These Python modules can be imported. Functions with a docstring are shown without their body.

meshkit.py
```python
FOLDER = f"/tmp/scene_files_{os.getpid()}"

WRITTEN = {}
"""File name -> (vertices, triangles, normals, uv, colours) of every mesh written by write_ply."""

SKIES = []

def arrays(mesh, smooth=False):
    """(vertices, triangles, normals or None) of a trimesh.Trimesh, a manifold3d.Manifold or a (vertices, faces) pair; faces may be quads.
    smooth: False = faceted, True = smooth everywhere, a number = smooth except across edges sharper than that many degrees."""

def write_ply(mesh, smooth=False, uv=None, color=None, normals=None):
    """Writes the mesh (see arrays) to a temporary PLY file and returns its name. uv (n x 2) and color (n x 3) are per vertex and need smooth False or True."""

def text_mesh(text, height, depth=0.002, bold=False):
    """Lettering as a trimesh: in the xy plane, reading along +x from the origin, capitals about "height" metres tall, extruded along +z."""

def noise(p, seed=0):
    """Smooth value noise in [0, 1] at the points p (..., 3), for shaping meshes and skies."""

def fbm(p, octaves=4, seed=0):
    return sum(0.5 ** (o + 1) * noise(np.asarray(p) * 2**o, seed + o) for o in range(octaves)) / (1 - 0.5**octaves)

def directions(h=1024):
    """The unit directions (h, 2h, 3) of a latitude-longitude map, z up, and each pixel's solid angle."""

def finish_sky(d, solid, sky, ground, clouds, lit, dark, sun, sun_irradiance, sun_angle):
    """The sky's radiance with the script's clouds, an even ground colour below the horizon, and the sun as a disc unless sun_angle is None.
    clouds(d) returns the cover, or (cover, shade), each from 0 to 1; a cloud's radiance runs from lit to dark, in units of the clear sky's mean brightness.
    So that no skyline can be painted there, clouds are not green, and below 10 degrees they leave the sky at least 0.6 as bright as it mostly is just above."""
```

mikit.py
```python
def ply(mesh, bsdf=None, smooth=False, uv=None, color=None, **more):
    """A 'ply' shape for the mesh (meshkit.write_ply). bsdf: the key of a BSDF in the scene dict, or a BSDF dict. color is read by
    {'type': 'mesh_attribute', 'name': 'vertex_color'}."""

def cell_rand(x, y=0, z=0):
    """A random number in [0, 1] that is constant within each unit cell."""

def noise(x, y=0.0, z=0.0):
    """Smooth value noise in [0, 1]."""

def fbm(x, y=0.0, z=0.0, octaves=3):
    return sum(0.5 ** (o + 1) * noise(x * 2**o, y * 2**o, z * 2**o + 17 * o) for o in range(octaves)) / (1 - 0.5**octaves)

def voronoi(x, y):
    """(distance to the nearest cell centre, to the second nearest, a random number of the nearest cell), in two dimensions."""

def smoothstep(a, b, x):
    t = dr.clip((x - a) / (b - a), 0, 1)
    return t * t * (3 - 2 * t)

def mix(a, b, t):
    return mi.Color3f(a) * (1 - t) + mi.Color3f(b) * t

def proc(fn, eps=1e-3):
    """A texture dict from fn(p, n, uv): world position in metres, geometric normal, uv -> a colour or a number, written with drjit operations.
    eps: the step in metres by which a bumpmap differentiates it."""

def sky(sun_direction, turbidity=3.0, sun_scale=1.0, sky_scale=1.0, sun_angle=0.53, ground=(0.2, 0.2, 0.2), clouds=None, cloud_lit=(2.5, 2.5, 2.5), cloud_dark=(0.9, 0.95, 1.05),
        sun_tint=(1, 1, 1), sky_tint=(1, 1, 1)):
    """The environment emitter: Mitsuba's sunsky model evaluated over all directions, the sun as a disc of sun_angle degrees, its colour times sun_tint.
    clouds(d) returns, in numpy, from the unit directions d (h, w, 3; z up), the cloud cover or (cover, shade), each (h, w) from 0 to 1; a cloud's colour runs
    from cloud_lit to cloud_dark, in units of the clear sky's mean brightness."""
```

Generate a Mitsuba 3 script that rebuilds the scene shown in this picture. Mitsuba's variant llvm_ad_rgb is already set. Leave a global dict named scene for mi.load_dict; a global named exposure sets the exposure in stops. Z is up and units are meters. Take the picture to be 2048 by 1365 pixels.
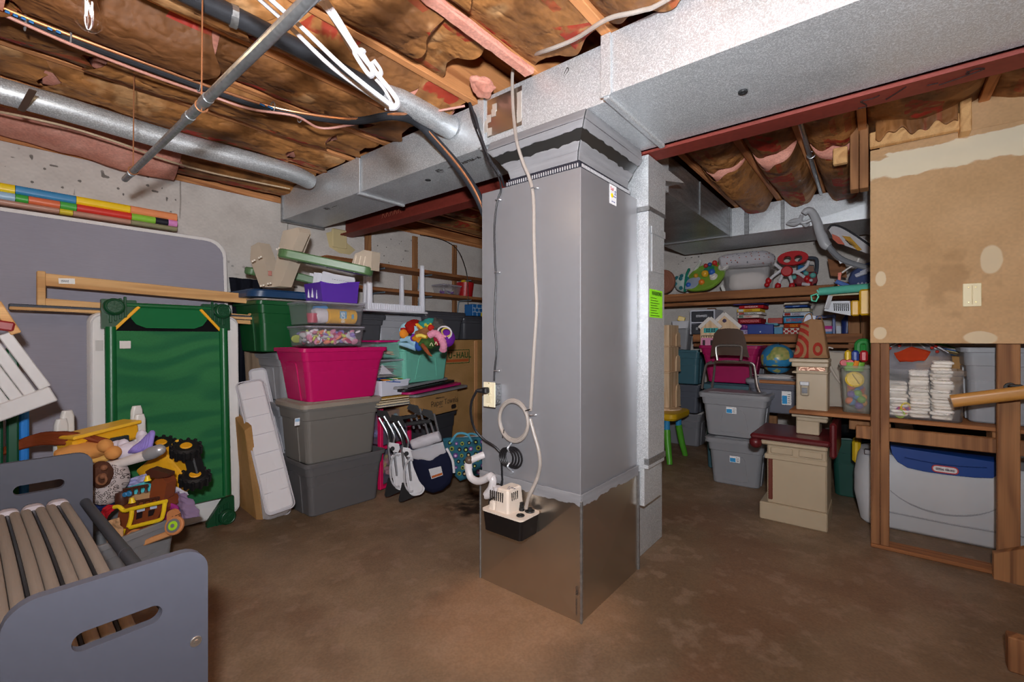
import math, random
import numpy as np, trimesh, shapely, drjit as dr
import mitsuba as mi
import mikit, meshkit
from mikit import noise, fbm, voronoi, cell_rand, smoothstep, mix
from shapely.geometry import Polygon, Point, LineString, box as sbox
from trimesh.transformations import rotation_matrix as RM

scene, labels = {}, {}
PI = math.pi
# ---------------------------------------------------------------- camera
EYE = np.array([0, 0, 1.10]); FOC = 905.0; CX, CY = 1024.0, 677.0
_a = math.atan((1759 - 1024) / FOC)
FWD = np.array([math.cos(_a), math.sin(_a), 0]); RGT = np.array([math.sin(_a), -math.cos(_a), 0])
TM = mi.ScalarTransform4f
scene['camera'] = {'type': 'perspective', 'fov': math.degrees(2 * math.atan(1024 / FOC)), 'fov_axis': 'x', 'near_clip': 0.02,
                   'principal_point_offset_y': (682.5 - CY) / 1365,
                   'to_world': TM().look_at(origin=EYE.tolist(), target=(EYE + FWD).tolist(), up=[0, 0, 1])}
exposure = 0.76
# ---------------------------------------------------------------- light: the photographer's flash and the room's bare bulbs
def area(v): return {'type': 'area', 'radiance': {'type': 'rgb', 'value': list(v)}}
FLASH = EYE - FWD * 0.12 + np.array([0, 0, 0.22])
scene['camera_flash'] = {'type': 'disk', 'to_world': TM().look_at(origin=FLASH.tolist(), target=(FLASH + FWD + np.array([0, 0, .55])).tolist(), up=[0, 0, 1]) @ TM().scale(.05), 'emitter': area([2000, 2020, 2090])}
labels['camera_flash'] = {'label': 'flash head of the camera that took the photograph, out of frame', 'kind': 'structure'}
BULBS = [(-0.75, 0.9, 1.98), (0.75, -0.95, 1.98)]        # bare bulbs of the room that hang behind the camera

# ---------------------------------------------------------------- helpers
def col(h):
    v = np.array([int(h[i:i + 2], 16) for i in (1, 3, 5)]) / 255.0
    return [float(x) for x in np.where(v <= .04045, v / 12.92, ((v + .055) / 1.055) ** 2.4)]
def rgb(h): return {'type': 'rgb', 'value': col(h) if isinstance(h, str) else list(h)}
def ts(b): return {'type': 'twosided', 'bsdf': b}
def pr(base, rough=.5, metal=0., **k):
    return ts({'type': 'principled', 'base_color': base if isinstance(base, dict) else rgb(base), 'roughness': rough, 'metallic': metal, **k})
def mat(h, rough=.5, metal=0., spec=.4):
    """key of a plain coloured material"""
    k = f"m_{h[1:]}_{int(rough*100)}_{int(metal*100)}_{int(spec*100)}"
    if k not in scene: scene[k] = pr(h, rough, metal, specular=spec)
    return k
PL = lambda h: mat(h, .38, 0, .45)        # moulded plastic
FA = lambda h: mat(h, .9, 0, .15)         # cloth, paper
ME = lambda h: mat(h, .3, .9)             # bright metal
_used = {}
def key(name, parent=None):
    k = f'{parent}__{name}' if parent else name
    n = _used.get(k, -1) + 1; _used[k] = n
    return k if n == 0 else f'{k}_{n:03d}'
def cat(ms): return trimesh.util.concatenate([m for m in ms if m is not None])
def obj(name, mesh, m, parent=None, smooth=30, label=None, category=None, group=None, kind=None, **k):
    if isinstance(mesh, (list, tuple)):
        if parent and kind is None and 1 < len(mesh) <= 45:      # pieces that can be told apart: a part each
            return [obj(name, q, m, parent, smooth, label, category, group, kind, **k) for q in mesh][0]
        if len(mesh) > 45: kind = 'stuff'
        mesh = cat(mesh)
    o = key(name, parent)
    d = mikit.ply(mesh, m, smooth=smooth, **k); scene[o] = d
    tag(o, label, category, group, kind)
    return o
def tag(o, label=None, category=None, group=None, kind=None):
    d = {n: v for n, v in (('label', label), ('category', category), ('group', group), ('kind', kind)) if v}
    if d: labels[o] = d
def thing(name, label, category, group=None):
    o = key(name); tag(o, label, category, group); return o
def mv(m, loc=(0, 0, 0), rz=0, rx=0, ry=0):
    m = m.copy()
    if rx: m.apply_transform(RM(rx, [1, 0, 0]))
    if ry: m.apply_transform(RM(ry, [0, 1, 0]))
    if rz: m.apply_transform(RM(rz, [0, 0, 1]))
    m.apply_translation(loc); return m
def frame(m, o, u, v, w=None):
    """local x, y, z -> axes u, v, w at origin o"""
    u, v = np.asarray(u, float), np.asarray(v, float)
    w = np.cross(u, v) if w is None else np.asarray(w, float)
    M = np.eye(4); M[:3, 0], M[:3, 1], M[:3, 2], M[:3, 3] = u, v, w, o
    m = m.copy(); m.apply_transform(M); return m
def unit(v): v = np.asarray(v, float); return v / np.linalg.norm(v)
def bx(x0, x1, y0, y1, z0, z1, b=.004):
    """box between two corners with chamfered edges"""
    b = min(b, (x1 - x0) / 3, (y1 - y0) / 3, (z1 - z0) / 3)
    p = []
    for i in (0, 1):
        for j in (0, 1):
            for k in (0, 1):
                c = np.array([(x0, x1)[i], (y0, y1)[j], (z0, z1)[k]]); s = np.array([1 - 2 * i, 1 - 2 * j, 1 - 2 * k]) * b
                p += [c + s * [0, 1, 1], c + s * [1, 0, 1], c + s * [1, 1, 0]]
    return trimesh.convex.convex_hull(np.array(p))
def bc(sx, sy, sz, b=.004): return bx(-sx / 2, sx / 2, -sy / 2, sy / 2, -sz / 2, sz / 2, b)
def hull(p): return trimesh.convex.convex_hull(np.array(p, float))
def beam(p, q, w, h, b=.004, up=(0, 0, 1)):
    """board from p to q, width w sideways, height h along up"""
    p, q = np.asarray(p, float), np.asarray(q, float); u = unit(q - p); up = (1, 0, 0) if abs(np.dot(up, u)) > .999 else up; s = unit(np.cross(up, u)); t = np.cross(u, s)
    return frame(bc(np.linalg.norm(q - p), w, h, b), (p + q) / 2, u, s, t)
def spline(pts, n=8, closed=False):
    p = np.array(pts, float)
    if len(p) < 3: return p
    out, N = [], len(p)
    for i in range(N if closed else N - 1):
        if closed: a, b, c, d = (p[(i + k) % N] for k in (-1, 0, 1, 2))
        else: a, b, c, d = p[max(i - 1, 0)], p[i], p[i + 1], p[min(i + 2, N - 1)]
        for t in np.arange(n) / n:
            out.append(.5 * (2 * b + (c - a) * t + (2 * a - 5 * b + 4 * c - d) * t * t + (3 * b - a - 3 * c + d) * t ** 3))
    if not closed: out.append(p[-1])
    return np.array(out)
def tube(pts, r, n=8, sm=0, closed=False):
    """swept round tube through the points (sm: spline steps); r a number or one per point"""
    p = spline(pts, sm, closed) if sm else np.array(pts, float)
    N = len(p); r = np.full(N, r) if np.isscalar(r) else np.interp(np.linspace(0, 1, N), np.linspace(0, 1, len(r)), r)
    t = np.roll(p, -1, 0) - np.roll(p, 1, 0) if closed else np.gradient(p, axis=0)
    t /= np.linalg.norm(t, axis=1, keepdims=True) + 1e-12
    a = np.cross(t[0], [0, 0, 1] if abs(t[0][2]) < .9 else [1, 0, 0]); a /= np.linalg.norm(a)
    V = []
    for i in range(N):
        a = a - t[i] * (a @ t[i]); a /= np.linalg.norm(a); b = np.cross(t[i], a)
        an = np.arange(n) * 2 * PI / n
        V.append(p[i] + r[i] * (np.cos(an)[:, None] * a + np.sin(an)[:, None] * b))
    V = np.vstack(V); f = []
    for i in range(N if closed else N - 1):
        j = (i + 1) % N
        for k in range(n):
            l = (k + 1) % n
            f += [[i * n + k, i * n + l, j * n + l], [i * n + k, j * n + l, j * n + k]]
    if not closed:
        V = np.vstack([V, p[0], p[-1]]); c0, c1 = N * n, N * n + 1
        for k in range(n): f += [[c0, (k + 1) % n, k], [c1, (N - 1) * n + k, (N - 1) * n + (k + 1) % n]]
    return trimesh.Trimesh(V, np.array(f), process=False)
def lathe(prof, n=20, o=(0, 0, 0)):
    """profile [(r, z), ...] turned about z"""
    p = np.array(prof, float); an = np.arange(n) * 2 * PI / n; N = len(p)
    V = np.array([[r * math.cos(a), r * math.sin(a), z] for r, z in p for a in an]); f = []
    for i in range(N - 1):
        for k in range(n):
            l = (k + 1) % n; f += [[i * n + k, i * n + l, (i + 1) * n + l], [i * n + k, (i + 1) * n + l, (i + 1) * n + k]]
    if p[0][0] > 1e-6: V = np.vstack([V, [[0, 0, p[0][1]]]]); f += [[len(V) - 1, (k + 1) % n, k] for k in range(n)]
    if p[-1][0] > 1e-6: V = np.vstack([V, [[0, 0, p[-1][1]]]]); f += [[len(V) - 1, (N - 1) * n + k, (N - 1) * n + (k + 1) % n] for k in range(n)]
    m = trimesh.Trimesh(V, np.array(f)); m.apply_translation(o); return m
def disc(c, ax, r, h, n=16):
    """round plate with centre c, axis ax"""
    ax = unit(ax); u = unit(np.cross(ax, [0, 0, 1] if abs(ax[2]) < .9 else [1, 0, 0]))
    e = min(r, h) * .2
    return frame(lathe([(0, -h / 2), (r - e, -h / 2), (r, -h / 2 + e), (r, h / 2 - e), (r - e, h / 2), (0, h / 2)], n), c, u, np.cross(ax, u), ax)
def ring(c, ax, R, r, n=24, m=8):
    ax = unit(ax); u = unit(np.cross(ax, [0, 0, 1] if abs(ax[2]) < .9 else [1, 0, 0])); v = np.cross(ax, u)
    return tube([np.asarray(c) + R * (math.cos(t) * u + math.sin(t) * v) for t in np.arange(n) * 2 * PI / n], r, m, closed=True)
def ball(c, r, s=2, sc=(1, 1, 1)):
    m = trimesh.creation.icosphere(s, 1.0); m.apply_scale(np.array(sc) * r); m.apply_translation(c); return m
def prism(poly, d):
    """2-D outline extruded along z from 0 to d"""
    if not hasattr(poly, 'exterior'): poly = Polygon(poly)
    return trimesh.creation.extrude_polygon(poly, d, engine='earcut')
def rrect(l, w, r, n=5, cx=0, cy=0):
    r = max(min(r, l / 2 - 1e-4, w / 2 - 1e-4), 1e-4); out = []
    for sx, sy, a0 in ((1, 1, 0), (-1, 1, 90), (-1, -1, 180), (1, -1, 270)):
        for k in range(n + 1):
            a = math.radians(a0 + 90 * k / n); out.append((cx + sx * (l / 2 - r) + r * math.cos(a), cy + sy * (w / 2 - r) + r * math.sin(a)))
    return np.array(out)
def loft(secs, close0=True, close1=True):
    """sections (n x 3), equal counts, skinned one after the other"""
    S = [np.asarray(s, float) for s in secs]; n = len(S[0]); V = np.vstack(S); f = []
    for i in range(len(S) - 1):
        for k in range(n):
            l = (k + 1) % n; f += [[i * n + k, i * n + l, (i + 1) * n + l], [i * n + k, (i + 1) * n + l, (i + 1) * n + k]]
    if close0: V = np.vstack([V, S[0].mean(0)]); f += [[len(V) - 1, (k + 1) % n, k] for k in range(n)]
    if close1: V = np.vstack([V, S[-1].mean(0)]); b = (len(S) - 1) * n; f += [[len(V) - 1, b + k, b + (k + 1) % n] for k in range(n)]
    return trimesh.Trimesh(V, np.array(f), process=False)
def rl(l, w, r, z, n=5, cx=0, cy=0): return np.c_[rrect(l, w, r, n, cx, cy), np.full(4 * (n + 1), z)]
def sheet(fn, nu, nv, th=.003, vec=False):
    """a cloth or paper sheet: fn(u, v) -> point, thickness th along the normal, closed"""
    U, V = np.meshgrid(np.linspace(0, 1, nu + 1), np.linspace(0, 1, nv + 1), indexing='ij')
    if vec: p = np.stack([np.broadcast_to(q, U.shape) for q in fn(U, V)], -1).astype(float)
    else: p = np.stack([np.asarray(fn(u, v), float) for u, v in zip(U.ravel(), V.ravel())]).reshape(nu + 1, nv + 1, 3)
    nrm = np.cross(np.gradient(p, axis=0), np.gradient(p, axis=1)); nrm /= np.linalg.norm(nrm, axis=2, keepdims=True) + 1e-12
    a, b = (p + nrm * th / 2).reshape(-1, 3), (p - nrm * th / 2).reshape(-1, 3); n = len(a)
    I = lambda i, j: i * (nv + 1) + j
    i, j = (x.ravel() for x in np.meshgrid(np.arange(nu), np.arange(nv), indexing='ij'))
    a0, a1, a2, a3 = I(i, j), I(i + 1, j), I(i + 1, j + 1), I(i, j + 1)
    f = np.vstack([np.c_[a0, a1, a2], np.c_[a0, a2, a3], np.c_[n + a0, n + a2, n + a1], np.c_[n + a0, n + a3, n + a2]]).tolist()
    rim = [I(i, 0) for i in range(nu)] + [I(nu, j) for j in range(nv)] + [I(i, nv) for i in range(nu, 0, -1)] + [I(0, j) for j in range(nv, 0, -1)]
    for k in range(len(rim)):
        i, j = rim[k], rim[(k + 1) % len(rim)]; f += [[i, n + j, j], [i, n + i, n + j]]
    return trimesh.Trimesh(np.vstack([a, b]), np.array(f), process=False)
def lump(m, amp, fr, seed=0):
    """displace a mesh along its normals by noise"""
    m = m.copy(); m.vertices = m.vertices + m.vertex_normals * ((meshkit.fbm(m.vertices * fr, 3, seed) - .5) * 2 * amp)[:, None]; return m
def text(s, h, o, u, v, depth=.0006, bold=False):
    """flat lettering: starts at o, reads along u, stands along v"""
    m = meshkit.text_mesh(s, h, depth, bold); return frame(m, o, unit(u), unit(v))
def soft(l, w, h, r, n=4):
    """pillow-like block: rounded in plan and in section, centred on x, y, from z 0"""
    secs = []
    for k in range(n + 1):
        a = PI / 2 * k / n; secs.append(rl(l - 2 * r * (1 - math.sin(a)), w - 2 * r * (1 - math.sin(a)), r * 1.5, r * (1 - math.cos(a))))
    for k in range(n + 1):
        a = PI / 2 * k / n; secs.append(rl(l - 2 * r * (1 - math.cos(a)), w - 2 * r * (1 - math.cos(a)), r * 1.5, h - r * (1 - math.sin(a))))
    return loft(secs)
# the photograph measured: where the line of sight through a pixel meets a plane of the room
def _ray(px, py): return FWD + (px - CX) / FOC * RGT + np.array([0, 0, (CY - py) / FOC])
def onx(px, py, x): d = _ray(px, py); return EYE + d * x / d[0]
def ony(px, py, y): d = _ray(px, py); return EYE + d * y / d[1]
def onz(px, py, z): d = _ray(px, py); return EYE + d * (z - EYE[2]) / d[2]

# ---------------------------------------------------------------- patterned materials
P3 = lambda f: mikit.proc(f)
def T3(f): return mikit.proc(f)
def _concrete(p, n, uv):
    a = fbm(p.x * 1.3, p.y * 1.3, p.z * 1.3 + 3, 5); b = fbm(p.x * 9, p.y * 9, p.z * 9, 4); g = noise(p.x * 90, p.y * 90, p.z * 90)
    c = mix(col('#cdc7c1'), col('#bcb5af'), smoothstep(.35, .75, a * .6 + b * .4))
    v = smoothstep(.86, .9, noise(p.x * 42, p.y * 42, p.z * 36)) * smoothstep(.56, .66, fbm(p.x * 2.5, p.y * 2.5, p.z * 2.5 + 7, 3))
    c = mix(c, col('#4f4a46'), v * .8)
    sw = (noise(p.z * 9, p.x, 0.) - .5) * .012; s = smoothstep(.006, .001, dr.minimum(dr.abs(p.x - .93 + sw), dr.abs(p.x - 1.62 + sw))) * smoothstep(.35, .6, noise(p.z * 12, 4., p.y))
    return mix(c, col('#6d6660'), s * .7) * (0.92 + .12 * g)
scene['concrete_wall'] = pr(T3(_concrete), .9, specular=.15)
def _floor(p, n, uv):
    a = fbm(p.x * 1.1 + 5, p.y * 1.1, 2., 5); b = fbm(p.x * 3.7, p.y * 3.7 + 9, 5., 5); s = fbm(p.x * 14, p.y * 14, 1., 5); g = noise(p.x * 160, p.y * 160, 0.)
    c = mix(col('#6b5743'), col('#8f7861'), smoothstep(.3, .7, a * .55 + b * .45))
    c = mix(c, col('#4d3527'), smoothstep(.5, .72, b) * .35)
    c = mix(c, col('#6f4c38'), smoothstep(.5, .7, fbm(p.x * 2.3 + 30, p.y * 2.3, 7., 4)) * .4)
    c = mix(c, col('#9a8270'), smoothstep(.55, .75, s) * .3)
    d2 = dr.sqrt(dr.square(p.x - 1.45) + dr.square(p.y - 1.15)); rust = smoothstep(.42, .12, dr.abs(d2 - .1) + (b - .5) * .35)
    c = mix(c, col('#b08a6a'), rust * .5)
    d3 = dr.sqrt(dr.square(p.x - 2.25) + dr.square(p.y - 2.05)); c = mix(c, col('#2d1e16'), smoothstep(.34, .1, d3 + (s - .5) * .5) * smoothstep(.45, .6, b) * .9)
    return c * (.9 + .18 * g)
scene['concrete_floor'] = {'type': 'bumpmap', 'arbitrary': mikit.proc(lambda p, n, uv: fbm(p.x * 40, p.y * 40, 0., 4), 2e-3), 'scale': .002, 'bsdf': {'type': 'principled', 'base_color': T3(_floor), 'roughness': .55, 'specular': .35}}
scene['concrete_floor'] = ts(scene['concrete_floor'])
def wood(name, light, dark, ax, rough=.65, f=1.0):
    def fn(p, n, uv):
        q = [p.x, p.y, p.z]; l = q[ax]; s, t = [q[i] for i in range(3) if i != ax]
        w = fbm(l * 1.2 * f, s * 9 * f, t * 9 * f, 3); r = noise(l * 1.5 * f, (s + t * .6) * 60 * f + w * 9, (t - s * .4) * 22 * f)
        k = fbm(l * 3, s * 3 + 4, t * 3, 2); g = noise(l * 8, s * 260, t * 260)
        c = mix(col(light), col(dark), smoothstep(.35, .85, r) * .75)
        return mix(c, col(dark), smoothstep(.6, .8, k) * .5) * (.9 + .16 * g)
    scene[name] = pr(T3(fn), rough, specular=.25); return name
wood('joist_wood', '#c98a58', '#8a4f2c', 0)
wood('stud_wood', '#9c6e48', '#65402a', 2)
wood('shelf_wood', '#a06a42', '#693f24', 1)
wood('shelf_wood_long', '#96633e', '#5f3820', 0)
wood('pine', '#d8ab74', '#b88450', 0)
wood('ply', '#dcbf9c', '#c29f78', 2, .6)
def _kraft(p, n, uv):
    w = fbm(p.x * 3.1, p.y * 4, 1., 4); g = noise(p.x * 60, p.y * 160, 2.); h = fbm(p.x * 11 + 3, p.y * 24, 3., 4); f = fbm(p.x * 70, p.y * 70, 4., 3)
    c = mix(col('#a06c3c'), col('#664226'), smoothstep(.35, .7, w))
    c = mix(c, col('#5a3719'), smoothstep(.5, .75, h) * .6) * (.82 + .18 * g + .2 * f)
    c = mix(c, col('#cda273'), smoothstep(.64, .8, fbm(p.x * 7, p.y * 5 + 8, 2., 5)) * .45)
    # faded red print: blocks and lines of worn lettering on the paper facing
    cx, cy = dr.floor(p.x / .52 + p.y * 1.7), dr.floor(p.y / .33); u, v = p.x / .52 + p.y * 1.7 - cx, p.y / .33 - cy
    blk = (u > .08) & (u < .45) & (v > .3) & (v < .72); ln = (u > .5) & (u < .92) & (((v > .34) & (v < .42)) | ((v > .52) & (v < .6)))
    wear = smoothstep(.3, .58, fbm(p.x * 30, p.y * 30, 5., 3))
    return mix(c, col('#93241c'), dr.select(blk, .85, dr.select(ln, .5, 0.)) * wear * dr.select(cell_rand(cx, cy, 4) > .25, 1., 0.))
scene['kraft_facing'] = ts({'type': 'bumpmap', 'arbitrary': mikit.proc(lambda p, n, uv: dr.abs(fbm(p.x * 9 + p.y * 4, p.y * 13 - p.x * 3, p.z * 6, 4) - .5), 3e-3), 'scale': .045,
    'bsdf': {'type': 'principled', 'base_color': T3(_kraft), 'roughness': .62, 'specular': .3}})
def _pink(p, n, uv):
    w = fbm(p.x * 12, p.y * 12, p.z * 30, 5); return mix(col('#dda594'), col('#b97462'), w) * (.85 + .3 * noise(p.x * 150, p.y * 150, p.z * 150))
scene['pink_fiberglass'] = pr(T3(_pink), 1., specular=.05)
def _galv(p, n, uv):
    an = dr.abs(n); u = dr.select(an.x > .7, p.y, p.x); v = dr.select(an.z > .7, p.y, p.z)
    f1, f2, r = voronoi(u * 330 + noise(u * 60, v * 60) * 2, v * 330); big = fbm(p.x * 3, p.y * 3, p.z * 3, 3)
    return mi.Color3f(mix(col('#c3c8cc'), col('#f0f4f7'), r * r * .9) * (.85 + .22 * big))
def _galvr(p, n, uv):
    an = dr.abs(n); u = dr.select(an.x > .7, p.y, p.x); v = dr.select(an.z > .7, p.y, p.z)
    return .3 + .34 * voronoi(u * 330 + noise(u * 60, v * 60) * 2, v * 330)[2]
scene['galvanized'] = ts({'type': 'principled', 'base_color': T3(_galv), 'roughness': mikit.proc(_galvr), 'metallic': .62, 'specular': .6})
scene['galvanized_dull'] = pr(T3(lambda p, n, uv: mix(col('#7f8285'), col('#b9bdbf'), noise(p.x * 9, p.y * 9, p.z * 60) * .5 + noise(p.x * 120, p.y * 120, p.z * 120) * .5)), .38, .85)
def _base(p, n, uv):
    f = smoothstep(.25, .75, fbm(p.x * 2, p.y * 2, p.z * 2, 4)); return mix(col('#d6d2ca'), col('#bdb7ae'), f) * (.93 + .1 * noise(p.x * 200, p.y * 200, p.z * 14))
scene['sheet_steel'] = {'type': 'blendbsdf', 'weight': .22, 'a': ts({'type': 'roughconductor', 'material': 'none', 'alpha': .07, 'specular_reflectance': T3(_base)}), 'b': pr('#8d8378', .45, .6)}
scene['red_primer'] = pr(T3(lambda p, n, uv: mix(col('#7c3026'), col('#5f231c'), fbm(p.x * 6, p.y * 3, p.z * 6, 4)) * (.9 + .2 * noise(p.x * 90, p.y * 90, p.z * 90))), .55, specular=.4)
def _mastic(p, n, uv):
    w = fbm(p.x * 5, p.y * 5, p.z * 45, 4); return mix(col('#8f8f92'), col('#707074'), w)
scene['duct_mastic'] = pr(T3(_mastic), .6, specular=.3)
def _drywall(p, n, uv):
    # bare brown board, joint compound in a band near the top and in dabs over the screws
    w = fbm(p.y * 6, p.z * 6, 0., 4); g = noise(p.y * 120, p.z * 120, 0.)
    c = mix(col('#c8a47c'), col('#b28e66'), w) * (.94 + .1 * g)
    c = mix(c, col('#8a6846'), smoothstep(.3, .05, dr.sqrt(dr.square((p.y + .30) * 1.2) + dr.square(p.z - 1.36))) * smoothstep(.45, .7, fbm(p.y * 14, p.z * 14, 4., 3)) * .4)
    zz = p.z - (2.005 - .02 * p.y); e = (fbm(p.y * 14, p.z * 30, 2., 4) - .5) * .06
    band = smoothstep(-.085, -.07, zz + e) * smoothstep(.045, .035, zz + e)
    c = mix(c, col('#ddd2b8'), band * .95)
    for (y, z, a, b) in ((-.40, 1.47, .035, .065), (-.005, 1.41, .025, .045), (-.002, 1.13, .03, .035), (-.36, 1.10, .05, .03)):
        c = mix(c, col('#d5c3a4'), smoothstep(1.1, .9, dr.sqrt(dr.square((p.y - y) / a) + dr.square((p.z - z) / b)) + (w - .5) * .8) * .85)
    return c
scene['drywall_board'] = pr(T3(_drywall), .85, specular=.15)
def _card(p, n, uv): return mix(col('#b0875a'), col('#96703f'), fbm(p.x * 7, p.y * 7, p.z * 7, 3)) * (.93 + .1 * noise(p.x * 100, p.y * 100, p.z * 300))
scene['cardboard'] = pr(T3(_card), .85, specular=.15)
scene['grey_ticking'] = pr(T3(lambda p, n, uv: mix(col('#a19ea9'), col('#918e9a'), fbm(p.x * 3, p.y * 3, p.z * 2, 4)) * (.94 + .1 * noise(p.x * 30, p.y, p.z * 400))), .95, specular=.1)
scene['green_mesh'] = pr(T3(lambda p, n, uv: mix(col('#17603a'), col('#2a7040'), smoothstep(.3, .7, noise(p.x * 5, p.y, p.z * 22 + noise(p.x * 3, p.z * 3) * 3))) * (.85 + .2 * noise(p.x * 300, p.y * 300, p.z * 300))), .7, specular=.25)
scene['clear_plastic'] = {'type': 'thindielectric', 'int_ior': 1.35}
def frost(h, k=.35):
    n = f'frost_{h[1:]}_{int(k*100)}'
    if n not in scene:
        scene[n] = {'type': 'blendbsdf', 'weight': k, 'a': {'type': 'thindielectric', 'int_ior': 1.3}, 'b': ts({'type': 'roughplastic', 'diffuse_reflectance': rgb(h), 'alpha': .2})}
    return n
random.seed(7); rng = np.random.default_rng(7)
# ================================================================ the setting
W, BX, JZ = 3.55, 5.02, 2.21          # wall behind the mattresses, far wall, underside of the joists
def struct(name, mesh, m, label=None, parent=None, smooth=False, **k):
    return obj(name, mesh, m, parent, smooth, label=label, kind=None if parent else 'structure', **k)
struct('floor', bx(-3.4, 5.2, -3.8, 3.75, -.12, 0, .002), 'concrete_floor', 'brown stained bare concrete floor')
struct('wall_left', bx(-3.4, 5.2, W, W + .2, 0, 2.13, .002), 'concrete_wall', 'grey concrete foundation wall behind the mattress and shelves')
struct('wall_back', bx(BX, BX + .2, -3.8, W, 0, 2.13, .002), 'concrete_wall', 'grey concrete foundation wall behind the deep storage shelves')
struct('wall_front', bx(-3.4, -3.2, -3.8, W, 0, 2.42, .002), 'concrete_wall', 'concrete wall behind the camera')
struct('wall_right', bx(-3.2, 5.02, -3.8, -3.6, 0, 2.42, .002), 'concrete_wall', 'concrete wall beyond the stairs')
struct('trim_1', beam((-1.1, W + .07, 2.15), (5.1, W + .07, 2.15), .15, .038), 'joist_wood', 'wooden sill plate lying on the left foundation wall')
struct('trim_2', beam((BX + .07, -1.6, 2.15), (BX + .07, W, 2.15), .15, .038), 'shelf_wood', 'wooden sill plate lying on the back foundation wall')
obj('ceiling', bx(-3.4, 5.2, -3.8, 3.75, 2.44, 2.47, .002), 'shelf_wood_long', None, False, label='open joist ceiling with brown paper faced insulation', kind='structure')
JL = [-.35, .02, .42, .775, 1.125, 1.49, 1.85, 2.2, 2.56, 2.92, 3.25]
JR = [-.75, -.38, .07, .34, .625, .935, 1.29, 1.64, 1.99, 2.35, 2.71, 3.07, 3.4]
for i, y in enumerate(JL):
    obj('joist', bx(-1.09, 2.12, y - .019, y + .019, JZ, 2.44, .003), 'joist_wood', 'ceiling', False)
for i, y in enumerate(JR):
    obj('joist', bx(2.1, 5.15, y - .019, y + .019, JZ, 2.44, .003), 'joist_wood', 'ceiling', False)
obj('rim_joist', bx(-3.2, 5.19, W + .10, W + .138, 2.172, 2.44, .003), 'joist_wood', 'ceiling', False); obj('rim_joist', bx(BX + .10, BX + .138, -3.6, W + .1, 2.172, 2.44, .003), 'shelf_wood', 'ceiling', False)
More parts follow.
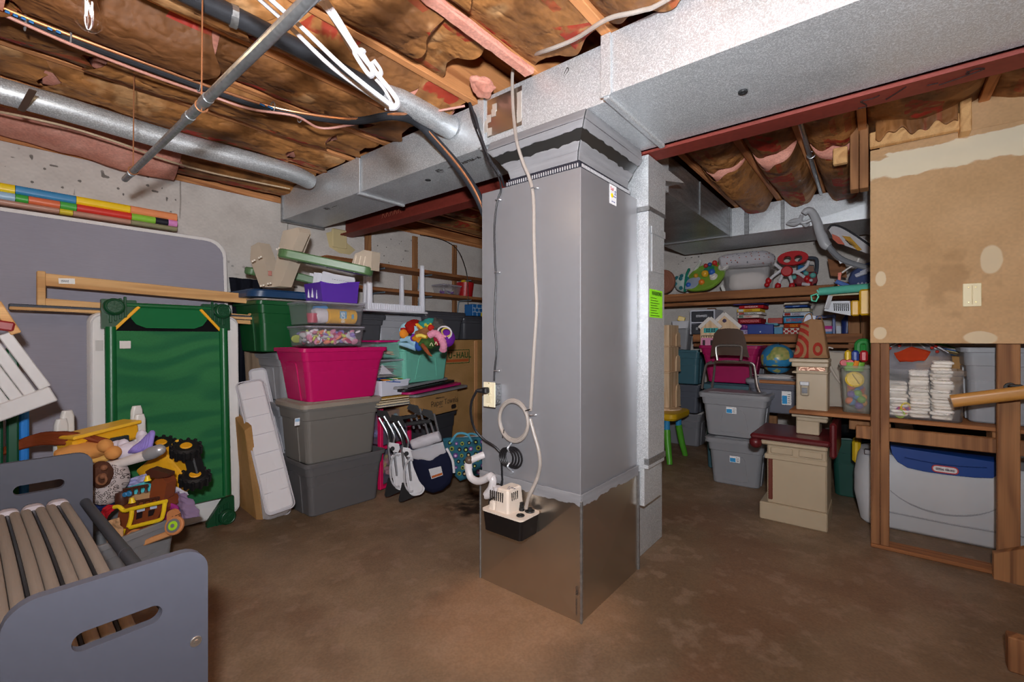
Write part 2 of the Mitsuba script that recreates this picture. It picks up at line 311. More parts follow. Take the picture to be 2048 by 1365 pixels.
def batt(y0, y1, x0, x1, sag, z0=None, seed=0, tilt=0., pinkedge=.0, facing=True):
    """one length of insulation between two joists: pink fill with a wrinkled kraft paper facing under it"""
    z0 = JZ + .02 if z0 is None else z0
    r = np.random.default_rng(seed); L, w = x1 - x0, y1 - y0
    ph = r.uniform(0, 9, 3)
    def low(u, v):
        e = 1 - abs(2 * v - 1) ** 2.6; q = lambda a, b, c: np.stack([a, b, c + 0 * u], -1)
        n = meshkit.fbm(q((x0 + u * L) * 2.6, v * 1.8, seed * 3.7), 2, seed) - .5
        k = np.abs(meshkit.fbm(q((x0 + u * L) * 7 + v * 3, v * 3.2 - u * 2, seed * 2.1), 3, seed) - .5)
        end = np.minimum(u, 1 - u) * L; en = np.exp(-end / .05)
        return z0 - sag * e * (1 + .9 * n) + .036 * k * e - tilt * (u - .5) + en * .007 * np.sin(v * 13 + ph[0])
    o = obj('insulation_batt', sheet(lambda u, v: (x0 + pinkedge + u * (L - 2 * pinkedge), y0 + .03 + v * (w - .06), low(u, v) + .066), max(int(L / .06), 6), 10, .085, True), 'pink_fiberglass', 'ceiling', True)
    if facing:
        obj('facing', sheet(lambda u, v: (x0 + u * L + .03 * np.sin(v * 9 + ph[1]) * np.sign(u - .5) * (np.abs(u - .5) > .49), y0 + .004 + v * (w - .008), low(u, v)), max(int(L / .028), 10), 22, .0025, True), 'kraft_facing', o, True)
    return o
def bay(ya, yb, cuts, sags, seed, **k):
    for i in range(len(cuts) - 1):
        batt(ya + .019, yb - .019, cuts[i] + .004, cuts[i + 1] - .004, sags[i % len(sags)], seed=seed * 10 + i, **k)
bay(JL[0], JL[1], [-1.05, .2, 1.3, 1.5], [.05, .06], 1)
bay(JL[1], JL[2], [-1.05, .15, 1.16, 1.46], [.06, .05], 2)
bay(JL[2], JL[3], [-1.05, .05, .95, 1.46], [.055, .06], 3)
bay(JL[3], JL[4], [-1.05, .28, 1.02, 1.5], [.06, .085, .02], 4, z0=JZ + .01)
bay(JL[4], JL[5], [-1.05, .32, 1.08, 1.3], [.06, .07, .0], 5)
bay(JL[5], JL[6], [-1.05, -.1, .66, 1.25, 1.52], [.08, .09, .07], 6)
bay(JL[6], JL[7], [-1.05, .1, .62, 1.32, 1.52], [.13, .12, .05, .05], 7)
bay(JL[7], JL[8], [-1.05, .34, 1.3, 1.52], [.06, .07, .04], 8)
bay(JL[8], JL[9], [-1.05, .25, 1.25, 1.52], [.05, .06, .05], 9, pinkedge=-.02)
batt(JL[9] + .019, JL[10] - .019, -1.05, .55, .03, seed=95, facing=False)
batt(JL[9] + .019, JL[10] - .019, .56, 1.52, .05, seed=96)
batt(JL[10] - .02, W + .04, -1.05, .86, .14, seed=97, facing=False)
batt(JL[10] + .0, W + .05, .88, 1.62, .07, seed=98)
for i in range(len(JR) - 1):
    ya, yb = JR[i] + .019, JR[i + 1] - .019
    if 2 <= i <= 4:
        c1 = 2.95 + .22 * ((i * 37) % 5) / 5
        batt(ya, yb, 2.2, c1, .06, seed=120 + i, pinkedge=-.02); batt(ya, yb, c1 + .02, 4.12, .12, seed=130 + i)
    elif i < 2: batt(ya, yb, 2.2, 4.12, .05, seed=140 + i)
    elif i > 7: batt(ya, yb, 2.2, 4.9, .05, seed=140 + i)
obj('insulation_strip', lump(bx(.93, 1.5, 1.10, 1.15, 2.186, 2.212, .006).subdivide().subdivide().subdivide().subdivide(), .008, 30), 'pink_fiberglass', 'ceiling', True)
obj('insulation_strip', lump(ball((1.44, 1.33, 2.19), .06, 3, (1.1, .9, .5)), .035, 17), 'pink_fiberglass', 'ceiling', True)
# steel beam under the joists
bm = thing('steel_beam', 'red primed steel I-beam running under the joists from the left wall', 'beam')
pts = [(2.05, 1.97), (2.165, 1.97), (2.165, 1.982), (2.112, 1.982), (2.112, 2.198), (2.165, 2.198), (2.165, 2.21), (2.05, 2.21), (2.05, 2.198), (2.104, 2.198), (2.104, 1.982), (2.05, 1.982)]
obj('web', frame(prism(pts, 5.1), (0, W - .01, 0), (1, 0, 0), (0, 0, 1)), 'red_primer', bm, False)
def stroke(p, r=.0022, sm=6): return tube(p, r, 5, sm)
mk = mat('#2b1512', .8)
U = lambda px, py: onz(px, py, 1.9685)
obj('chalk_writing', [stroke([U(1716, 217), U(1733, 213), U(1728, 207), U(1722, 203), U(1745, 197), U(1759, 191)]),
    stroke([U(1772, 199), U(1790, 188), U(1812, 174)]), stroke([U(1854, 171), U(1876, 166)]), stroke([U(1878, 170), U(1905, 161), U(1930, 152), U(1938, 146), U(1934, 143)]),
    stroke([U(1932, 151), U(1948, 146), U(1966, 139), U(1967, 137), U(1950, 138), U(1932, 147)])], mk, bm)
obj('scratched_writing', [stroke([onx(764 + 8 * k, 437 - 2.5 * k, 2.047), onx(766 + 8 * k, 428 - 2.5 * k, 2.047), onx(770 + 8 * k, 436 - 2.5 * k, 2.047)], .0012) for k in range(5)], mat('#a4604a', .7), bm)
obj('foam_patch', [lump(bx(1.98, 2.115, W - .02, W + .005, 1.86, 2.02, .008), .004, 30), lump(hull([(x, W - .004 - .012 * (abs(a) < .5), z) for x, z, a in ((1.93, 1.97, 1), (1.96, 1.86, 1), (2.05, 1.82, 1), (2.15, 1.82, 1), (2.2, 1.87, 1), (2.05, 1.9, 0), (2.1, 1.9, 0), (1.99, 2.0, 1))]), .006, 25)], mat('#c9b98c', .9), 'wall_left', label='hardened cream foam around the end of the beam')
# ================================================================ ducts
dk = thing('supply_duct', 'long galvanized sheet metal trunk duct under the joists over the furnace', 'duct')
def ductbox(x0, x1, y0, y1, z0, z1, cross=True):
    """sheet metal duct length along y; panels cross-broken into shallow pyramids"""
    c = [(x0, z0), (x1, z0), (x1, z1), (x0, z1)]
    V, F = [], []
    for i in range(4):
        a, b = np.array(c[i]), np.array(c[(i + 1) % 4]); m = (a + b) / 2; nrm = np.array([(b - a)[1], -(b - a)[0]]); nrm = nrm / np.linalg.norm(nrm) * (.006 if cross else 0)
        k = len(V); V += [(a[0], y0, a[1]), (b[0], y0, b[1]), (b[0], y1, b[1]), (a[0], y1, a[1]), (m[0] + nrm[0], (y0 + y1) / 2, m[1] + nrm[1])]
        F += [[k, k + 4, k + 1], [k + 1, k + 4, k + 2], [k + 2, k + 4, k + 3], [k + 3, k + 4, k]]
    k = len(V); V += [(x, y, z) for y in (y0, y1) for x, z in c]
    F += [[k, k + 1, k + 2], [k, k + 2, k + 3], [k + 4, k + 6, k + 5], [k + 4, k + 7, k + 6]]
    m = trimesh.Trimesh(np.array(V, float), np.array(F), process=False); m.fix_normals(); return m
def swap(m):    # lay a duct along x instead of y
    m = m.copy(); m.vertices = m.vertices[:, [1, 0, 2]]; m.faces = m.faces[:, ::-1]; return m
DX = 1.535
obj('duct_section', ductbox(DX + .01, 1.855, 2.45, 3.46, 1.985, 2.2), 'galvanized', dk, False)
obj('duct_section', ductbox(DX + .01, 1.875, 1.425, 2.45, 1.985, 2.2), 'galvanized', dk, False)
obj('duct_section', ductbox(DX, 2.044, .775, 1.425, 1.985, 2.205), 'galvanized', dk, False)
obj('duct_section', ductbox(DX - .035, 2.045, -.42, .77, 1.99, 2.208), 'galvanized', dk, False)
obj('duct_section', ductbox(DX - .06, 2.04, -1.55, -.42, 1.99, 2.208), 'galvanized', dk, False)
obj('end_cap', [bx(DX + .0, 1.87, 3.455, 3.475, 1.972, 2.2, .002), bx(DX + .005, 1.865, 3.44, 3.475, 1.972, 1.985, .002)], 'galvanized_dull', dk, False)
for y, xa, xb in ((2.45, DX + .005, 1.88), (1.425, DX - .004, 2.046), (.773, DX - .04, 2.046), (-.42, DX - .065, 2.045)):
    obj('drive_cleat', [bx(xa - .006, xa + .002, y - .02, y + .02, 1.98, 2.207, .002), bx(xa, xb, y - .012, y + .012, 1.972, 1.99, .003)], 'galvanized', dk, False)
obj('access_patch', [bx(DX - .004, DX - .001, 1.19, 1.39, 2.015, 2.185, .001)], 'sheet_steel', dk, False, label='patch of bare coppery metal with torn foil edges')
obj('foil_tape', [lump(bx(DX - .007, DX - .003, 1.36 + .03 * math.sin(k), 1.385 + .03 * math.sin(k), 2.02 + k * .02, 2.055 + k * .02, .001), .004, 60, k) for k in range(6)] + [lump(bx(DX - .007, DX - .003, 1.19, 1.215, 2.03 + k * .025, 2.06 + k * .025, .001), .004, 60, k + 9) for k in range(5)], mat('#d8d6cf', .35, .6), dk)
obj('pencil_loop', stroke([onx(1127, 152, DX - .002), onx(1134, 136, DX - .002), onx(1137, 141, DX - .002), onx(1130, 152, DX - .002), onx(1126, 168, DX - .002), onx(1131, 183, DX - .002)], .0016), mat('#222222', .7), dk)
obj('knockout_plug', [disc(onz(1486, 184, 1.982) + np.array([0, 0, 0]), (0, 0, 1), .016, .008), ring(onz(1486, 184, 1.979), (0, 0, 1), .009, .0025)], mat('#26282a', .5), dk)
obj('knockout_plug', [disc(onz(856, 360, 1.982), (0, 0, 1), .016, .008), ring(onz(856, 360, 1.979), (0, 0, 1), .009, .0025)], mat('#26282a', .5), dk)
def stamp(px, py, n=1.0):
    o = onz(px, py, 1.9775)
    return [ring(o, (0, 0, 1), .022, .0016, 4), text('ES', .022, o + np.array([0, .018, 0]), (0, -1, 0), (-1, 0, 0)), bx(o[0] - .002, o[0] + .002, o[1] - .12, o[1] - .06, o[2] - .0008, o[2], .0003)]
obj('maker_stamp', stamp(880, 342) + [text('ASTM-A', .022, onz(926, 328, 1.9775), (0, -1, 0), (-1, 0, 0))], mat('#2a2c2e', .6), dk)
obj('maker_stamp', stamp(655, 418), mat('#2a2c2e', .6), dk)
# furnace: cabinet, steel return base and plenum
fu = thing('furnace', 'tall grey metal air handler cabinet on a shiny sheet steel base', 'furnace')
FX0, FX1, FY0, FY1 = 1.525, 2.05, .897, 1.418
obj('cabinet', bx(FX0, FX1, FY0, FY1, .485, 1.765, .003), mat('#88888c', .3, .35, .5), fu, False)
def pyramid(a, b, c, d, bulge):
    a, b, c, d = map(np.array, (a, b, c, d)); n = unit(np.cross(b - a, d - a)); m = (a + b + c + d) / 4 + n * bulge
    return trimesh.Trimesh(np.array([a, b, c, d, m]), [[0, 1, 4], [1, 2, 4], [2, 3, 4], [3, 0, 4]], process=False)
x0, x1, y0, y1 = FX0 - .004, FX1 + .002, FY0 - .004, FY1 + .004
obj('return_base', [pyramid((x0, y1, 0), (x0, y0, 0), (x0, y0, .48), (x0, y1, .48), .014), pyramid((x0, y0, 0), (x1, y0, 0), (x1, y0, .48), (x0, y0, .48), .014),
    pyramid((x1, y0, 0), (x1, y1, 0), (x1, y1, .48), (x1, y0, .48), .004), pyramid((x1, y1, 0), (x0, y1, 0), (x0, y1, .48), (x1, y1, .48), .004)], 'sheet_steel', fu, False)
obj('maker_stamp', [text('CAN', .012, (x0 - .0035, y0 + .022, .14), (0, 0, -1), (0, -1, 0)), text('MADE IN USA', .007, (x0 - .0035, y0 + .022, .09), (0, 0, -1), (0, -1, 0))], mat('#2a2c2e', .6), fu, False)
obj('corner_seam', [bx(x0 - .005, x0 + .008, y0 - .006, y0 + .003, 0, .47, .002), bx(x1 - .008, x1 + .006, y0 - .008, y0 + .004, 0, .47, .002), bx(x0 - .005, x0 + .004, y1 - .004, y1 + .004, 0, .47, .002)], 'galvanized_dull', fu, False)
def smear(o, u, v, L, h, seed, amp=.014, th=.003):
    """a brushed-on band of duct mastic with a ragged lower edge"""
    o, u, v = np.array(o), unit(u), unit(v)
    def fn(s, t):
        n = meshkit.fbm(np.stack([s * L * 26, t * .8, seed + 0 * s], -1), 3, seed) - .5
        a, b, c = s * L, h * t + (t < .5) * amp * n * 2 + (t > .5) * amp * .35 * n, .0012 * np.sin(t * 19 + s * 3); w = np.cross(u, v)
        return [o[i] + u[i] * a + v[i] * b + w[i] * c for i in range(3)]
    return sheet(fn, 60, 7, th, True)
obj('mastic_band', [smear((x0 - .003, y1 + .002, .452), (0, -1, 0), (0, 0, 1), y1 - y0 + .004, .045, 3), smear((x0 - .002, y0 - .003, .452), (1, 0, 0), (0, 0, 1), x1 - x0, .045, 4)], 'duct_mastic', fu, True)
def stack(secs):    # plenum flare: four sided sections (x0, x1, y0, y1, z)
    return loft([[(a, c, z), (b, c, z), (b, d, z), (a, d, z)] for a, b, c, d, z in secs])
obj('plenum', stack([(1.545, 1.985, .922, 1.26, 1.80), (1.54, 1.99, .917, 1.27, 1.835), (1.502, 2.035, .868, 1.362, 1.935), (1.53, 2.035, .878, 1.365, 1.983)]), mat('#4a4b4c', .35, .8), fu, False)
def band(za, zb, A, B, t0, t1, seed):
    """mastic brushed round the plenum between two of its levels"""
    out = []
    f = lambda q: tuple(np.array(A) * (1 - q) + np.array(B) * q)
    a, b = f(t0), f(t1)
    c0 = [(a[0], a[3], a[4]), (a[0], a[2], a[4]), (a[1], a[2], a[4])]; c1 = [(b[0], b[3], b[4]), (b[0], b[2], b[4]), (b[1], b[2], b[4])]
    for i in range(2):
        p0, p1, q0, q1 = map(np.array, (c0[i], c0[i + 1], c1[i], c1[i + 1])); n = unit(np.cross(p1 - p0, q0 - p0))
        def fn(s, t):
            g = (meshkit.fbm(np.array([[s * 16, t, seed + i]]), 4, seed)[0] - .5) * .5
            lo, hi = (g if t0 > 0 else 0), (g if t1 < 1 else 0)
            tt = np.clip(t + lo * (1 - t) + hi * t, -.05, 1.05); L, R = p0 + (q0 - p0) * tt, p1 + (q1 - p1) * tt
            return L + (R - L) * s + n * (.003 + .001 * math.sin(t * 25 + s * 4))
        out.append(sheet(fn, 40, 8, .003))
    return out
S1, S2 = (1.54, 1.99, .917, 1.27, 1.835), (1.502, 2.035, .868, 1.362, 1.935)
obj('mastic_band', band(0, 0, S1, S2, 0, .34, 5) + band(0, 0, S1, S2, .72, 1, 6) + band(0, 0, (1.545, 1.985, .922, 1.26, 1.80), S1, 0, 1, 7) + band(0, 0, S2, (1.53, 2.035, .875, 1.365, 1.981), 0, 1, 8), 'duct_mastic', fu, True)
obj('coil_flange', [bx(1.533, 1.995, .905, 1.285, 1.765, 1.786, .002), bx(1.54, 1.99, .912, 1.275, 1.786, 1.80, .002)], mat('#20222c', .5), fu, False)
obj('canvas_stitch', [bx(1.526, 1.531, .91 + k * .0115, .915 + k * .0115, 1.768, 1.784, .001) for k in range(32)] + [bx(1.54 + k * .0115, 1.545 + k * .0115, .897, .902, 1.768, 1.782, .001) for k in range(38)], mat('#b9b9bd', .5, .5), fu, False)
st = FY0 - .0012
def oy(px, py): return ony(px, py, st)
c4 = [onp for onp in (oy(1213, 369), oy(1238, 378), oy(1238, 413), oy(1213, 401))]
lz = thing('service_sticker', 'small white service sticker with yellow dot high on the furnace side', 'sticker')
cx_, cz_ = np.mean([q[0] for q in c4]), np.mean([q[2] for q in c4])
obj('paper', bx(cx_ - .033, cx_ + .033, st - .0008, st, cz_ - .042, cz_ + .042, .0002), FA('#e8e8ea'), lz, False)
obj('print', [text('Dial', .013, (cx_ - .026, st - .0009, cz_ + .018), (1, 0, 0), (0, 0, 1))], FA('#b52a2a'), lz, False)
obj('print', [text('2', .017, (cx_ + .012, st - .0009, cz_ + .004), (1, 0, 0), (0, 0, 1), bold=True), text('Service', .006, (cx_ - .002, st - .0009, cz_ - .008), (1, 0, 0), (0, 0, 1)), text('at-it-up', .006, (cx_ - .014, st - .0009, cz_ - .032), (1, 0, 0), (0, 0, 1))], FA('#23307c'), lz, False)
obj('dot', disc((cx_ - .010, st - .001, cz_ - .004), (0, 1, 0), .01, .001), FA('#f2d618'), lz)
# return riser and return ducts
rd = thing('return_duct', 'galvanized return air duct rising beside the furnace', 'duct')
RY = .846
obj('riser', [bx(2.062, 2.265, RY, 1.24, .48, 1.72, .002)], 'galvanized', rd, False)
obj('boot', [bx(2.064, 2.47, .935, 1.24, .0, .5, .002), bx(2.063, 2.275, RY + .02, 1.24, .30, .505, .002)], 'galvanized', rd, False)
obj('elbow', stack([(2.055, 2.27, RY - .003, 1.24, 1.715), (2.055, 2.275, RY - .003, 1.24, 1.90), (2.055, 2.56, RY - .003, 1.24, 1.965)]), 'galvanized', rd, False)
obj('elbow_back', bx(2.175, 2.56, .93, 1.24, 1.93, 2.2, .002), 'galvanized', rd, False)
obj('slip_joint', [bx(2.057, 2.27, RY - .006, RY + .02, 1.705, 1.725, .002), bx(2.054, 2.07, RY - .004, 1.0, 1.70, 1.726, .002), bx(2.058, 2.272, RY - .005, RY + .02, .50, .53, .002)], 'galvanized_dull', rd, False)
obj('filter_door', [bx(2.095, 2.25, RY - .005, RY - .001, 1.42, 1.60, .002), bx(2.085, 2.262, RY - .008, RY - .003, 1.60, 1.635, .002)], 'galvanized', rd, False)
obj('duct_section', swap(ductbox(.98, 1.5, 2.56, 3.3, 1.965, 2.2)), 'galvanized_dull', rd, False)
obj('duct_section', swap(ductbox(.982, 1.498, 3.3, 4.1, 1.965, 2.2)), 'galvanized_dull', rd, False)
obj('cross_duct', [ductbox(4.15, 4.78, .86, 1.57, 1.965, 2.2), ductbox(4.152, 4.778, .6, .86, 1.966, 2.199)], 'galvanized', rd, False)
obj('cross_duct', [ductbox(4.15, 4.78, -.55, .6, 1.965, 2.2)], 'galvanized', rd, False)
obj('drive_cleat', [bx(4.142, 4.152, .84, .875, 1.96, 2.2, .002), bx(4.142, 4.152, .585, .61, 1.96, 2.2, .002), bx(4.085, 4.15, .97, .99, 1.95, 2.2, .002), bx(4.08, 4.1, .98, 1.56, 1.95, 1.966, .002), bx(3.29, 3.31, .972, .981, 1.96, 2.2, .002)], 'galvanized_dull', rd, False)
gs = thing('notice_sticker', 'bright green warning sticker on the return duct side', 'sticker')
GX0, GX1 = oy(1298, 600)[0], 0
g0, g1 = ony(1299, 586, RY - .001), ony(1325, 635, RY - .001)
obj('paper', bx(2.075, 2.235, RY - .0015, RY - .0004, 1.20, 1.335, .0002), FA('#8fe32a'), gs, False)
obj('print', [text('WARNING', .018, (2.10, RY - .0017, 1.308), (1, 0, 0), (0, 0, 1), bold=True)] + [bx(2.085, 2.085 + .12 * (.6 + .4 * ((k * 7) % 5) / 5), RY - .002, RY - .0012, 1.292 - k * .012, 1.295 - k * .012, .0003) for k in range(8)], FA('#1f3a10'), gs, False)
# ================================================================ stair wall, studs, stairs
SX = 3.03
st_ = struct('wall_stair', bx(SX, SX + .013, -1.2, .038, 1.075, 2.085, .002), 'drywall_board', 'bare brown drywall panel with dabs of joint compound beside the stairs')
struct('wall_stair_upper', bx(SX + .012, SX + .02, -1.2, -.0, 2.08, 2.42, .002), 'drywall_board', 'bare brown drywall above the stair panel')
obj('stud', bx(3.045, 3.135, -.002, .036, .02, 1.075, .003), 'stud_wood', 'wall_stair', False)
obj('stud', bx(3.045, 3.135, -.04, -.003, .02, 1.075, .003), 'stud_wood', 'wall_stair', False)
obj('stud', bx(3.045, 3.085, -.497, -.425, .02, 1.075, .003), 'stud_wood', 'wall_stair', False)
obj('stud', bx(3.045, 3.13, .045, .083, 1.9, 2.42, .003), 'stud_wood', 'wall_stair', False)
obj('stud', bx(3.045, 3.13, .086, .124, 1.9, 2.42, .003), 'stud_wood', 'wall_stair', False)
obj('stud', bx(2.95, 3.06, -.33, -.292, 2.06, 2.40, .003), 'pine', 'wall_stair', False)
obj('ledger_board', bx(2.985, 3.028, -.335, .04, 2.088, 2.165, .005), 'pine', 'wall_stair', False)
obj('ledger_board', bx(3.06, 3.1, .135, .20, 2.06, 2.15, .004), 'pine', 'wall_stair', False)
obj('sole_plate', bx(3.04, 3.14, -.5, .036, 0, .02, .004), 'shelf_wood', 'wall_stair', False)
obj('insulation_scrap', sheet(lambda u, v: (2.975 - .02 * math.sin(u * 7) * v - .012 * v, .015 - u * .3, 2.34 - v * (.215 + .012 * math.sin(u * 31) + .014 * math.sin(u * 13 + 1)) + .05 * u * (1 - v)), 40, 18, .004), 'kraft_facing', 'wall_stair', True, label='torn brown paper facing with faded red print')
bp = thing('blank_plate', 'cream plastic two-gang blank cover plate screwed to the drywall panel', 'cover plate')
q = onx(1944, 590, SX); q0, q1 = onx(1925, 568, SX), onx(1963, 613, SX)
obj('plate', bx(SX - .006, SX, q1[1], q0[1], q1[2], q0[2], .003), PL('#d9cba0'), bp)
obj('screw', [disc((SX - .007, q[1] + dy, q[2] + dz), (1, 0, 0), .0035, .003, 10) for dy in (-.012, .012) for dz in (-.035, .035)], ME('#b9a878'), bp)
obj('rib', [bx(SX - .0085, SX - .005, q[1] - .002, q[1] + .002, q[2] - .045, q[2] + .045, .001)], PL('#cdbd90'), bp)
hr = thing('handrail', 'round varnished oak stair handrail on a black bracket', 'handrail')
a0 = np.array([2.93, -.285, .885]); a1 = onx(2048, 752, 2.93); d_ = unit(a1 - a0)
obj('rail', frame(prism(rrect(.058, .05, .02), 1.3), onx(1903, 803, 2.93), unit(np.cross([1, 0, 0], d_)), (-1, 0, 0), d_), mat('#b5803f', .35, 0, .5), hr)
b_ = onx(2030, 770, 2.95)
obj('bracket', [disc((3.043, b_[1], b_[2] - .02), (1, 0, 0), .022, .006), tube([(3.04, b_[1], b_[2] - .02), (2.97, b_[1], b_[2] - .03), (2.945, b_[1], b_[2] - .005)], .008, 8, 5), bx(2.925, 2.955, b_[1] - .02, b_[1] + .02, b_[2] - .008, b_[2] + .002, .002)], mat('#191919', .4), hr)
sg = thing('stair_stringer', 'cut lower end of a wooden stair stringer standing on the floor', 'stair stringer')
e = [onx(1940, 1108, 2.985), onx(1940, 1143, 2.985), onx(2048, 1168, 2.985), onx(2048, 1060, 2.985)]
yy = [-.405, -.405, -.75, -.75]
obj('board', frame(prism([(.405, .0), (1.0, .0), (1.0, .42), (.75, .30), (.405, .115)], .04), (2.99, 0, 0), (0, -1, 0), (0, 0, 1), (1, 0, 0)), 'stud_wood', sg, False)
s2 = thing('stair_block', 'short dark wooden block of the stairs at the right edge of the floor', 'stair block')
obj('block', bx(2.19, 2.24, -.62, -.33, 0, .115, .004), 'stud_wood', s2, False)
us = thing('under_stair_shelf', 'plywood shelf carried by wooden rails in front of the stair studs', 'shelf')
obj('shelf_board', bx(3.14, 3.75, -.95, .42, .652, .672, .003), 'shelf_wood', us, False)
obj('front_rail', bx(3.10, 3.138, -.95, .10, .555, .625, .004), 'stud_wood', us, False)
obj('post_block', bx(3.14, 3.30, -.46, -.42, .56, .65, .004), 'stud_wood', us, False)
obj('back_leg', bx(3.70, 3.74, .36, .40, 0, .65, .004), 'stud_wood', us, False)
obj('back_leg', bx(3.70, 3.74, -.94, -.90, 0, .65, .004), 'stud_wood', us, False)
# bulbs
def bulb(o, label, lit):
    b = thing('light_bulb', label, 'light bulb'); o = np.array(o)
    obj('glass', lathe([(.012, 0), (.013, -.02), (.022, -.045), (.029, -.07), (.027, -.09), (.015, -.104), (0, -.107)], 20, o), 'clear_plastic', b, True)
    obj('filament', [tube([o + [.007 * math.cos(k), .007 * math.sin(k), -.03 - .035 * (j % 2)] for j, k in enumerate(np.arange(9) * 2 * PI / 9)], .0016, 6)], mat('#fff2d0', .5), b, True, emitter=area(np.array([1.0, .7, .4]) * lit))
    obj('screw_base', lathe([(0, .03), (.009, .03), (.0135, .024), (.0125, .018), (.0135, .012), (.0125, .006), (.013, 0), (.0, 0)], 16, o), ME('#b89a5a'), b)
    obj('socket', lathe([(0, .11), (.05, .11), (.05, .1), (.024, .085), (.02, .03), (.0, .031)], 18, o), PL('#e6e0d2'), b)
bulb(onz(178, -20, 2.0) , 'lit clear bulb glowing orange in a porcelain socket under the insulation', 450)
for k, b in enumerate(BULBS): bulb(b, f'lit bare bulb behind the camera, {("left", "right")[k]} one', 900)
# ================================================================ builders for repeated things
def tote(label, x, y, z, L, Wd, H, color, lid=None, rz=0, tp=.9, group=None, front=None, sticker=None, cat_='storage tote', mats=None, lidh=.03, endp=True):
    """rigid plastic tote: tapered body with a stepped collar and rolled rim, recessed panels on the sides, grips on the ends; lid: its colour"""
    t = thing('storage_tote', label, cat_, group); m = mats or PL(color)
    q = lambda s, e, zz, r=.035: rl(L * (tp + (1 - tp) * s) - .036 + e, Wd * (tp + (1 - tp) * s) - .036 + e, r, zz)
    Hc = .76 * H
    secs = [q(0, -.012, 0), q(0, 0, .007), q(.76, -.004, Hc - .004), q(.76, .010, Hc), q(1, .010, H - .026), q(1, .036, H - .024), q(1, .038, H - .003), q(1, .034, H), q(1, .012, H), q(1, .004, H - .008), q(.5, -.004, H * .5), q(0, -.008, .012)]
    if lid: secs = secs[:8]
    P = lambda mm: mv(mm, (x, y, z), rz)
    obj('body', P(loft(secs)), m, t, 35)
    al = math.atan2(Wd * (1 - tp) / 2, H)
    for s in (-1, 1):          # raised panel pressed into each long side
        w0, w1, h1 = L * .22, L * .17, H * .66
        sh = Polygon([(-w0, H * .08), (w0, H * .08), (w1 + .0, h1 - .03), (w1 - .02, h1), (-w1 + .02, h1), (-w1, h1 - .03)])
        sh = sh.difference(sh.buffer(-.009)) if front != 'panel' else sh.buffer(-.004).buffer(.004)
        pm = prism(sh, .006); y0 = Wd * tp / 2 - .018
        if front and (s < 0 or front == 'panel'): obj('side_panel', P(frame(pm, (0, s * (y0 - .003), 0), (-s if s > 0 else 1, 0, 0), unit((0, s * math.sin(al), math.cos(al))))), m, t, 30)
    if endp:
        ae = math.atan2(L * (1 - tp) / 2, H)
        for s in (-1, 1):
            g = prism(Polygon([(-Wd * .17, H * .02), (Wd * .17, H * .02), (Wd * .17, H * .72), (Wd * .13, H * .74), (-Wd * .13, H * .74), (-Wd * .17, H * .72)]), .007)
            obj('end_grip', P(frame(g, (s * (L * tp / 2 - .018 - .002), 0, 0), (0, s, 0), unit((s * math.sin(ae), 0, math.cos(ae))))), m, t, 30)
    if lid:
        k = lidh
        obj('lid', P(loft([rl(L - .01, Wd - .01, .04, H - .014), rl(L + .012, Wd + .012, .045, H - .012), rl(L + .012, Wd + .012, .045, H + k * .35), rl(L - .004, Wd - .004, .042, H + k * .6), rl(L - .03, Wd - .03, .04, H + k * .62), rl(L - .05, Wd - .05, .035, H + k * .3), rl(L - .09, Wd - .09, .03, H + k * .3), rl(L - .11, Wd - .11, .028, H + k * .75)])), PL(lid), t, 35)
    if sticker:
        sx, sz, sw, sh_, kind = sticker; yy_ = -(Wd * (tp + (1 - tp) * sz / H) / 2 - .018) - .007
        fr = lambda mm, d=0: P(frame(mm, (sx, yy_ - d, sz), (1, 0, 0), unit((0, -math.sin(al), math.cos(al)))))
        k = obj('sticker', fr(prism(sbox(-sw, -sh_, sw, sh_), .0012)), FA('#e9e9ea'), t, False)
        obj('print', [fr(prism(sbox(-sw * .92, -sh_ * .85, sw * .12, sh_ * .35), .0018), .0004)], FA('#3f97cf'), k, False)
        obj('small_print', [fr(prism(sbox(sw * .25, -sh_ * .7 + i * sh_ * .3, sw * .85, -sh_ * .6 + i * sh_ * .3), .0018), .0004) for i in range(5)], FA('#777777'), k, False)
    return t
def slab(l, h, t, r, e=.012):
    """mattress-like slab: l along x, h along y, t along z, corners of radius r, softened edges"""
    return mv(loft([rl(l - 2 * e, h - 2 * e, r, 0), rl(l - .6 * e, h - .6 * e, r, .25 * e), rl(l, h, r, e), rl(l, h, r, t - e), rl(l - .6 * e, h - .6 * e, r, t - .25 * e), rl(l - 2 * e, h - 2 * e, r, t)]), (l / 2, h / 2, 0))
def lean(o, top):
    """frame of something leaning: origin at its lower left front corner, x along the wall, y up the slope, z towards the viewer"""
    v = unit(np.array(top, float) - np.array(o, float)); u = np.array([1., 0, 0]); u = unit(u - v * (u @ v))
    return lambda m, a=0, b=0, c=0: frame(mv(m, (a, b, c)), o, u, v)

# ================================================================ along the left wall
A = lean((-.42, 3.36, 0.0), (-.42, 3.50, 1.76))
t = thing('box_spring', 'big grey cloth backed mattress with white edge leaning on the left wall', 'mattress')
obj('border', A(slab(1.58, 1.765, .07, .11)), FA('#e0dcda'), t, 40)
obj('ticking', A(mv(lump(slab(1.53, 1.715, .012, .10, .004), .003, 5), (.025, .025, .066))), 'grey_ticking', t, 40)
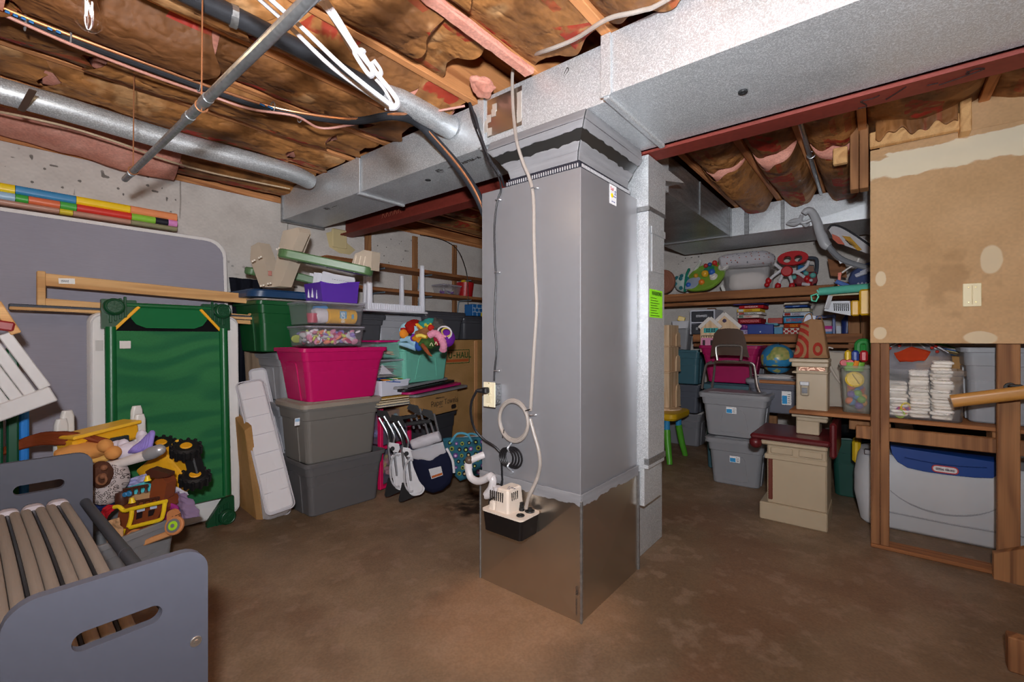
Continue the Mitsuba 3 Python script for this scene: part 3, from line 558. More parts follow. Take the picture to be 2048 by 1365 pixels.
# folded play mat lying on the mattress edge
t = thing('folded_play_mat', 'folded foam play mat with bright printed colour blocks lying on the grey mattress', 'play mat')
ym = 3.44
xs = lambda px: float(ony(px, 430, ym)[0])
def strip(row, z, h, d):
    edges = [xs(p) for p, _ in row]
    for (a, b), (_, c) in zip(zip([-.42] + edges[:-1], edges), row):
        obj('panel', frame(prism(rrect(d, h, .017), b - a - .0015), (a, ym - .004, z + h / 2), (0, -1, 0), (0, 0, 1), (1, 0, 0)), mat(c, .35, 0, .5), t, 40)
strip([(30, '#f0cf22'), (151, '#3a86b8'), (259, '#f2c91f'), (352, '#e8905e')], 1.835, .046, .06)
strip([(30, '#9dbfd8'), (56, '#3fa33c'), (119, '#dd7048'), (152, '#4aa944'), (261, '#d4392f'), (309, '#8cc63f'), (334, '#20202a'), (352, '#d98ac4')], 1.797, .04, .066)
strip([(118, '#b98a76'), (145, '#d9c22f'), (260, '#b98a76'), (352, '#8f8a68')], 1.772, .026, .06)
# pine guard rail
t = thing('guard_rail', 'pine bed guard rail with barcode sticker leaning across the mattresses', 'guard rail')
gy = 3.215
G = lambda px, py: ony(px, py, gy)
def board(a, b, h, m, name='rail', th=.02, dy=0): obj(name, beam(np.array(a) + [0, dy, 0], np.array(b) + [0, dy, 0], th, h, .003), m, t, False)
board(G(84, 559), G(503, 599), .062, 'pine'); board(G(84, 609), G(503, 640), .062, 'pine')
obj('end_post', beam(G(82, 619), G(82, 543), .04, .03, .003, (1, 0, 0)), 'pine', t, False); obj('end_post', beam(G(502, 640), G(503, 578), .04, .024, .003, (1, 0, 0)), 'pine', t, False)
board(G(17, 614), G(530, 638), .03, mat('#3a3f4a', .6), 'ledge', .05, .0); board(G(17, 617), G(530, 639), .016, 'pine', 'ledge_edge', .012, -.032)
q = G(133, 563)
obj('barcode_sticker', [frame(bc(.06, .028, .001, .0004), q + np.array([0, -.0112, 0]), unit((1, 0, .06)), unit((-.06, 0, 1)))], FA('#e8e6e2'), t, False)
obj('barcode', [frame(bc(.0012, .012, .001, .0002), q + np.array([-.02 + k * .0032, -.0122, -.001]), unit((1, 0, .06)), unit((-.06, 0, 1))) for k in range(9)], FA('#3c3c50'), t, False)
# white crib mattress behind the cot
A = lean((float(ony(178, 700, 3.15)[0]), 3.21, 0), (float(ony(178, 700, 3.15)[0]), 3.24, 1.22))
wl = float(ony(473, 800, 3.2)[0] - ony(178, 700, 3.15)[0])
t = thing('crib_mattress', 'white crib mattress standing behind the green cot', 'mattress')
obj('cover', A(slab(wl, 1.235, .085, .05, .02)), FA('#dedbd9'), t, 40)
obj('piping', A(tube(np.c_[rrect(wl - .02, 1.21, .05, 5, wl / 2, .617), np.full(24, .083)], .0035, 6, closed=True)), FA('#c9c6c6'), t)
obj('care_label', A(bc(.032, .055, .002, .0005), .04, 1.06, .087), FA('#c3c0bd'), t, False)
# green stacking cot standing on end
def cot(x0, x1, o_y, top_y, hh, label):
    t = thing('cot', label, 'cot'); w = x1 - x0
    A = lean((x0, o_y, 0), (x0, top_y, hh)); gr = mat('#0c5a2e', .35, 0, .5); dg = mat('#0a4226', .35, 0, .5)
    for a in (.032, w - .032): obj('side_tube', A(tube([(a, .16, .02), (a, hh - .14, .02)], .024, 12)), gr, t)
    obj('bed_fabric', A(sheet(lambda u, v: (.04 + u * (w - .08), .15 + v * (hh - .31), .024 - .012 * np.sin(u * PI) + .004 * np.sin(v * 31 + u * 5) * np.sin(u * PI)), 12, 30, .004, True)), 'green_mesh', t, True)
    obj('web_panel', A(bx(.05, w - .05, hh - .165, hh - .03, -.004, .004, .001)), FA('#101012'), t, False)
    obj('end_flap', A(mv(prism(Polygon([(-.17, .0), (.17, 0), (.17, -.07), (.15, -.10), (.11, -.118), (-.11, -.118), (-.15, -.10), (-.17, -.07)]).buffer(.006), .006), (w / 2, hh - .02, .018))), mat('#106436', .7, 0, .2), t, False)
    obj('end_tube', A(tube([(.07, hh - .022, .02), (w - .07, hh - .022, .02)], .014, 10)), gr, t)
    for k, (cx_, s, yb) in enumerate(((0, 1, hh), (w, -1, hh), (0, 1, 0), (w, -1, 0))):
        d = -1 if yb else 1
        pl = Polygon([(cx_, yb), (cx_ + s * .135, yb), (cx_ + s * .135, yb + d * .022), (cx_ + s * .05, yb + d * .14), (cx_, yb + d * .145)])
        c = obj('corner_leg', A(cat([mv(prism(pl.buffer(.004), .03), (0, 0, .0))] + [frame(bc(.012, .11, .012, .002), (cx_ + s * (.03 + .02 * j), yb + d * (.065 - .01 * j), .034), (1, 0, 0), (0, 1, 0)) for j in range(4)])), dg, t, False)
        obj('foot_wheel', A(cat([disc((cx_ + s * .042, yb + d * .038, .046), (0, 0, 1), .044, .05, 20), ring((cx_ + s * .042, yb + d * .038, .072), (0, 0, 1), .034, .004), *[frame(bc(.066, .006, .004, .001), (cx_ + s * .042, yb + d * .038, .0725), (math.cos(j), math.sin(j), 0), (-math.sin(j), math.cos(j), 0)) for j in (0, PI / 4, PI / 2, 3 * PI / 4)]])), dg, c)
        if yb: obj('strap', A(beam((cx_ + s * .045, yb - .155, .026), (cx_ + s * .15, yb - .028, .026), .016, .012, .003, (0, 0, 1))), mat('#e9a81c', .5), t, False)
    obj('name_label', A(bc(.046, .04, .0016, .0004), .085, hh - .235, .05), FA('#d4d0cc'), t, False)
    return t
c0, c1 = float(ony(206, 700, 3.08)[0]), float(ony(460, 700, 3.08)[0])
cot(c0, c1, 3.05, 3.13, 1.30, 'green mesh child cot with yellow corner straps standing on end before a white mattress')
t = thing('folded_cot', 'second green cot seen edge on at the left edge of the photograph', 'cot')
x_ = float(ony(12, 800, 2.9)[0])
obj('frame_edge', [bx(x_ - .06, x_ - .01, 2.86, 2.95, 0, 1.02, .006), bx(x_, x_ + .035, 2.86, 2.95, 0, 1.06, .006)], mat('#0d4a30', .35, 0, .5), t, False)
obj('netting', [bx(x_ - .055 + .02 * (k % 2), x_ - .045 + .02 * (k % 2), 2.854, 2.861, .03 + k * .03, .045 + k * .03, .001) for k in range(33)], mat('#5d8a8a', .4), t, False)
t = thing('blue_pole', 'thin blue plastic pole standing behind the white rail', 'pole')
obj('tube', tube([ony(47, 900, 2.9) * [1, 1, 0] + [0, 0, 0], ony(48, 815, 2.9)], .016, 10), PL('#2f7fd0'), t)
# white slatted rail tilted in the corner
t = thing('slatted_rail', 'white wooden slatted crib rail tilted at the left edge', 'crib rail')
sy = 2.55; S = lambda px, py: ony(px, py, sy)
wm = mat('#bdbab9', .45, 0, .4)
obj('bottom_rail', beam(S(-70, 850), S(106, 787), .045, .062, .004), wm, t, False)
for a, b in (((8, 668), (90, 776)), ((-30, 668), (60, 788)), ((-66, 668), (34, 798)), ((-100, 668), (6, 808))):
    obj('slat', beam(S(*a), S(*b), .022, .036, .003, (1, 0, 0)), wm, t, False)
obj('top_rail', beam(S(-80, 640), S(28, 655), .06, .036, .006), mat('#8c2a2a', .45), t, False, label='dark red top rail')
obj('cross_board', beam(S(-10, 605), S(32, 668), .03, .03, .003), 'pine', t, False)
# ================================================================ grey rack in the left foreground
t = thing('wooden_rack', 'grey painted wooden rack with hand holes in its end panels, in the left foreground', 'rack')
RZ, RX0, RX1, R0, R1 = .665, .045, .335, 1.105, 2.36
pan = Polygon(np.vstack([rrect(RX1 - RX0, RZ * 2, .045, 6, (RX0 + RX1) / 2, 0)])).intersection(sbox(-9, 0, 9, 9))
hole = LineString([(RX0 + .10, RZ - .102), (RX0 + .195, RZ - .102)]).buffer(.017)
pm = prism(pan.difference(hole), .022); gp = mat('#50525d', .5, 0, .35)
for yy_ in (R0, R1):
    e_ = obj('end_panel', frame(pm, (0, yy_ + .011, 0), (1, 0, 0), (0, 0, 1)), gp, t, 30)
    obj('bolt', [disc((RX1 - .022, yy_ - .0115, .475), (0, 1, 0), .0105, .004), disc((RX1 - .022, yy_ - .0125, .475), (0, 1, 0), .005, .005, 6)], ME('#c9c4ba'), e_)
obj('dowel', [tube([(RX1 - .022, R0 + .011, .475), (RX1 - .022, R1 - .011, .475)], .0155, 14), tube([(RX1 - .022, 1.70, .475), (RX1 - .022, 1.72, .475)], .0165, 14)], mat('#3c3e44', .45), t)
obj('bottom_board', bx(RX0 + .01, RX1 - .01, R0 + .012, R1 - .012, .10, .12, .003), gp, t, False)
for k, (bx_, nm) in enumerate(((.047, 'leftmost of four'), (.106, 'second from left'), (.165, 'third from left'), (.224, 'nearest the dowel'))):
    s = thing('padded_slat', f'beige padded slat with white end cap in the grey rack, {nm}', 'slat', None)
    zc = lambda y: .505 - .09 * ((y - 2.0) / .9) ** 2 * (y < 2.0) - .0
    ys = np.linspace(R0 + .03, 2.22, 16)
    for j, dx in enumerate((-.0155, .0175)):
        obj('pad', loft([np.c_[rrect(.0245, .05, .012, 4, bx_ + dx + .0, 0)[:, 0], np.full(20, y), zc(y) + rrect(.0245, .05, .012, 4)[:, 1]] for y in ys]), mat('#857a70', .75, 0, .2), s, 40)
    obj('slot_bar', loft([np.c_[rrect(.011, .03, .003, 1, bx_ + .001, 0)[:, 0], np.full(8, y), zc(y) + .002 + rrect(.011, .03, .003, 1)[:, 1]] for y in ys]), mat('#1a1d22', .3, .3), s, 30)
    obj('rivet', bx(bx_ - .004, bx_ + .008, 1.72, 1.75, zc(1.73) + .004, zc(1.73) + .013, .002), ME('#9aa0a8'), s)
    obj('end_cap', loft([np.c_[rrect(a, .05 * b, .02, 4, bx_ + .002, 0)[:, 0], np.full(20, y), zc(2.2) + .004 + rrect(a, .05 * b, .02 * b, 4)[:, 1]] for y, a, b in ((2.205, .058, 1.05), (2.225, .058, 1.12), (2.245, .055, 1.05), (2.252, .042, .7))]), mat('#b9b0b5', .4), s, 40)
s = thing('padded_slat', 'grey padded slat against the left edge, outside the grey rack', 'slat')
obj('pad', loft([np.c_[rrect(.05, .06, .02, 4, -.03, 0)[:, 0], np.full(20, y), .47 - .02 * (2 - y) + rrect(.05, .06, .02, 4)[:, 1]] for y in np.linspace(1.2, 2.3, 12)]), mat('#6d6a66', .7), s, 40)
# ================================================================ tote of toys beside the rack
tote('open grey tote heaped with toys on the floor before the green cot', (.40), 2.62, 0, .36, .50, .30, '#7c7d80', rz=math.radians(24), cat_='storage tote')
TZ = .30
D = lambda px, py, dep: EYE + _ray(px, py) * dep      # point at a given depth along the camera axis
def path(ps, dep): return [D(a, b, dep) for a, b in ps]
UR, UF = RGT, np.array([0, 0, 1.0])
def bbx(c, sx, sy, sz, rz=0, rx=0, ry=0, b=.004): return mv(bc(sx, sy, sz, b), c, rz, rx, ry)
# doll with long auburn hair
t = thing('doll', 'orange plush doll with long auburn hair lying behind the grey rack panel', 'doll')
c = D(140, 900, 1.98)
obj('body', cat([lump(ball(c + [.04, -.03, -.01], .058, 3, (1.6, .8, .7)), .008, 30), ball(c + [.10, -.10, .015], .028, 2), ball(c + [.125, -.11, -.02], .03, 2)]), mat('#c98a4a', .9), t, True)
obj('hair', cat([tube([c + np.array([-.19 - .012 * math.sin(k), .16 + .012 * math.cos(k * 2), .0 + .012 * math.sin(k * 3)]) + np.array([0, 0, .0]), c + np.array([-.10, .10, .045 + .018 * math.sin(k * 1.7)]), c + np.array([.0 + .02 * math.sin(k), .02 + .02 * math.cos(k), .05 + .02 * math.sin(k * 2.3)]), c + np.array([.12, -.06, .02 + .012 * math.cos(k)])], [.003, .009, .010, .003], 6, 5) for k in np.arange(54) * 1.13]), mat('#7a3413', .7, 0, .4), t, True)
# upside down white play table, its four legs in the air
t = thing('play_table', 'small white play table upside down in the toys with four legs up', 'play table')
for a, b, dp in ((122, 845, 2.04), (134, 828, 2.07), (279, 835, 2.24), (273, 818, 2.27)):
    q = D(a, b, dp)
    obj('leg', loft([rl(.055, .028, .012, 0, 4), rl(.05, .026, .012, .16, 4), rl(.036, .024, .012, .185, 4)]).apply_transform(RM(math.radians(20), [0, 0, 1])).apply_translation(q - [0, 0, .17]), PL('#d6d3ce'), t, 40)
obj('top', bbx(D(205, 925, 2.08), .36, .16, .015, math.radians(22)), PL('#cfccc6'), t, False)
# yellow tipper lorry, wheels up
t = thing('toy_truck', 'big yellow toy tipper truck upside down with black wheels in the air', 'toy truck')
c = D(340, 945, 2.26); ax = unit(D(400, 1000, 2.26) - D(320, 905, 2.26)); nv = unit(np.cross(ax, FWD)); dv = np.cross(ax, nv)
F_ = lambda m: frame(m, c, ax, nv, np.cross(ax, nv))
obj('dump_bed', F_(loft([rl(.21, .19, .01, -.05, 2), rl(.20, .17, .01, .05, 2), rl(.16, .13, .01, .06, 2)])), mat('#dca01c', .4, 0, .5), t, 30)
obj('bed_rim', F_(cat([beam((-.11, -.1, -.05), (.11, -.1, -.05), .014, .02), beam((-.11, .1, -.05), (.11, .1, -.05), .014, .02), beam((-.11, -.1, -.05), (-.11, .1, -.05), .014, .02), beam((.11, -.1, -.05), (.11, .1, -.05), .014, .02)])), mat('#e8b02a', .4, 0, .5), t, False)
obj('chassis', beam(D(382, 905, 2.24), D(398, 962, 2.24), .06, .05, .006), mat('#17181a', .5), t, False)
for a, b in ((372, 900), (390, 957), (322, 893)):
    q = D(a, b, 2.22 if a > 330 else 2.3); wa = unit(np.array([.25, -.35, .9]) if 0 else RGT * .28 + np.array([0, 0, .95]) - FWD * .35)
    w_ = obj('wheel', cat([frame(lathe([(.02, -.024), (.045, -.026), (.058, -.018), (.060, 0), (.058, .018), (.045, .026), (.02, .024)], 20), q, unit(np.cross(wa, FWD)), unit(np.cross(wa, np.cross(wa, FWD))), wa)] + [frame(bc(.014, .012, .05, .002), q + .06 * (math.cos(k) * unit(np.cross(wa, FWD)) + math.sin(k) * unit(np.cross(wa, np.cross(wa, FWD)))), unit(np.cross(wa, FWD)), unit(np.cross(wa, np.cross(wa, FWD))), wa) for k in np.arange(12) * PI / 6]), mat('#151517', .55), t, 35)
    obj('hub', disc(q - wa * .0, wa, .026, .058), mat('#d99a1a', .5), w_)
t = thing('toy_bus', 'yellow toy vehicle lying on its side behind the doll', 'toy vehicle')
c = D(200, 877, 2.10)
obj('body', bbx(c, .27, .12, .075, math.radians(24), 0, math.radians(-5), .012), mat('#dfa51f', .4, 0, .5), t, False)
obj('roof_edge', bbx(c + [.0, -.015, .045], .28, .12, .016, math.radians(24), 0, math.radians(-5)), mat('#eab532', .4, 0, .5), t, False)
obj('window', [bbx(c + np.array([.06, -.055, -.012]), .075, .02, .035, math.radians(24))], mat('#2b3136', .3), t, False)
# white plush pony
t = thing('plush_pony', 'white plush pony with purple mane lying on top of the toys', 'plush toy'); dp = 2.09
obj('body', lump(cat([ball(D(262, 902, dp), .045, 3, (1.4, .9, .9)), ball(D(232, 893, dp), .03, 3, (1.2, .9, .9)), ball(D(246, 888, dp), .022, 2), ball(D(283, 872, dp + .03), .024, 3, (.9, .9, 1.1)), tube([D(262, 900, dp), D(282, 888, dp), D(283, 873, dp + .03)], .02, 10, 5)]), .003, 60), mat('#d3cbd6', .95, 0, .1), t, True)
obj('mane', cat([tube([D(258 + 5 * k, 906 - k, dp - .03), D(268 + 5 * k, 898 + 3 * math.sin(k), dp - .05), D(280 + 4 * k, 890 - 4 * k, dp - .03), D(294, 884 + k * 2, dp)], [.006, .011, .012, .004], 7, 5) for k in range(7)]), mat('#8f7fcb', .8, 0, .2), t, True)
t = thing('plush_toy', 'pink and orange plush toy under the white plush pony', 'plush toy')
obj('body', lump(ball(D(215, 905, 2.1), .05, 3, (1.2, .8, .8)), .006, 30), mat('#d0648a', .95, 0, .1), t, True)
obj('belly', lump(ball(D(200, 917, 2.05), .04, 3, (1.1, .8, .5)), .004, 30), mat('#d7a85a', .95, 0, .1), t, True)
t = thing('toy_bat', 'white padded toy bat with silver tip lying across the toys', 'toy bat')
obj('handle', tube([D(205, 936, 1.98), D(240, 927, 1.99), D(296, 910, 2.02)], [.017, .019, .024], 14, 5), mat('#cfc6c2', .8), t)
obj('tip', tube([D(293, 911, 2.02), D(305, 906, 2.02), D(322, 899, 2.02), D(329, 896, 2.02)], [.025, .029, .024, .006], 14, 5), mat('#a9a9ad', .35, .4), t)
t = thing('leopard_plush', 'plush animal in grey leopard print cloth beside the rack panel', 'plush toy')
scene['leopard'] = pr(T3(lambda p, n, uv: (lambda v: mix(col('#b3a8a6'), col('#4d4544'), smoothstep(.12, .05, dr.abs(v[0] - .32)) * dr.select(v[2] > .2, 1., 0.)))(voronoi((p.x - p.y) * 70, p.z * 70 + p.y * 30))), .95, specular=.1)
obj('body', lump(cat([ball(D(228, 955, 1.99), .06, 3, (.9, .9, 1.2)), ball(D(212, 985, 1.96), .055, 3)]), .006, 25), 'leopard', t, True)
obj('head', lump(ball(D(202, 950, 1.93), .045, 3, (.9, .9, 1.3)), .006, 40), mat('#4d2c1c', .9), t, True)
obj('face', [ball(D(208, 936, 1.89), .012, 2), ball(D(206, 953, 1.885), .012, 2), ring(D(203, 960, 1.885), FWD, .02, .005)], mat('#7d5138', .8), t)
# pirate ship
t = thing('toy_ship', 'brown and yellow toy pirate ship lying in the tote of toys', 'toy ship'); dp = 1.94
br, ye, dbr = mat('#7b3d20', .45, 0, .45), mat('#e3c01f', .4, 0, .5), mat('#47251a', .45, 0, .45)
def plate(ps, dep, th, m, name): return obj(name, hull([D(a, b, dep) for a, b in ps] + [D(a, b, dep) + FWD * th for a, b in ps]), m, t, False)
plate([(232, 1052), (240, 1010), (262, 1020), (318, 1005), (322, 1022), (308, 1052), (285, 1075), (250, 1085)], dp + .03, .12, br, 'hull')
plate([(300, 985), (303, 965), (312, 956), (325, 956), (333, 968), (328, 1000), (318, 1012), (298, 1003)], dp + .05, .06, br, 'stern')
plate([(290, 944), (300, 938), (318, 945), (336, 948), (336, 954), (316, 958), (296, 954)], dp + .03, .04, dbr, 'stern_carving')
plate([(243, 1000), (262, 992), (300, 986), (318, 1003), (262, 1018)], dp + .06, .03, mat('#bf9468', .5), 'deck')
for a, b, c_, d_ in ((251, 980, 292, 972), (276, 1004, 315, 997)):
    for k in range(4):
        f = k / 3; x_, y_ = a + (c_ - a) * f, b + (d_ - b) * f
        obj('railing_post', tube([D(x_, y_ + 13, dp + .03), D(x_, y_ + 7, dp + .03), D(x_, y_, dp + .03)], [.007, .004, .007], 8, 4), dbr, t)
    obj('railing', tube([D(a - 4, b, dp + .03), D(c_ + 3, d_ - 1, dp + .03)], .0055, 8), dbr, t)
obj('barrel', tube([D(243, 985, dp + .02), D(243, 998, dp + .02), D(244, 1010, dp + .02)], [.021, .024, .02], 12, 3), dbr, t)
obj('gear', [disc(D(258, 988, dp), FWD, .012, .01), disc(D(250, 990, dp - .005), FWD, .010, .01)], mat('#2f6f9c', .4), t)
for bq in ((295, 959), (264, 1003)): obj('bell', frame(lathe([(0, .016), (.007, .014), (.010, .002), (.014, -.006), (.0, -.006)], 14), D(*bq, dp), (1, 0, 0), (0, 1, 0)), ye, t)
rr = .0085
obj('rail_frame', [tube(path([(228, 1015), (238, 1014), (248, 1022), (262, 1019), (300, 1010), (333, 1003)], dp), rr, 9, 4), tube(path([(330, 1004), (326, 1030), (320, 1040), (295, 1047), (260, 1056)], dp), rr, 9, 4), tube(path([(264, 1020), (262, 1038), (257, 1054)], dp), rr, 9, 4), tube(path([(247, 1060), (243, 1072), (236, 1079), (226, 1083)], dp), rr, 9, 4)], ye, t)
obj('window', [hull([D(a, b, dp + .024) for a, b in q] + [D(a, b, dp + .034) for a, b in q]) for q in (((273, 1027), (285, 1024), (284, 1036), (272, 1040)), ((297, 1022), (310, 1019), (306, 1031), (296, 1034)))], mat('#1c0f14', .6), t, False)
obj('awning', [hull([D(a, b, dp + .02) for a, b in q] + [D(a, b, dp + .03) for a, b in q]) for q in (((273, 1019), (290, 1015), (290, 1022), (274, 1026)), ((300, 1013), (314, 1009), (314, 1017), (300, 1020)))], mat('#b7c3dd', .6), t, False)
# cloths tucked into the tote
def cloth(label, pts, dep, color, amp=.02, seed=0, name='cloth', n=1.0):
    q = [D(a, b, d) for (a, b), d in zip(pts, dep if not np.isscalar(dep) else [dep] * 4)]
    def fn(u, v):
        p = [(q[0][i] * (1 - u) + q[1][i] * u) * (1 - v) + (q[3][i] * (1 - u) + q[2][i] * u) * v for i in range(3)]
        w = (meshkit.fbm(np.stack([u * 4 * n, v * 5 * n, seed + 0 * u], -1), 3, seed) - .5) * 2 * amp + amp * .5 * np.sin(u * 9 * n + v * 3)
        return [p[i] - FWD[i] * w for i in range(3)]
    return obj(key(name), sheet(fn, 24, 20, .004, True), FA(color), None, True, label=label, category='cloth')
cloth('mauve cloth hanging over the corner of the tote of toys', [(325, 990), (372, 985), (398, 1035), (340, 1038)], [2.08, 2.08, 2.06, 2.04], '#7d6a86', .02, 3, 'purple_cloth')
cloth('white cloth lying under the mauve cloth at the toy truck', [(328, 985), (350, 972), (378, 990), (345, 1000)], 2.12, '#b9b6c2', .012, 4, 'white_cloth')
cloth('pale lilac paper sheet in the toys above the ship', [(255, 960), (300, 945), (298, 968), (250, 975)], 2.06, '#a9a6cf', .012, 5, 'lilac_cloth')
cloth('aqua blue cloth behind the deck of the toy ship', [(225, 985), (298, 962), (300, 985), (222, 1002)], 2.03, '#4fb3bf', .012, 6, 'aqua_cloth')
cloth('red cloth between the rack panel and the toy ship', [(190, 1040), (215, 1010), (235, 1012), (205, 1050)], 1.95, '#b3202a', .014, 7, 'red_cloth')
cloth('dark blue patterned cloth under the leopard print plush', [(188, 1010), (222, 985), (225, 1008), (190, 1030)], 1.97, '#23305e', .012, 8, 'blue_cloth')
cloth('cream and brown printed cloth at the foot of the toy ship', [(208, 1045), (240, 1035), (246, 1078), (222, 1092)], 1.9, '#b98f68', .012, 9, 'printed_cloth')
cloth('dark magenta cloth between the toy ship and the pull along toy', [(300, 1030), (338, 1022), (342, 1052), (304, 1066)], 2.0, '#6a1840', .014, 10, 'magenta_cloth')
t = thing('plush_doll', 'plush doll with magenta yarn hair beside the toy ship', 'plush toy'); dp = 2.07
obj('head', [lump(ball(D(333, 1030, dp), .045, 3), .004, 40)], mat('#c9b8cf', .9), t, True)
obj('hair', cat([tube([D(336 + 3 * math.sin(k), 1008, dp - .04), D(352 + 4 * math.cos(k * 2), 1022 + 6 * math.sin(k * 3), dp - .03), D(342 + 8 * math.sin(k * 2), 1045, dp - .02)], .006, 6, 5) for k in range(9)]), mat('#8c1f6e', .8), t, True)
obj('eye', [disc(D(329, 1018, dp - .05), FWD, .012, .004), disc(D(338, 1040, dp - .05), FWD, .01, .004)], FA('#e6e2e6'), t)
t = thing('pull_toy', 'wooden pull along caterpillar with lime green hubs on the tote rim', 'pull toy'); dp = 1.93
wd = mat('#b9794c', .5, 0, .4)
obj('bar', beam(D(265, 1095, dp), D(352, 1062, dp), .03, .022, .004), mat('#cf925f', .5), t, False)
obj('face_block', frame(prism(LineString([(0, 0), (0, .028)]).buffer(.024), .016), D(350, 1042, dp + .01), RGT, (0, 0, 1)), wd, t, 30)
obj('face_marks', [disc(D(345 + 7 * k, 1034 - k, dp - .008), FWD, .0016, .004) for k in range(3)] + [tube(path([(350, 1032), (357, 1030), (361, 1027)], dp - .007), .001, 5, 3)], mat('#3b2318', .6), t)
for a, b in ((349, 1052), (269, 1078)):
    q = D(a, b, dp - .02); w_ = obj('wheel', disc(q, FWD - np.array([0, 0, .35]), .038, .016, 24), wd, t)
    an = unit(FWD - np.array([0, 0, .35]))
    obj('tyre_ring', disc(q - an * .0085, an, .028, .003, 20), mat('#6b6a6d', .6), w_); obj('lime_ring', disc(q - an * .0105, an, .019, .003, 20), mat('#9fcf2a', .5), w_); obj('hub_centre', disc(q - an * .0125, an, .008, .003, 16), mat('#6b6a6d', .6), w_)

# ================================================================ stack of totes, cardboard and pads at the left
t = thing('cardboard_box', 'flat brown cardboard box standing on edge beside the green cot', 'cardboard box')
obj('panel', hull([onz(526, 1040, 0), onz(513, 1040, 0), onz(470, 1005, 0), onz(482, 1005, 0)] + [ony(503, 852, 2.9), ony(489, 862, 2.9), ony(466, 830, 3.2), ony(478, 828, 3.2)]), 'cardboard', t, False)
obj('edge_flap', beam(D(524, 1035, 2.90), D(499, 856, 2.93), .02, .035, .003, FWD), 'cardboard', t, False)
t = thing('folded_pad', 'white quilted folded mattress pad leaning, the front one of two', 'mattress pad')
def pad(t, top, bot, w, th, seed):
    """folded pad: two soft panels hinged side by side, bulging between their piped edges"""
    v = unit(np.array(bot) - np.array(top)); n = unit(np.cross(v, unit(np.array([.25, 1, 0])))); s = np.cross(n, v); L = np.linalg.norm(np.array(bot) - np.array(top))
    m = loft([rl(L - .03, th - .02, .02, 0, 5), rl(L, th, .03, .012, 5), rl(L, th, .03, w - .012, 5), rl(L - .03, th - .02, .02, w, 5)])
    m = m.subdivide().subdivide()
    m = lump(m, .010, 11, seed); c = (np.array(top) + bot) / 2
    for z_ in (0, w): obj('piping', frame(tube(np.c_[rrect(L + .004, th + .004, .03, 5), np.full(24, z_ * .94 + .007)], .004, 6, closed=True), c, v, n, s), FA('#bcbac0'), t)
    for k in range(1, 7): obj('quilt_seam', frame(tube(np.c_[np.full(2, -L / 2 + L * k / 7), [-th / 2 + .01, th / 2 - .01], np.full(2, -.002)], .003, 6), c, v, n, s), FA('#c6c4c9'), t)
    return obj('panel', frame(m, (np.array(top) + bot) / 2, v, n, s), FA('#d2d0d4'), t, True)
pad(t, D(499, 762, 2.86), D(563, 1022, 2.62), .24, .15, 4)
t = thing('folded_pad', 'white quilted folded mattress pad leaning, the rear one of two', 'mattress pad')
pad(t, D(514, 738, 3.12), D(570, 1000, 2.93), .20, .10, 3)
TX, TY, TR = 1.60, 2.86, math.radians(-2)
tote('dark grey open tote at the bottom of the stack under a grey lidded tote', TX + .01, TY, 0, .56, .42, .335, '#5a595b', rz=TR)
t = tote('grey tote with tan grey lid under the pink tote', TX - .015, TY, .325, .545, .42, .36, '#6d6a66', lid='#8e8479', rz=TR)
y_ = TY - .19; q = ony(589, 845, 2.67)
obj('sticker', frame(bc(.03, .045, .0015, .0004), (q[0] + .015, 2.668, q[2]), (1, 0, 0), unit((0, -.12, 1))), FA('#dfe2e6'), t, False)
obj('sticker_print', frame(bc(.026, .018, .0015, .0004), (q[0] + .015, 2.6655, q[2] + .01), (1, 0, 0), unit((0, -.12, 1))), FA('#8fb0cf'), t, False)
tote('bright pink tote without lid, third up in the stack beside the pads', TX - .0, TY, .705, .60, .43, .335, '#b8105c', rz=TR, tp=.84)
def clearbox(label, x, y, z, L, Wd, H, rz, contents, lidc='#b9b6c4', latch=True, fr=None):
    t = thing('clear_box', label, 'clear box'); P = lambda m: mv(m, (x, y, z), rz)
    obj('body', P(loft([rl(L - .05, Wd - .05, .02, 0), rl(L - .03, Wd - .03, .025, .004), rl(L - .004, Wd - .004, .028, H - .012), rl(L + .008, Wd + .008, .03, H - .011), rl(L + .008, Wd + .008, .03, H - .003), rl(L - .01, Wd - .01, .026, H - .003), rl(L - .036, Wd - .036, .023, .008)])), fr or frost('#e6e3ec', .05), t, 35)
    obj('lid', P(loft([rl(L + .012, Wd + .012, .03, H - .002), rl(L + .014, Wd + .014, .03, H + .008), rl(L, Wd, .028, H + .011), rl(L - .03, Wd - .03, .025, H + .009)])), frost(lidc, .55) if lidc else PL('#c0126a'), t, 35)
    return t
BX_, BY_ = 1.585, 2.90
rng = np.random.default_rng(3)
clearbox('lower clear shoe box full of pastel scraps on the pink tote', BX_, BY_, 1.045, .40, .30, .125, TR, None)
def bits(name, label, n, lo, hi, cols, r, seed, kind='stuff', squash=.7):
    g = np.random.default_rng(seed); lo, hi = np.array(lo), np.array(hi); root = thing(name, label, 'toys')
    tag(root, None); labels[root]['kind'] = 'stuff'
    per = [[] for _ in cols]
    for k in range(n):
        c = lo + g.random(3) * (hi - lo); s = r * g.uniform(.6, 1.3); m = trimesh.creation.icosphere(1, s); m.apply_scale([g.uniform(.5, 1.3), g.uniform(.5, 1.3), g.uniform(.3, 1) * squash]); m.apply_transform(RM(g.uniform(0, 6), g.normal(size=3))); m.apply_translation(c); per[k % len(cols)].append(m)
    for m, h in zip(per, cols): obj('piece', cat(m), FA(h), root, True, kind='stuff')
    return root
bits('pastel_scraps', 'pastel coloured scraps and ribbons filling the lower clear box', 210, (BX_ - .165, BY_ - .115, 1.075), (BX_ + .165, BY_ + .115, 1.145), ['#d98aa8', '#f0e8f0', '#9a86d0', '#d7df6a', '#e98a6a', '#c9c6cd', '#c0406e'], .021, 5)
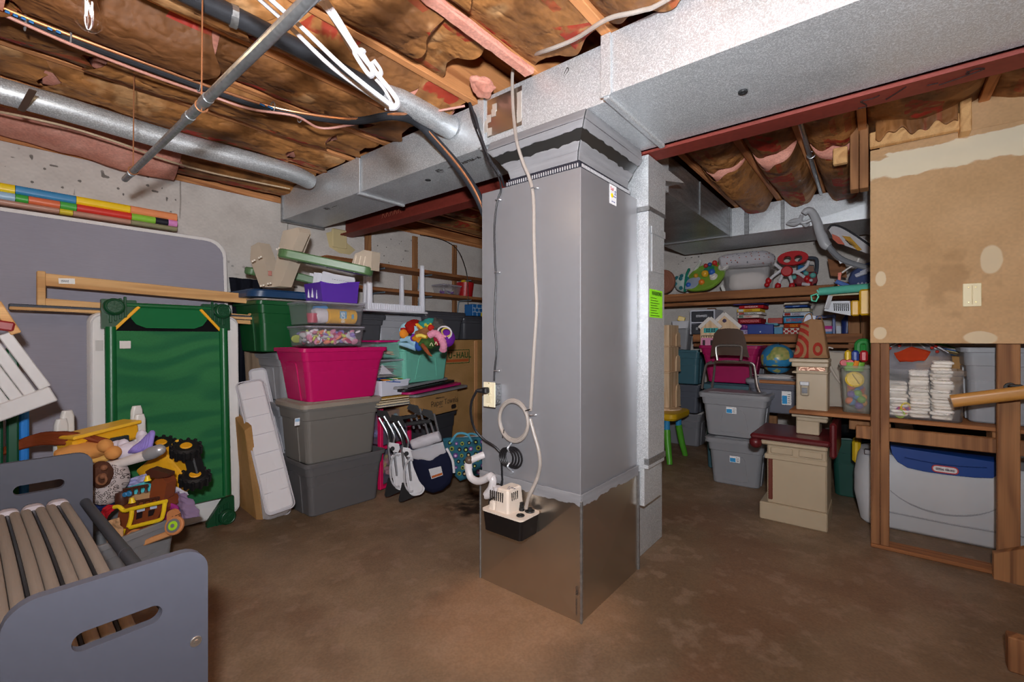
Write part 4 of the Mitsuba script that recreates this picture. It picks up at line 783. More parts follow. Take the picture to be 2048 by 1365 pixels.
clearbox('upper clear box holding a paper roll and cups under the purple bin', BX_, BY_, 1.185, .40, .30, .14, TR, None)
t = thing('paper_roll', 'yellow wrapped roll of paper towels lying inside the upper clear box', 'paper roll')
obj('wrapper', mv(mv(lathe([(0, 0), (.043, 0), (.05, .006), (.05, .2), (.043, .206), (0, .206)], 24), (-.1, 0, 0), 0, 0, PI / 2), (BX_ + .055, BY_ - .07, 1.247)), mat('#e0a92a', .4), t)
obj('clear_end', mv(mv(lump(lathe([(0, 0), (.04, .0), (.05, .02), (.05, .075), (0, .075)], 20), .006, 60), (-.04, 0, 0), 0, 0, PI / 2), (BX_ - .09, BY_ - .07, 1.247)), mat('#cfcad0', .5), t)
obj('print', [frame(bc(.05, .05, .0012, .0003), (BX_ + .05, BY_ - .1212, 1.256), (1, 0, 0), (0, 0, 1)), frame(bc(.018, .03, .0012, .0003), (BX_ + .12, BY_ - .1212, 1.246), (1, 0, 0), (0, 0, 1))], FA('#6a9fc4'), t, False)
obj('lettering', text('SO8', .026, (BX_ + .034, BY_ - .1225, 1.274), (0, 0, -1), (1, 0, 0), bold=True), FA('#f2efe6'), t, False)
t = thing('blue_cup', 'blue plastic tumbler lying in the upper clear box', 'cup')
obj('cup', mv(mv(lathe([(0, 0), (.025, 0), (.034, .08), (.03, .08), (.022, .004)], 18), (-.04, 0, 0), 0, 0, PI / 2), (BX_ - .07, BY_ - .04, 1.285)), PL('#3f8fd0'), t)
t = thing('red_cup', 'small red tub with papers in the upper clear box', 'cup')
obj('cup', lathe([(0, 0), (.03, 0), (.036, .06), (.032, .06), (.027, .004)], 18, (BX_ - .14, BY_ - .08, 1.2)), PL('#b03a50'), t)
obj('paper', [bbx((BX_ - .10, BY_ - .085, 1.235), .012, .03, .07, 0, 0, -.5, .001), bbx((BX_ - .085, BY_ - .085, 1.23), .01, .03, .06, 0, 0, -.6, .001)], FA('#d6d2d6'), t, False)
t = thing('magazine_bin', 'purple plastic magazine bin with a dipped front on the clear boxes', 'bin')
pz, py0 = 1.336, 2.80
out = []
for yy_, s in ((py0, 0), (py0 + .21, 0)):
    pts = [(-.125, 0), (.125, 0), (.14, .15), (.10, .147), (.05, .137), (0, .126), (-.05, .120), (-.10, .122), (-.14, .128)]
    out.append(frame(prism(pts, .006), (1.625, yy_ + .003, pz), (1, 0, 0), (0, 0, 1)))
out += [hull([(1.5, py0, pz), (1.5, py0 + .21, pz), (1.485, py0, pz + .128), (1.485, py0 + .21, pz + .128), (1.506, py0, pz), (1.506, py0 + .21, pz), (1.491, py0, pz + .128), (1.491, py0 + .21, pz + .128)]), hull([(1.75, py0, pz), (1.75, py0 + .21, pz), (1.765, py0, pz + .15), (1.765, py0 + .21, pz + .15), (1.744, py0, pz), (1.744, py0 + .21, pz), (1.759, py0, pz + .15), (1.759, py0 + .21, pz + .15)]), bx(1.5, 1.75, py0, py0 + .21, pz, pz + .006)]
obj('shell', out, PL('#5e35a8'), t, False)
obj('rim', tube([(1.483, py0 - .004, pz + .13), (1.53, py0 - .004, pz + .123), (1.6, py0 - .004, pz + .122), (1.68, py0 - .004, pz + .14), (1.768, py0 - .004, pz + .152)], .004, 6, 4), PL('#6a40b8'), t)
t = thing('paper_stack', 'white printed sheets standing in the purple magazine bin', 'papers')
for k in range(9):
    x_ = 1.62 + .012 * math.sin(k * 2.2)
    obj('sheet', bbx((x_, py0 + .02 + k * .018, pz + .105), .235, .003, .17, 0, math.radians(4 - k), math.radians(5 * math.sin(k * 1.7) + 3), .0005), FA('#dddce2'), t, False)
obj('print', [bbx((1.58 + .016 * (k % 9), py0 + .016, pz + .165 - .009 * (k // 9) - .001 * (k % 9)), .006 + .004 * ((k * 5) % 3), .002, .003, 0, 0, .07, .0004) for k in range(18)], FA('#7a7a84'), t, False)
# behind: grey totes, green tote with navy lid, picnic table
GXc, GYc = 1.46, 3.28
for k, (nm, z0_, cc) in enumerate((('on the floor behind the leaning pads', 0, '#7d8088'), ('second up behind the leaning pads', .338, '#84868c'), ('under the green tote behind the leaning pads', .676, '#8b8c90'))):
    tote('light grey lidded tote ' + nm, GXc + .165, GYc + .0, z0_, .56, .40, .31, cc, lid='#85868a')
tote('green tote with grey rim under the navy lid behind the purple bin', GXc + .0, GYc - .03, 1.012, .52, .43, .33, '#0f4f27', tp=.9)
t = thing('bin_cover', 'navy blue lid resting on the green tote below the picnic table', 'lid')
obj('lid', mv(loft([rl(.56, .47, .08, 0), rl(.575, .485, .09, .004), rl(.575, .485, .09, .04), rl(.55, .46, .08, .052), rl(.52, .43, .07, .05)]), (GXc - .02, GYc - .03, 1.36)), PL('#1f3f63'), t, 35)
t = thing('bin_cover', 'tan grey lid between the navy lid and the green tote', 'lid')
obj('lid', mv(loft([rl(.51, .43, .07, 0), rl(.525, .445, .075, .004), rl(.525, .445, .075, .013), rl(.50, .42, .07, .016)]), (GXc - .0, GYc - .03, 1.342)), PL('#8e857b'), t, 35)
t = thing('picnic_table', 'childs beige and green plastic picnic table upside down on the stacked totes', 'picnic table')
gn, be = PL('#4f6f48'), PL('#a99b8a')
def gboard(a, b, dep0, dep1, name, th=.055, w=.17):
    p, q = D(*a, dep0), D(*b, dep1); u = unit(q - p); up = unit(np.array([-.12, .0, 1.]) - u * (np.array([-.12, 0, 1.]) @ u)); s = np.cross(up, u); L = np.linalg.norm(q - p)
    o = obj(name, frame(loft([rl(L - .012, w - .012, .05, 0), rl(L, w, .055, .008), rl(L, w, .055, th - .006), rl(L - .012, w - .012, .05, th), rl(L - .03, w - .03, .045, th - .004), rl(L - .035, w - .035, .045, .012)], True, True), (p + q) / 2, u, s, up), gn, t, 35)
    obj('rib', [frame(mv(bc(.008, w - .04, th * .5, .001), (k, 0, th * .2)), (p + q) / 2, u, s, up) for k in (-L * .3, 0, L * .3)], gn, o, False)
gboard((556, 515), (744, 554), 2.62, 2.80, 'seat_board', .05, .15)
gboard((560, 553), (690, 585), 3.02, 3.15, 'seat_board', .05, .16)
gboard((496, 548), (520, 552), 2.95, 2.95, 'seat_end', .045, .14)
def legpanel(ps, dep, th, name='leg'):
    m = hull([D(a, b, dep) for a, b in ps] + [D(a, b, dep) + FWD * th * .8 + RGT * th * .6 for a, b in ps])
    return obj(name, m, be, t, False)
legpanel([(520, 575), (542, 575), (528, 515), (516, 485), (502, 493), (500, 520), (514, 535)], 2.80, .07)
legpanel([(543, 575), (560, 573), (582, 500), (600, 466), (598, 455), (566, 462), (556, 500), (553, 520)], 2.72, .07)
legpanel([(531, 548), (552, 540), (548, 573), (540, 573)], 2.80, .04, 'leg_brace')
legpanel([(568, 498), (584, 501), (600, 464), (596, 455), (575, 460)], 2.62, .06)
legpanel([(702, 531), (742, 541), (744, 503), (728, 500), (710, 508)], 2.74, .06)
obj('leg_slot', [beam(D(709 + 9 * k, 529 + 2 * k, 2.735), D(713 + 9 * k, 511 + k, 2.735), .008, .006, .001) for k in range(3)], PL('#d4c6b4'), t, False)
obj('bolt', [disc(D(a, b, 2.70), FWD, .006, .004, 10) for a, b in ((522, 572), (527, 571), (536, 568), (541, 567), (571, 492), (575, 490), (554, 499), (558, 497), (505, 523), (509, 521), (518, 516), (522, 514))], PL('#d9d2c6'), t)
obj('logo_badge', bbx(D(540, 547, 2.785), .02, .004, .03, math.radians(-30), 0, 0, .001), mat('#9c5a4c', .5), t, False)
# dark clothes hanging behind the totes
t = thing('hanging_coat', 'dark navy garment hanging in the gap between the mattress and the totes', 'garment')
obj('cloth', sheet(lambda u, v: (1.19 + u * .22 + .02 * np.sin(v * 5 + u * 3), 3.475 - .012 * np.sin(u * 17 + v * 2), 1.52 - v * .95), 20, 20, .01, True), FA('#14161f'), t, True)
t = thing('hanging_sleeve', 'tan cloth hanging below the dark garment behind the green tote', 'garment')
obj('cloth', sheet(lambda u, v: (1.27 + u * .10 + .02 * v, 3.44 - .012 * np.sin(u * 9), 1.10 - v * .40), 10, 12, .012, True), FA('#7d6a58'), t, True)
# ================================================================ middle of the left wall: stacked totes, boxes, folding chairs
U1 = unit((math.cos(math.radians(12)), math.sin(math.radians(12)), 0)); V1 = np.array([-U1[1], U1[0], 0])
tote('aqua green open tote heaped with puppets, on the stack of lids', 2.30, 2.90, .765, .60, .38, .315, '#6fbba6', rz=math.radians(10), front='line', tp=.88)
for k, (h, nm, z_) in enumerate((('#77777a', 'lowest of the lids under the aqua tote, grey', .674), ('#b01c62', 'bright pink lid in the stack under the aqua tote', .697), ('#1c1c1e', 'black lid in the stack under the aqua tote', .720), ('#85868a', 'top grey lid under the aqua tote', .742))):
    t = thing('bin_cover', nm if 'lid ' in nm or nm.endswith('lid') else nm, 'lid')
    obj('lid', mv(loft([rl(.70, .42, .05, 0), rl(.72, .44, .055, .003), rl(.72, .44, .055, .018), rl(.69, .41, .05, .021), rl(.66, .38, .05, .015)]), (2.40 - .05 * k, 2.88 + .02 * k, z_), math.radians(12 + 2 * k), 0, math.radians(-1.0)), PL(h), t, 35)
t = thing('paper_towel_box', 'brown cardboard carton printed Paper Towels under the stack of lids', 'cardboard box')
o = np.array([2.14, 2.66, .495]); B = lambda m, a=0, b=0, c=0: frame(mv(m, (a, b, c)), o, U1, V1)
obj('carton', B(bx(0, .56, 0, .36, 0, .175, .003)), 'cardboard', t, False)
ink = FA('#2b221c')
lt = lambda s, h, a, c, bold=False: text(s, h, o + U1 * a + np.array([0, 0, c]) - V1 * .0012, U1, (0, 0, 1), bold=bold)
obj('lettering', [lt('Paper Towels', .042, .19, .07), lt('amazon', .013, .25, .125, True), lt('basics', .012, .315, .125), lt('150 sheets', .008, .29, .052), lt('12 rolls', .012, .06, .012)], ink, t, False)
obj('printed_oval', B(mv(prism(rrect(.07, .036, .017), .0012), (0, 0, 0), 0, PI / 2), .50, -.0003, .035), ink, t, False)
obj('tape', B(bx(.05, .30, -.002, .04, .168, .178, .001)), mat('#bdb7b0', .3), t, False)
tote('dark slate open tote under the paper towel carton behind the folding seats', 2.46, 2.88, 0, .44, .28, .485, '#35363b', rz=math.radians(12))
t = thing('moving_box', 'tall brown cardboard moving box printed HAUL behind the furnace', 'cardboard box')
o = np.array([2.80, 3.06, .0])
obj('carton', bx(2.66, 3.14, 2.98, 3.46, .0, 1.085, .004), 'cardboard', t, False)
obj('corner_tape', bx(3.10, 3.145, 2.975, 3.0, 0, 1.08, .003), mat('#c08a5a', .5), t, False)
gk = FA('#2f4a22'); X0, Z0 = float(ony(896, 712, 2.979)[0]), float(ony(925, 716, 2.979)[2])
obj('lettering', [text('U-HAUL', .052, (X0 - .0, 2.9785, Z0 - .0), (1, 0, 0), (0, 0, 1), bold=True)], gk, t, False)
obj('print_frame', [bx(X0 - .02, X0 + .27, 2.9775, 2.979, z_, z_ + .006, .0004) for z_ in (Z0 - .05, Z0 + .07)] + [bx(X0 + .264, X0 + .27, 2.9775, 2.979, Z0 - .05, Z0 + .07, .0004)], gk, t, False)
obj('orange_bar', bx(X0 - .02, X0 + .26, 2.978, 2.979, Z0 - .035, Z0 - .012, .0004), FA('#a8522a'), t, False)
tote('charcoal lidded tote on the moving box under the wall shelves', 2.80, 3.22, 1.09, .50, .38, .23, '#45464c', lid='#3c3d43', group=None)
tote('second charcoal tote with a grey grip, farther right beside the furnace', 3.30, 3.28, 1.09, .44, .36, .21, '#43444a', lid='#393a40')
obj('carton', bx(3.16, 3.56, 3.05, 3.48, 0, 1.085, .004), 'cardboard', thing('moving_box', 'second cardboard box standing behind the furnace under the charcoal tote', 'cardboard box'), False)
tote('charcoal tote with a white label behind the clear boxes', 1.98, 3.24, 1.0, .42, .34, .27, '#4a4b50', lid='#45464b')
t = tote('pale grey tote between the two charcoal totes behind the puppets', 2.36, 3.28, .94, .46, .34, .33, '#a3a4aa', lid='#9fa0a6', front='line')
obj('carton', bx(1.82, 2.58, 3.22, 3.5, 0, .935, .004), 'cardboard', thing('storage_box', 'brown box hidden low behind the aqua tote carrying the totes', 'cardboard box'), False)
# white plastic side table upside down
t = thing('side_table', 'white plastic side table upside down with its legs in the air', 'table')
wp = mat('#dddde4', .4, 0, .45); zt = 1.305
obj('top', bx(1.93, 2.52, 2.96, 3.29, zt, zt + .014, .004), wp, t, False)
obj('apron', cat([bx(1.95, 2.50, 2.97, 2.985, zt + .014, zt + .065), bx(1.95, 2.50, 3.265, 3.28, zt + .014, zt + .065), bx(1.95, 1.965, 2.97, 3.28, zt + .014, zt + .065), bx(2.485, 2.50, 2.97, 3.28, zt + .014, zt + .065)]), wp, t, False)
obj('apron_flute', [bx(1.97 + k * .02, 1.978 + k * .02, 2.964, 2.972, zt + .016, zt + .062, .001) for k in range(26)], wp, t, False)
for x_, y_, h in ((1.97, 2.985, .39), (2.475, 2.985, .39), (2.12, 3.265, .345), (2.48, 3.265, .33)):
    obj('leg', cat([loft([rl(.046, .034, .008, 0, 3), rl(.034, .026, .008, h, 3)]).apply_translation((x_, y_, zt + .014)), bx(x_ - .005, x_ + .005, y_ - .026, y_ - .012, zt + .05, zt + h - .01, .002)]), wp, t, 35)
# clear boxes and small things between the pink and the aqua totes
clearbox('clear box with a bright pink lid holding wooden pieces', 1.985, 2.86, .955, .26, .28, .12, 0, None, lidc=None)
t = thing('wooden_pieces', 'loose wooden train track pieces inside the pink lidded clear box', 'toys')
for k in range(9): obj('piece', bbx((1.90 + .022 * k, 2.79 + .02 * (k % 4), .985 + .008 * (k % 3)), .10, .03, .012, .3 * k, .1, .25 - .06 * k, .003), mat('#c6ad8c', .6), t, False)
clearbox('clear box full of papers below the pink lidded box', 1.985, 2.86, .815, .27, .29, .125, 0, None)
t = thing('loose_papers', 'stacked papers and a white triangle of card inside the lower clear box', 'papers')
obj('card', hull([(1.885, 2.735, .845), (2.0, 2.735, .84), (1.91, 2.74, .915), (1.885, 2.738, .845), (2.0, 2.738, .84), (1.91, 2.743, .915)]), FA('#d3cfd8'), t, False)
for k in range(8): obj('sheet', bbx((1.98, 2.88, .83 + k * .009), .2, .2, .003, .2 * k, .05, .1 * math.sin(k), .0006), FA(('#a39690', '#c9c2c4', '#8c7f86')[k % 3]), t, False)
t = thing('white_bin', 'small white open bin of sticker sheets beside the aqua tote', 'bin')
obj('shell', mv(loft([rl(.24, .24, .02, 0), rl(.262, .262, .022, .098), rl(.275, .275, .024, .1), rl(.275, .275, .024, .108), rl(.256, .256, .02, .108), rl(.236, .236, .018, .01)]), (1.975, 2.80, .695)), PL('#c9cbd9'), t, 35)
obj('sheet', [bbx((1.95 + .02 * k, 2.72 + .02 * k, .80 + .003 * k), .12, .13, .003, .5 * k, .12, .1 - .05 * k, .0006) for k in range(2)], FA('#2f55a5'), t, False)
for k, h in enumerate(('#d98a3a', '#3f9a5a', '#dcdde4', '#c9c03a')): obj('sticker', bbx((1.90 + .045 * k, 2.685 + .012 * k, .808), .05, .05, .004, .6 * k, .1, 0, .001), FA(h), t, False)
for k in range(4):
    t = thing('thin_book', ('cream thin book lowest in the pile under the white bin', 'second thin cream book in the pile under the white bin', 'third thin book with dark cover in the pile under the white bin', 'gold covered book on top of the pile under the white bin')[k], 'book')
    z_ = .628 + k * .015
    obj('pages', bx(1.80 + .01 * k, 2.06 + .006 * k, 2.62 + .01 * k, 2.86, z_ + .002, z_ + .011, .001), FA('#cfc0a4'), t, False); obj('cover', [bx(1.795 + .01 * k, 2.063 + .006 * k, 2.617 + .01 * k, 2.86, z_, z_ + .002, .0005), bx(1.795 + .01 * k, 2.063 + .006 * k, 2.617 + .01 * k, 2.86, z_ + .011, z_ + .013, .0005)], FA(('#5d6a7c', '#c7b79a', '#4a3d30', '#a8823a')[k]), t, False)
t = thing('drawer_cart', 'clear drawer cart with bright pink frame behind the folding seats', 'drawer unit'); pk = PL('#d81a58')
C0 = np.array([1.905, 2.75, 0]); cu = lambda a0, a1, b0, b1, c0, c1, b=.003: frame(bx(a0, a1, b0, b1, c0, c1, b), C0, U1, V1)
obj('top', cu(0, .34, 0, .30, .60, .622), pk, t, False)
for a in (0, .31): obj('post', cu(a, a + .03, 0, .03, .02, .60), pk, t, False)
for c in (.30, .02): obj('cross_rail', cu(0, .34, 0, .03, c, c + .02), pk, t, False)
obj('back_panel', cu(0, .34, .28, .30, .02, .60), pk, t, False)
for c, nm in ((.33, 1), (.05, 2)):
    d_ = obj('drawer', cu(.035, .305, .01, .27, c, c + .24), frost('#9a97b2', .25), t, False)
    cs = ['#b07a9a', '#8c86b8', '#c9b24a', '#7aa0a8', '#c98a8a']
    g = np.random.default_rng(nm)
    obj('contents', [mv(ball((0, 0, 0), .03, 1, g.uniform(.5, 1.2, 3)), C0 + U1 * g.uniform(.06, .28) + V1 * g.uniform(.04, .2) + np.array([0, 0, c + g.uniform(.03, .15)])) for k in range(16)], FA(cs[nm]), d_, True, kind='stuff')
    obj('scrap', [mv(ball((0, 0, 0), .028, 1, g.uniform(.5, 1.2, 3)), C0 + U1 * g.uniform(.06, .28) + V1 * g.uniform(.03, .06) + np.array([0, 0, c + g.uniform(.05, .19)])) for k in range(10)], FA(cs[nm + 2]), d_, True, kind='stuff')
# puppets heaped in the aqua tote
def plush(label, parts, cat_='puppet', name='puppet'):
    t = thing(name, label, cat_)
    for nm, m, h in parts: obj(nm, m, FA(h), t, True)
    return t
pc = lambda px, py, dp=2.98: D(px, py, dp)
plush('light blue open mouthed dolphin puppet at the left rim of the aqua tote', [('upper_jaw', lump(cat([tube([pc(800, 682), pc(815, 678), pc(830, 685), pc(838, 692)], [.012, .02, .036, .03], 10, 5)]), .004, 30), '#8fb9cf'), ('lower_jaw', tube([pc(798, 688), pc(815, 691), pc(832, 694)], [.009, .018, .03], 10, 5), '#8fb9cf')])
plush('second pale blue puppet with red mouth above the first', [('upper_jaw', tube([pc(801, 664), pc(808, 653), pc(822, 652), pc(834, 668), pc(838, 678)], [.012, .018, .022, .03, .024], 10, 5), '#93bccb'), ('mouth', ball(pc(812, 660, 3.0), .045, 2, (1, .6, .8)), '#8e1c20'), ('tongue', ball(pc(808, 668, 2.97), .035, 2, (1, .5, .9)), '#d8842a')])
plush('red and yellow puppet at the top left of the heap', [('body', lump(ball(pc(830, 655, 3.02), .06, 3, (1.4, .8, .8)), .03, 26, 3), '#8f1714'), ('trim', tube([pc(828, 648), pc(838, 652), pc(848, 664)], .012, 8, 5), '#d8a02c')])
plush('teal and green puppet at the top of the heap', [('body', lump(ball(pc(858, 652, 3.04), .06, 3, (1.3, .8, .7)), .035, 28, 5), '#2f7f78'), ('spots', cat([ball(pc(851 + 5 * k, 650 + 3 * (k % 2), 2.98), .012, 1) for k in range(4)]), '#b9b03c')])
plush('brown plush puppet in the middle of the heap', [('body', lump(ball(pc(846, 668, 3.0), .055, 3, (1.2, .8, 1)), .035, 30, 7), '#8a5a36')])
plush('grey and black shaggy puppet at the upper right of the heap', [('body', lump(ball(pc(874, 660, 3.02), .06, 3, (.9, .8, 1.1)), .045, 34, 9), '#4d4a48'), ('red_patch', ball(pc(862, 656, 2.97), .022, 2), '#b5261f')])
plush('orange and yellow lettered cloth puppet in the heap', [('body', lump(ball(pc(842, 679, 2.96), .05, 3, (1.2, .7, .7)), .025, 30, 11), '#b8761e'), ('band', tube([pc(833, 673, 2.92), pc(842, 671, 2.91), pc(852, 675, 2.92)], .012, 6, 4), '#e0c95a')])
plush('purple round puppet with yellow ring eye at the right of the heap', [('body', lump(ball(pc(893, 676, 3.0), .062, 3, (1, .8, 1)), .005, 20, 13), '#6a2591'), ('eye_ring', ring(pc(893, 665, 2.94), FWD + np.array([0, 0, .5]), .03, .006), '#c9b65a'), ('eye_white', ring(pc(889, 666, 2.94), FWD + np.array([0, 0, .5]), .045, .006), '#cfcad0')])
plush('pink ribbed caterpillar puppet curled over the rim of the aqua tote', [('body', tube(spline([pc(858, 672, 2.93), pc(868, 667, 2.92), pc(880, 674, 2.91), pc(887, 690, 2.92), pc(886, 700, 2.95)], 8), [.02 + .006 * (k % 2) for k in range(24)], 10), '#d88fa8'), ('tentacle', tube([pc(884, 672, 2.9), pc(892, 674, 2.9)], .008, 7), '#d88fa8'), ('red_lining', ball(pc(874, 682, 2.95), .035, 2), '#8c1d35')])
plush('green and brown bird puppet with red tail hanging over the aqua rim', [('body', lump(ball(pc(858, 688, 2.93), .055, 3, (1.3, .8, .8)), .03, 30, 15), '#3c5a2c'), ('tail', tube([pc(845, 690, 2.88), pc(852, 700, 2.85), pc(858, 708, 2.845), pc(864, 713, 2.85)], [.014, .014, .01, .003], 7, 4), '#8a4a2c'), ('stripe', cat([tube([pc(860, 692, 2.87), pc(863, 686, 2.865), pc(866, 693, 2.87)], .003, 5, 3), tube([pc(870, 690, 2.87), pc(872, 684, 2.868), pc(875, 691, 2.87)], .003, 5, 3)]), '#cfc9a0')])
plush('purple and blue cloth puppet beside the pale blue ones', [('body', lump(ball(pc(830, 678, 2.97), .03, 3, (1, .8, 1.2)), .006, 30, 17), '#6b2a9c'), ('tail', lump(ball(pc(838, 690, 2.96), .035, 2, (.8, .8, 1.2)), .006, 30, 18), '#2c4f9a')])
# two folded booster seats
def seat(dx, dy, dep, label):
    t = thing('folding_seat', label, 'folding seat', 'folded baby seats')
    p = lambda a, b, k=0: D(a + dx, b + dy, dep + k)
    ch, bk = ME('#b4b8be'), mat('#1a1b1d', .45, 0, .4); wh = mat('#c9c9cd', .5)
    for a, b in (((786, 846), (806, 884)), ((796, 843), (816, 880))):
        obj('frame_tube', tube([p(*a), p(*b), p(b[0] - 1, b[1] + 22), p(b[0] + 6, b[1] + 82)], .0085, 8, 5), ch, t)
    for a, b in (((868, 828), (876, 862)), ((858, 838), (868, 868)), ((848, 840), (856, 868))):
        obj('frame_tube', tube([p(*a), p(*b)], .008, 8), ch, t)
    obj('hinge_cover', hull([p(781, 840, k) for k in (0, .03)] + [p(783, 830, k) for k in (0, .03)] + [p(802, 833, k) for k in (0, .03)] + [p(811, 850, k) for k in (0, .03)] + [p(806, 856, k) for k in (0, .03)] + [p(794, 848, k) for k in (0, .03)]), bk, t, False)
    obj('hinge_cover', hull([p(842, 828, k) for k in (0, .03)] + [p(846, 818, k) for k in (0, .03)] + [p(864, 822, k) for k in (0, .03)] + [p(871, 840, k) for k in (0, .03)] + [p(866, 842, k) for k in (0, .03)] + [p(855, 834, k) for k in (0, .03)]), bk, t, False)
    obj('cross_bar', beam(p(812, 849), p(862, 842), .02, .025, .004), bk, t, False)
    obj('side_lever', beam(p(800, 852), p(812, 900), .02, .018, .003, FWD), bk, t, False)
    obj('foot', hull([p(a, b, k) for k in (0, .04) for a, b in ((804, 966), (812, 966), (824, 984), (846, 980), (846, 986), (806, 1004), (799, 1005), (797, 1000))]), bk, t, False)
    obj('latch_plate', hull([p(a, b, k) for k in (-.02, 0) for a, b in ((806, 895), (826, 898), (828, 908), (824, 916), (814, 914), (805, 903))]), wh, t, False)
    obj('latch_knob', disc(p(813, 908, -.025), FWD, .014, .012, 14), mat('#26282c', .5), t)
    fr = lambda m, q: frame(m, q, unit(RGT * .97 + np.array([0, 0, .2])), unit(np.array([0, 0, .97]) - RGT * .2 + FWD * .1))
    obj('tray', fr(mv(loft([rl(.095, .23, .04, 0), rl(.11, .245, .045, .012), rl(.11, .245, .045, .024), rl(.09, .225, .036, .026), rl(.08, .215, .034, .018)]), (0, 0, 0)), p(830, 952, .02)), wh, t, 35)
    obj('tray_rim', tube([p(822 + 14 * math.cos(k), 952 + 32 * math.sin(k), -.02) for k in np.linspace(.4 * PI, 1.6 * PI, 12)], .006, 7, 2), mat('#b2b2b6', .5), t)
    return t, p
t, p = seat(-28, -10, 3.02, 'folded chrome and grey baby seat leaning behind the other one')
t, p = seat(0, 0, 2.94, 'front folded baby seat with navy cloth back and white label')
obj('head_roll', lump(tube([p(824, 890, -.03), p(850, 882, -.03), p(880, 872, -.03)], [.03, .038, .033], 12, 6), .005, 30), mat('#b5b3ba', .85), t, True)
obj('roll_end', ball(p(825, 892, -.03), .027, 2, (.6, 1, 1)), mat('#1b1f38', .85), t)
obj('cushion', lump(hull([p(a, b, k) for k in (-.02, .05) for a, b in ((822, 902), (846, 896), (886, 884), (892, 905), (860, 925), (826, 918))]).subdivide().subdivide(), .006, 22), mat('#a9a8ae', .85), t, True)
nv_ = Polygon([(822, -910), (840, -916), (858, -918), (878, -908), (893, -896), (903, -922), (906, -945), (900, -966), (885, -980), (866, -986), (850, -980), (838, -962), (828, -936)])
nv_ = nv_.buffer(-9).buffer(18).buffer(-8); pts = np.array(nv_.segmentize(4).exterior.coords)[:-1]
ctr = pts.mean(0)
obj('seat_back', loft([[p(*(ctr + (q - ctr) * s) * [1, -1], k) for q in pts] for s, k in ((.93, .05), (1, .035), (1, .01), (.94, -.012), (.8, -.02), (.4, -.028))]), mat('#14182e', .9, 0, .15), t, 40)
obj('side_trim', tube([p(893, 897, -.0), p(905, 922, .0), p(908, 946, .0)], .009, 8, 5), mat('#c9c8cc', .6), t)
obj('white_label', hull([p(a, b, k) for k in (-.035, -.033) for a, b in ((857, 939), (882, 933), (886, 951), (863, 959))]), FA('#b9babd'), t, False)
obj('label_stripe', hull([p(a, b, k) for k in (-.038, -.036) for a, b in ((863, 953), (884, 946), (885, 950), (864, 957))]), FA('#a3562a'), t, False)
# patterned tote bag
t = thing('tote_bag', 'blue cloth bag patterned with rings standing beside the furnace', 'bag')
p = lambda a, b, k=0: D(a, b, 3.2 + k)
def bagf(u, v):
    x = 888 + u * 92; y = 878 + 82 * v + 4 * np.sin(u * 6) * (1 - v)
    return np.stack([x, y], -1)
bm_ = lump(hull([p(a, b, k) for k in (0, .22) for a, b in ((886, 878), (975, 872), (978, 945), (920, 962), (893, 930))]).subdivide().subdivide().subdivide(), .012, 9)
obj('cloth', bm_, FA('#2f6273'), t, True)
g = np.random.default_rng(4); k = 0
for r_ in range(6):
    for c_ in range(6):
        q = (898 + c_ * 13 + 6 * (r_ % 2) + g.uniform(-2, 2), 886 + r_ * 12 + 2 * math.sin(c_)); rr = g.uniform(.011, .018)
        if q[0] > 972 or (q[1] > 950 - max(0, 915 - q[0])): continue
        o_ = p(*q, -.012)
        obj('ring_motif', disc(o_, FWD, rr, .012, 14), FA(('#1f2d33', '#6a4a86', '#8c9a4a', '#22272a')[k % 4]), t); obj('ring_centre', disc(o_ - FWD * .002, FWD, rr * .5, .012, 12), FA(('#b9c96a', '#c9b3cf', '#2a2a2c', '#c7b48a')[k % 4]), t); k += 1
obj('handle', [tube([p(902, 885, -.02), p(915, 868, -.02), p(935, 870, 0), p(944, 884, -.02)], .008, 8, 5), tube([p(925, 880, .1), p(940, 868, .1), p(958, 872, .1)], .008, 8, 5)], FA('#5aa3bd'), t)
obj('contents', lump(hull([p(a, b, k) for k in (.03, .2) for a, b in ((895, 885), (965, 885), (965, 872), (900, 876))]).subdivide().subdivide(), .01, 20), FA('#c9c3c6'), t, True)
obj('red_cloth', lump(hull([p(a, b, k) for k in (.01, .03) for a, b in ((925, 888), (965, 885), (965, 876), (930, 878))]).subdivide().subdivide(), .006, 20), FA('#8c2a26'), t, True)
# wall shelves
for i, (px_) in enumerate((737, 831, 910)):
    x_ = float(ony(px_, 520, W - .02)[0]); obj('furring_strip', bx(x_ - .03, x_ + .03, W - .022, W - .001, .9, 2.1, .003), 'stud_wood', 'wall_left', False)
ws = []
for nm, z_, xa in (('upper', 1.742, 1.80), ('lower', 1.535, 2.0)):
    t = thing('wall_shelf', f'{nm} long brown wooden shelf on grey brackets along the concrete wall', 'shelf')
    obj('board', bx(xa, 4.2, 3.30, W - .024, z_ - .03, z_, .003), 'shelf_wood_long', t, False)
    for px_ in (737, 831, 910):
        x_ = float(ony(px_ + 4, 520, W - .02)[0]); obj('bracket', [tube([(x_, W - .03, z_ - .16), (x_, W - .05, z_ - .05), (x_, W - .09, z_ - .036), (x_, 3.32, z_ - .036)], .007, 6, 4)], mat('#7f8f9c', .4, .4), t)
clearbox('clear shoe box with purple things on the lower wall shelf', 3.16, 3.42, 1.538, .26, .18, .09, 0, None)
bits('purple_toys', 'purple and grey small toys inside the clear box on the wall shelf', 12, (3.07, 3.36, 1.555), (3.25, 3.45, 1.59), ['#6a2a8c', '#8a8a90', '#c9c4c8'], .018, 8)
t = thing('red_bin', 'red toy bucket holding a yellow piece on the lower wall shelf', 'bucket')
obj('shell', lathe([(0, 0), (.075, 0), (.095, .15), (.085, .15), (.066, .01)], 20, (3.42, 3.42, 1.537)), PL('#a3161c'), t)
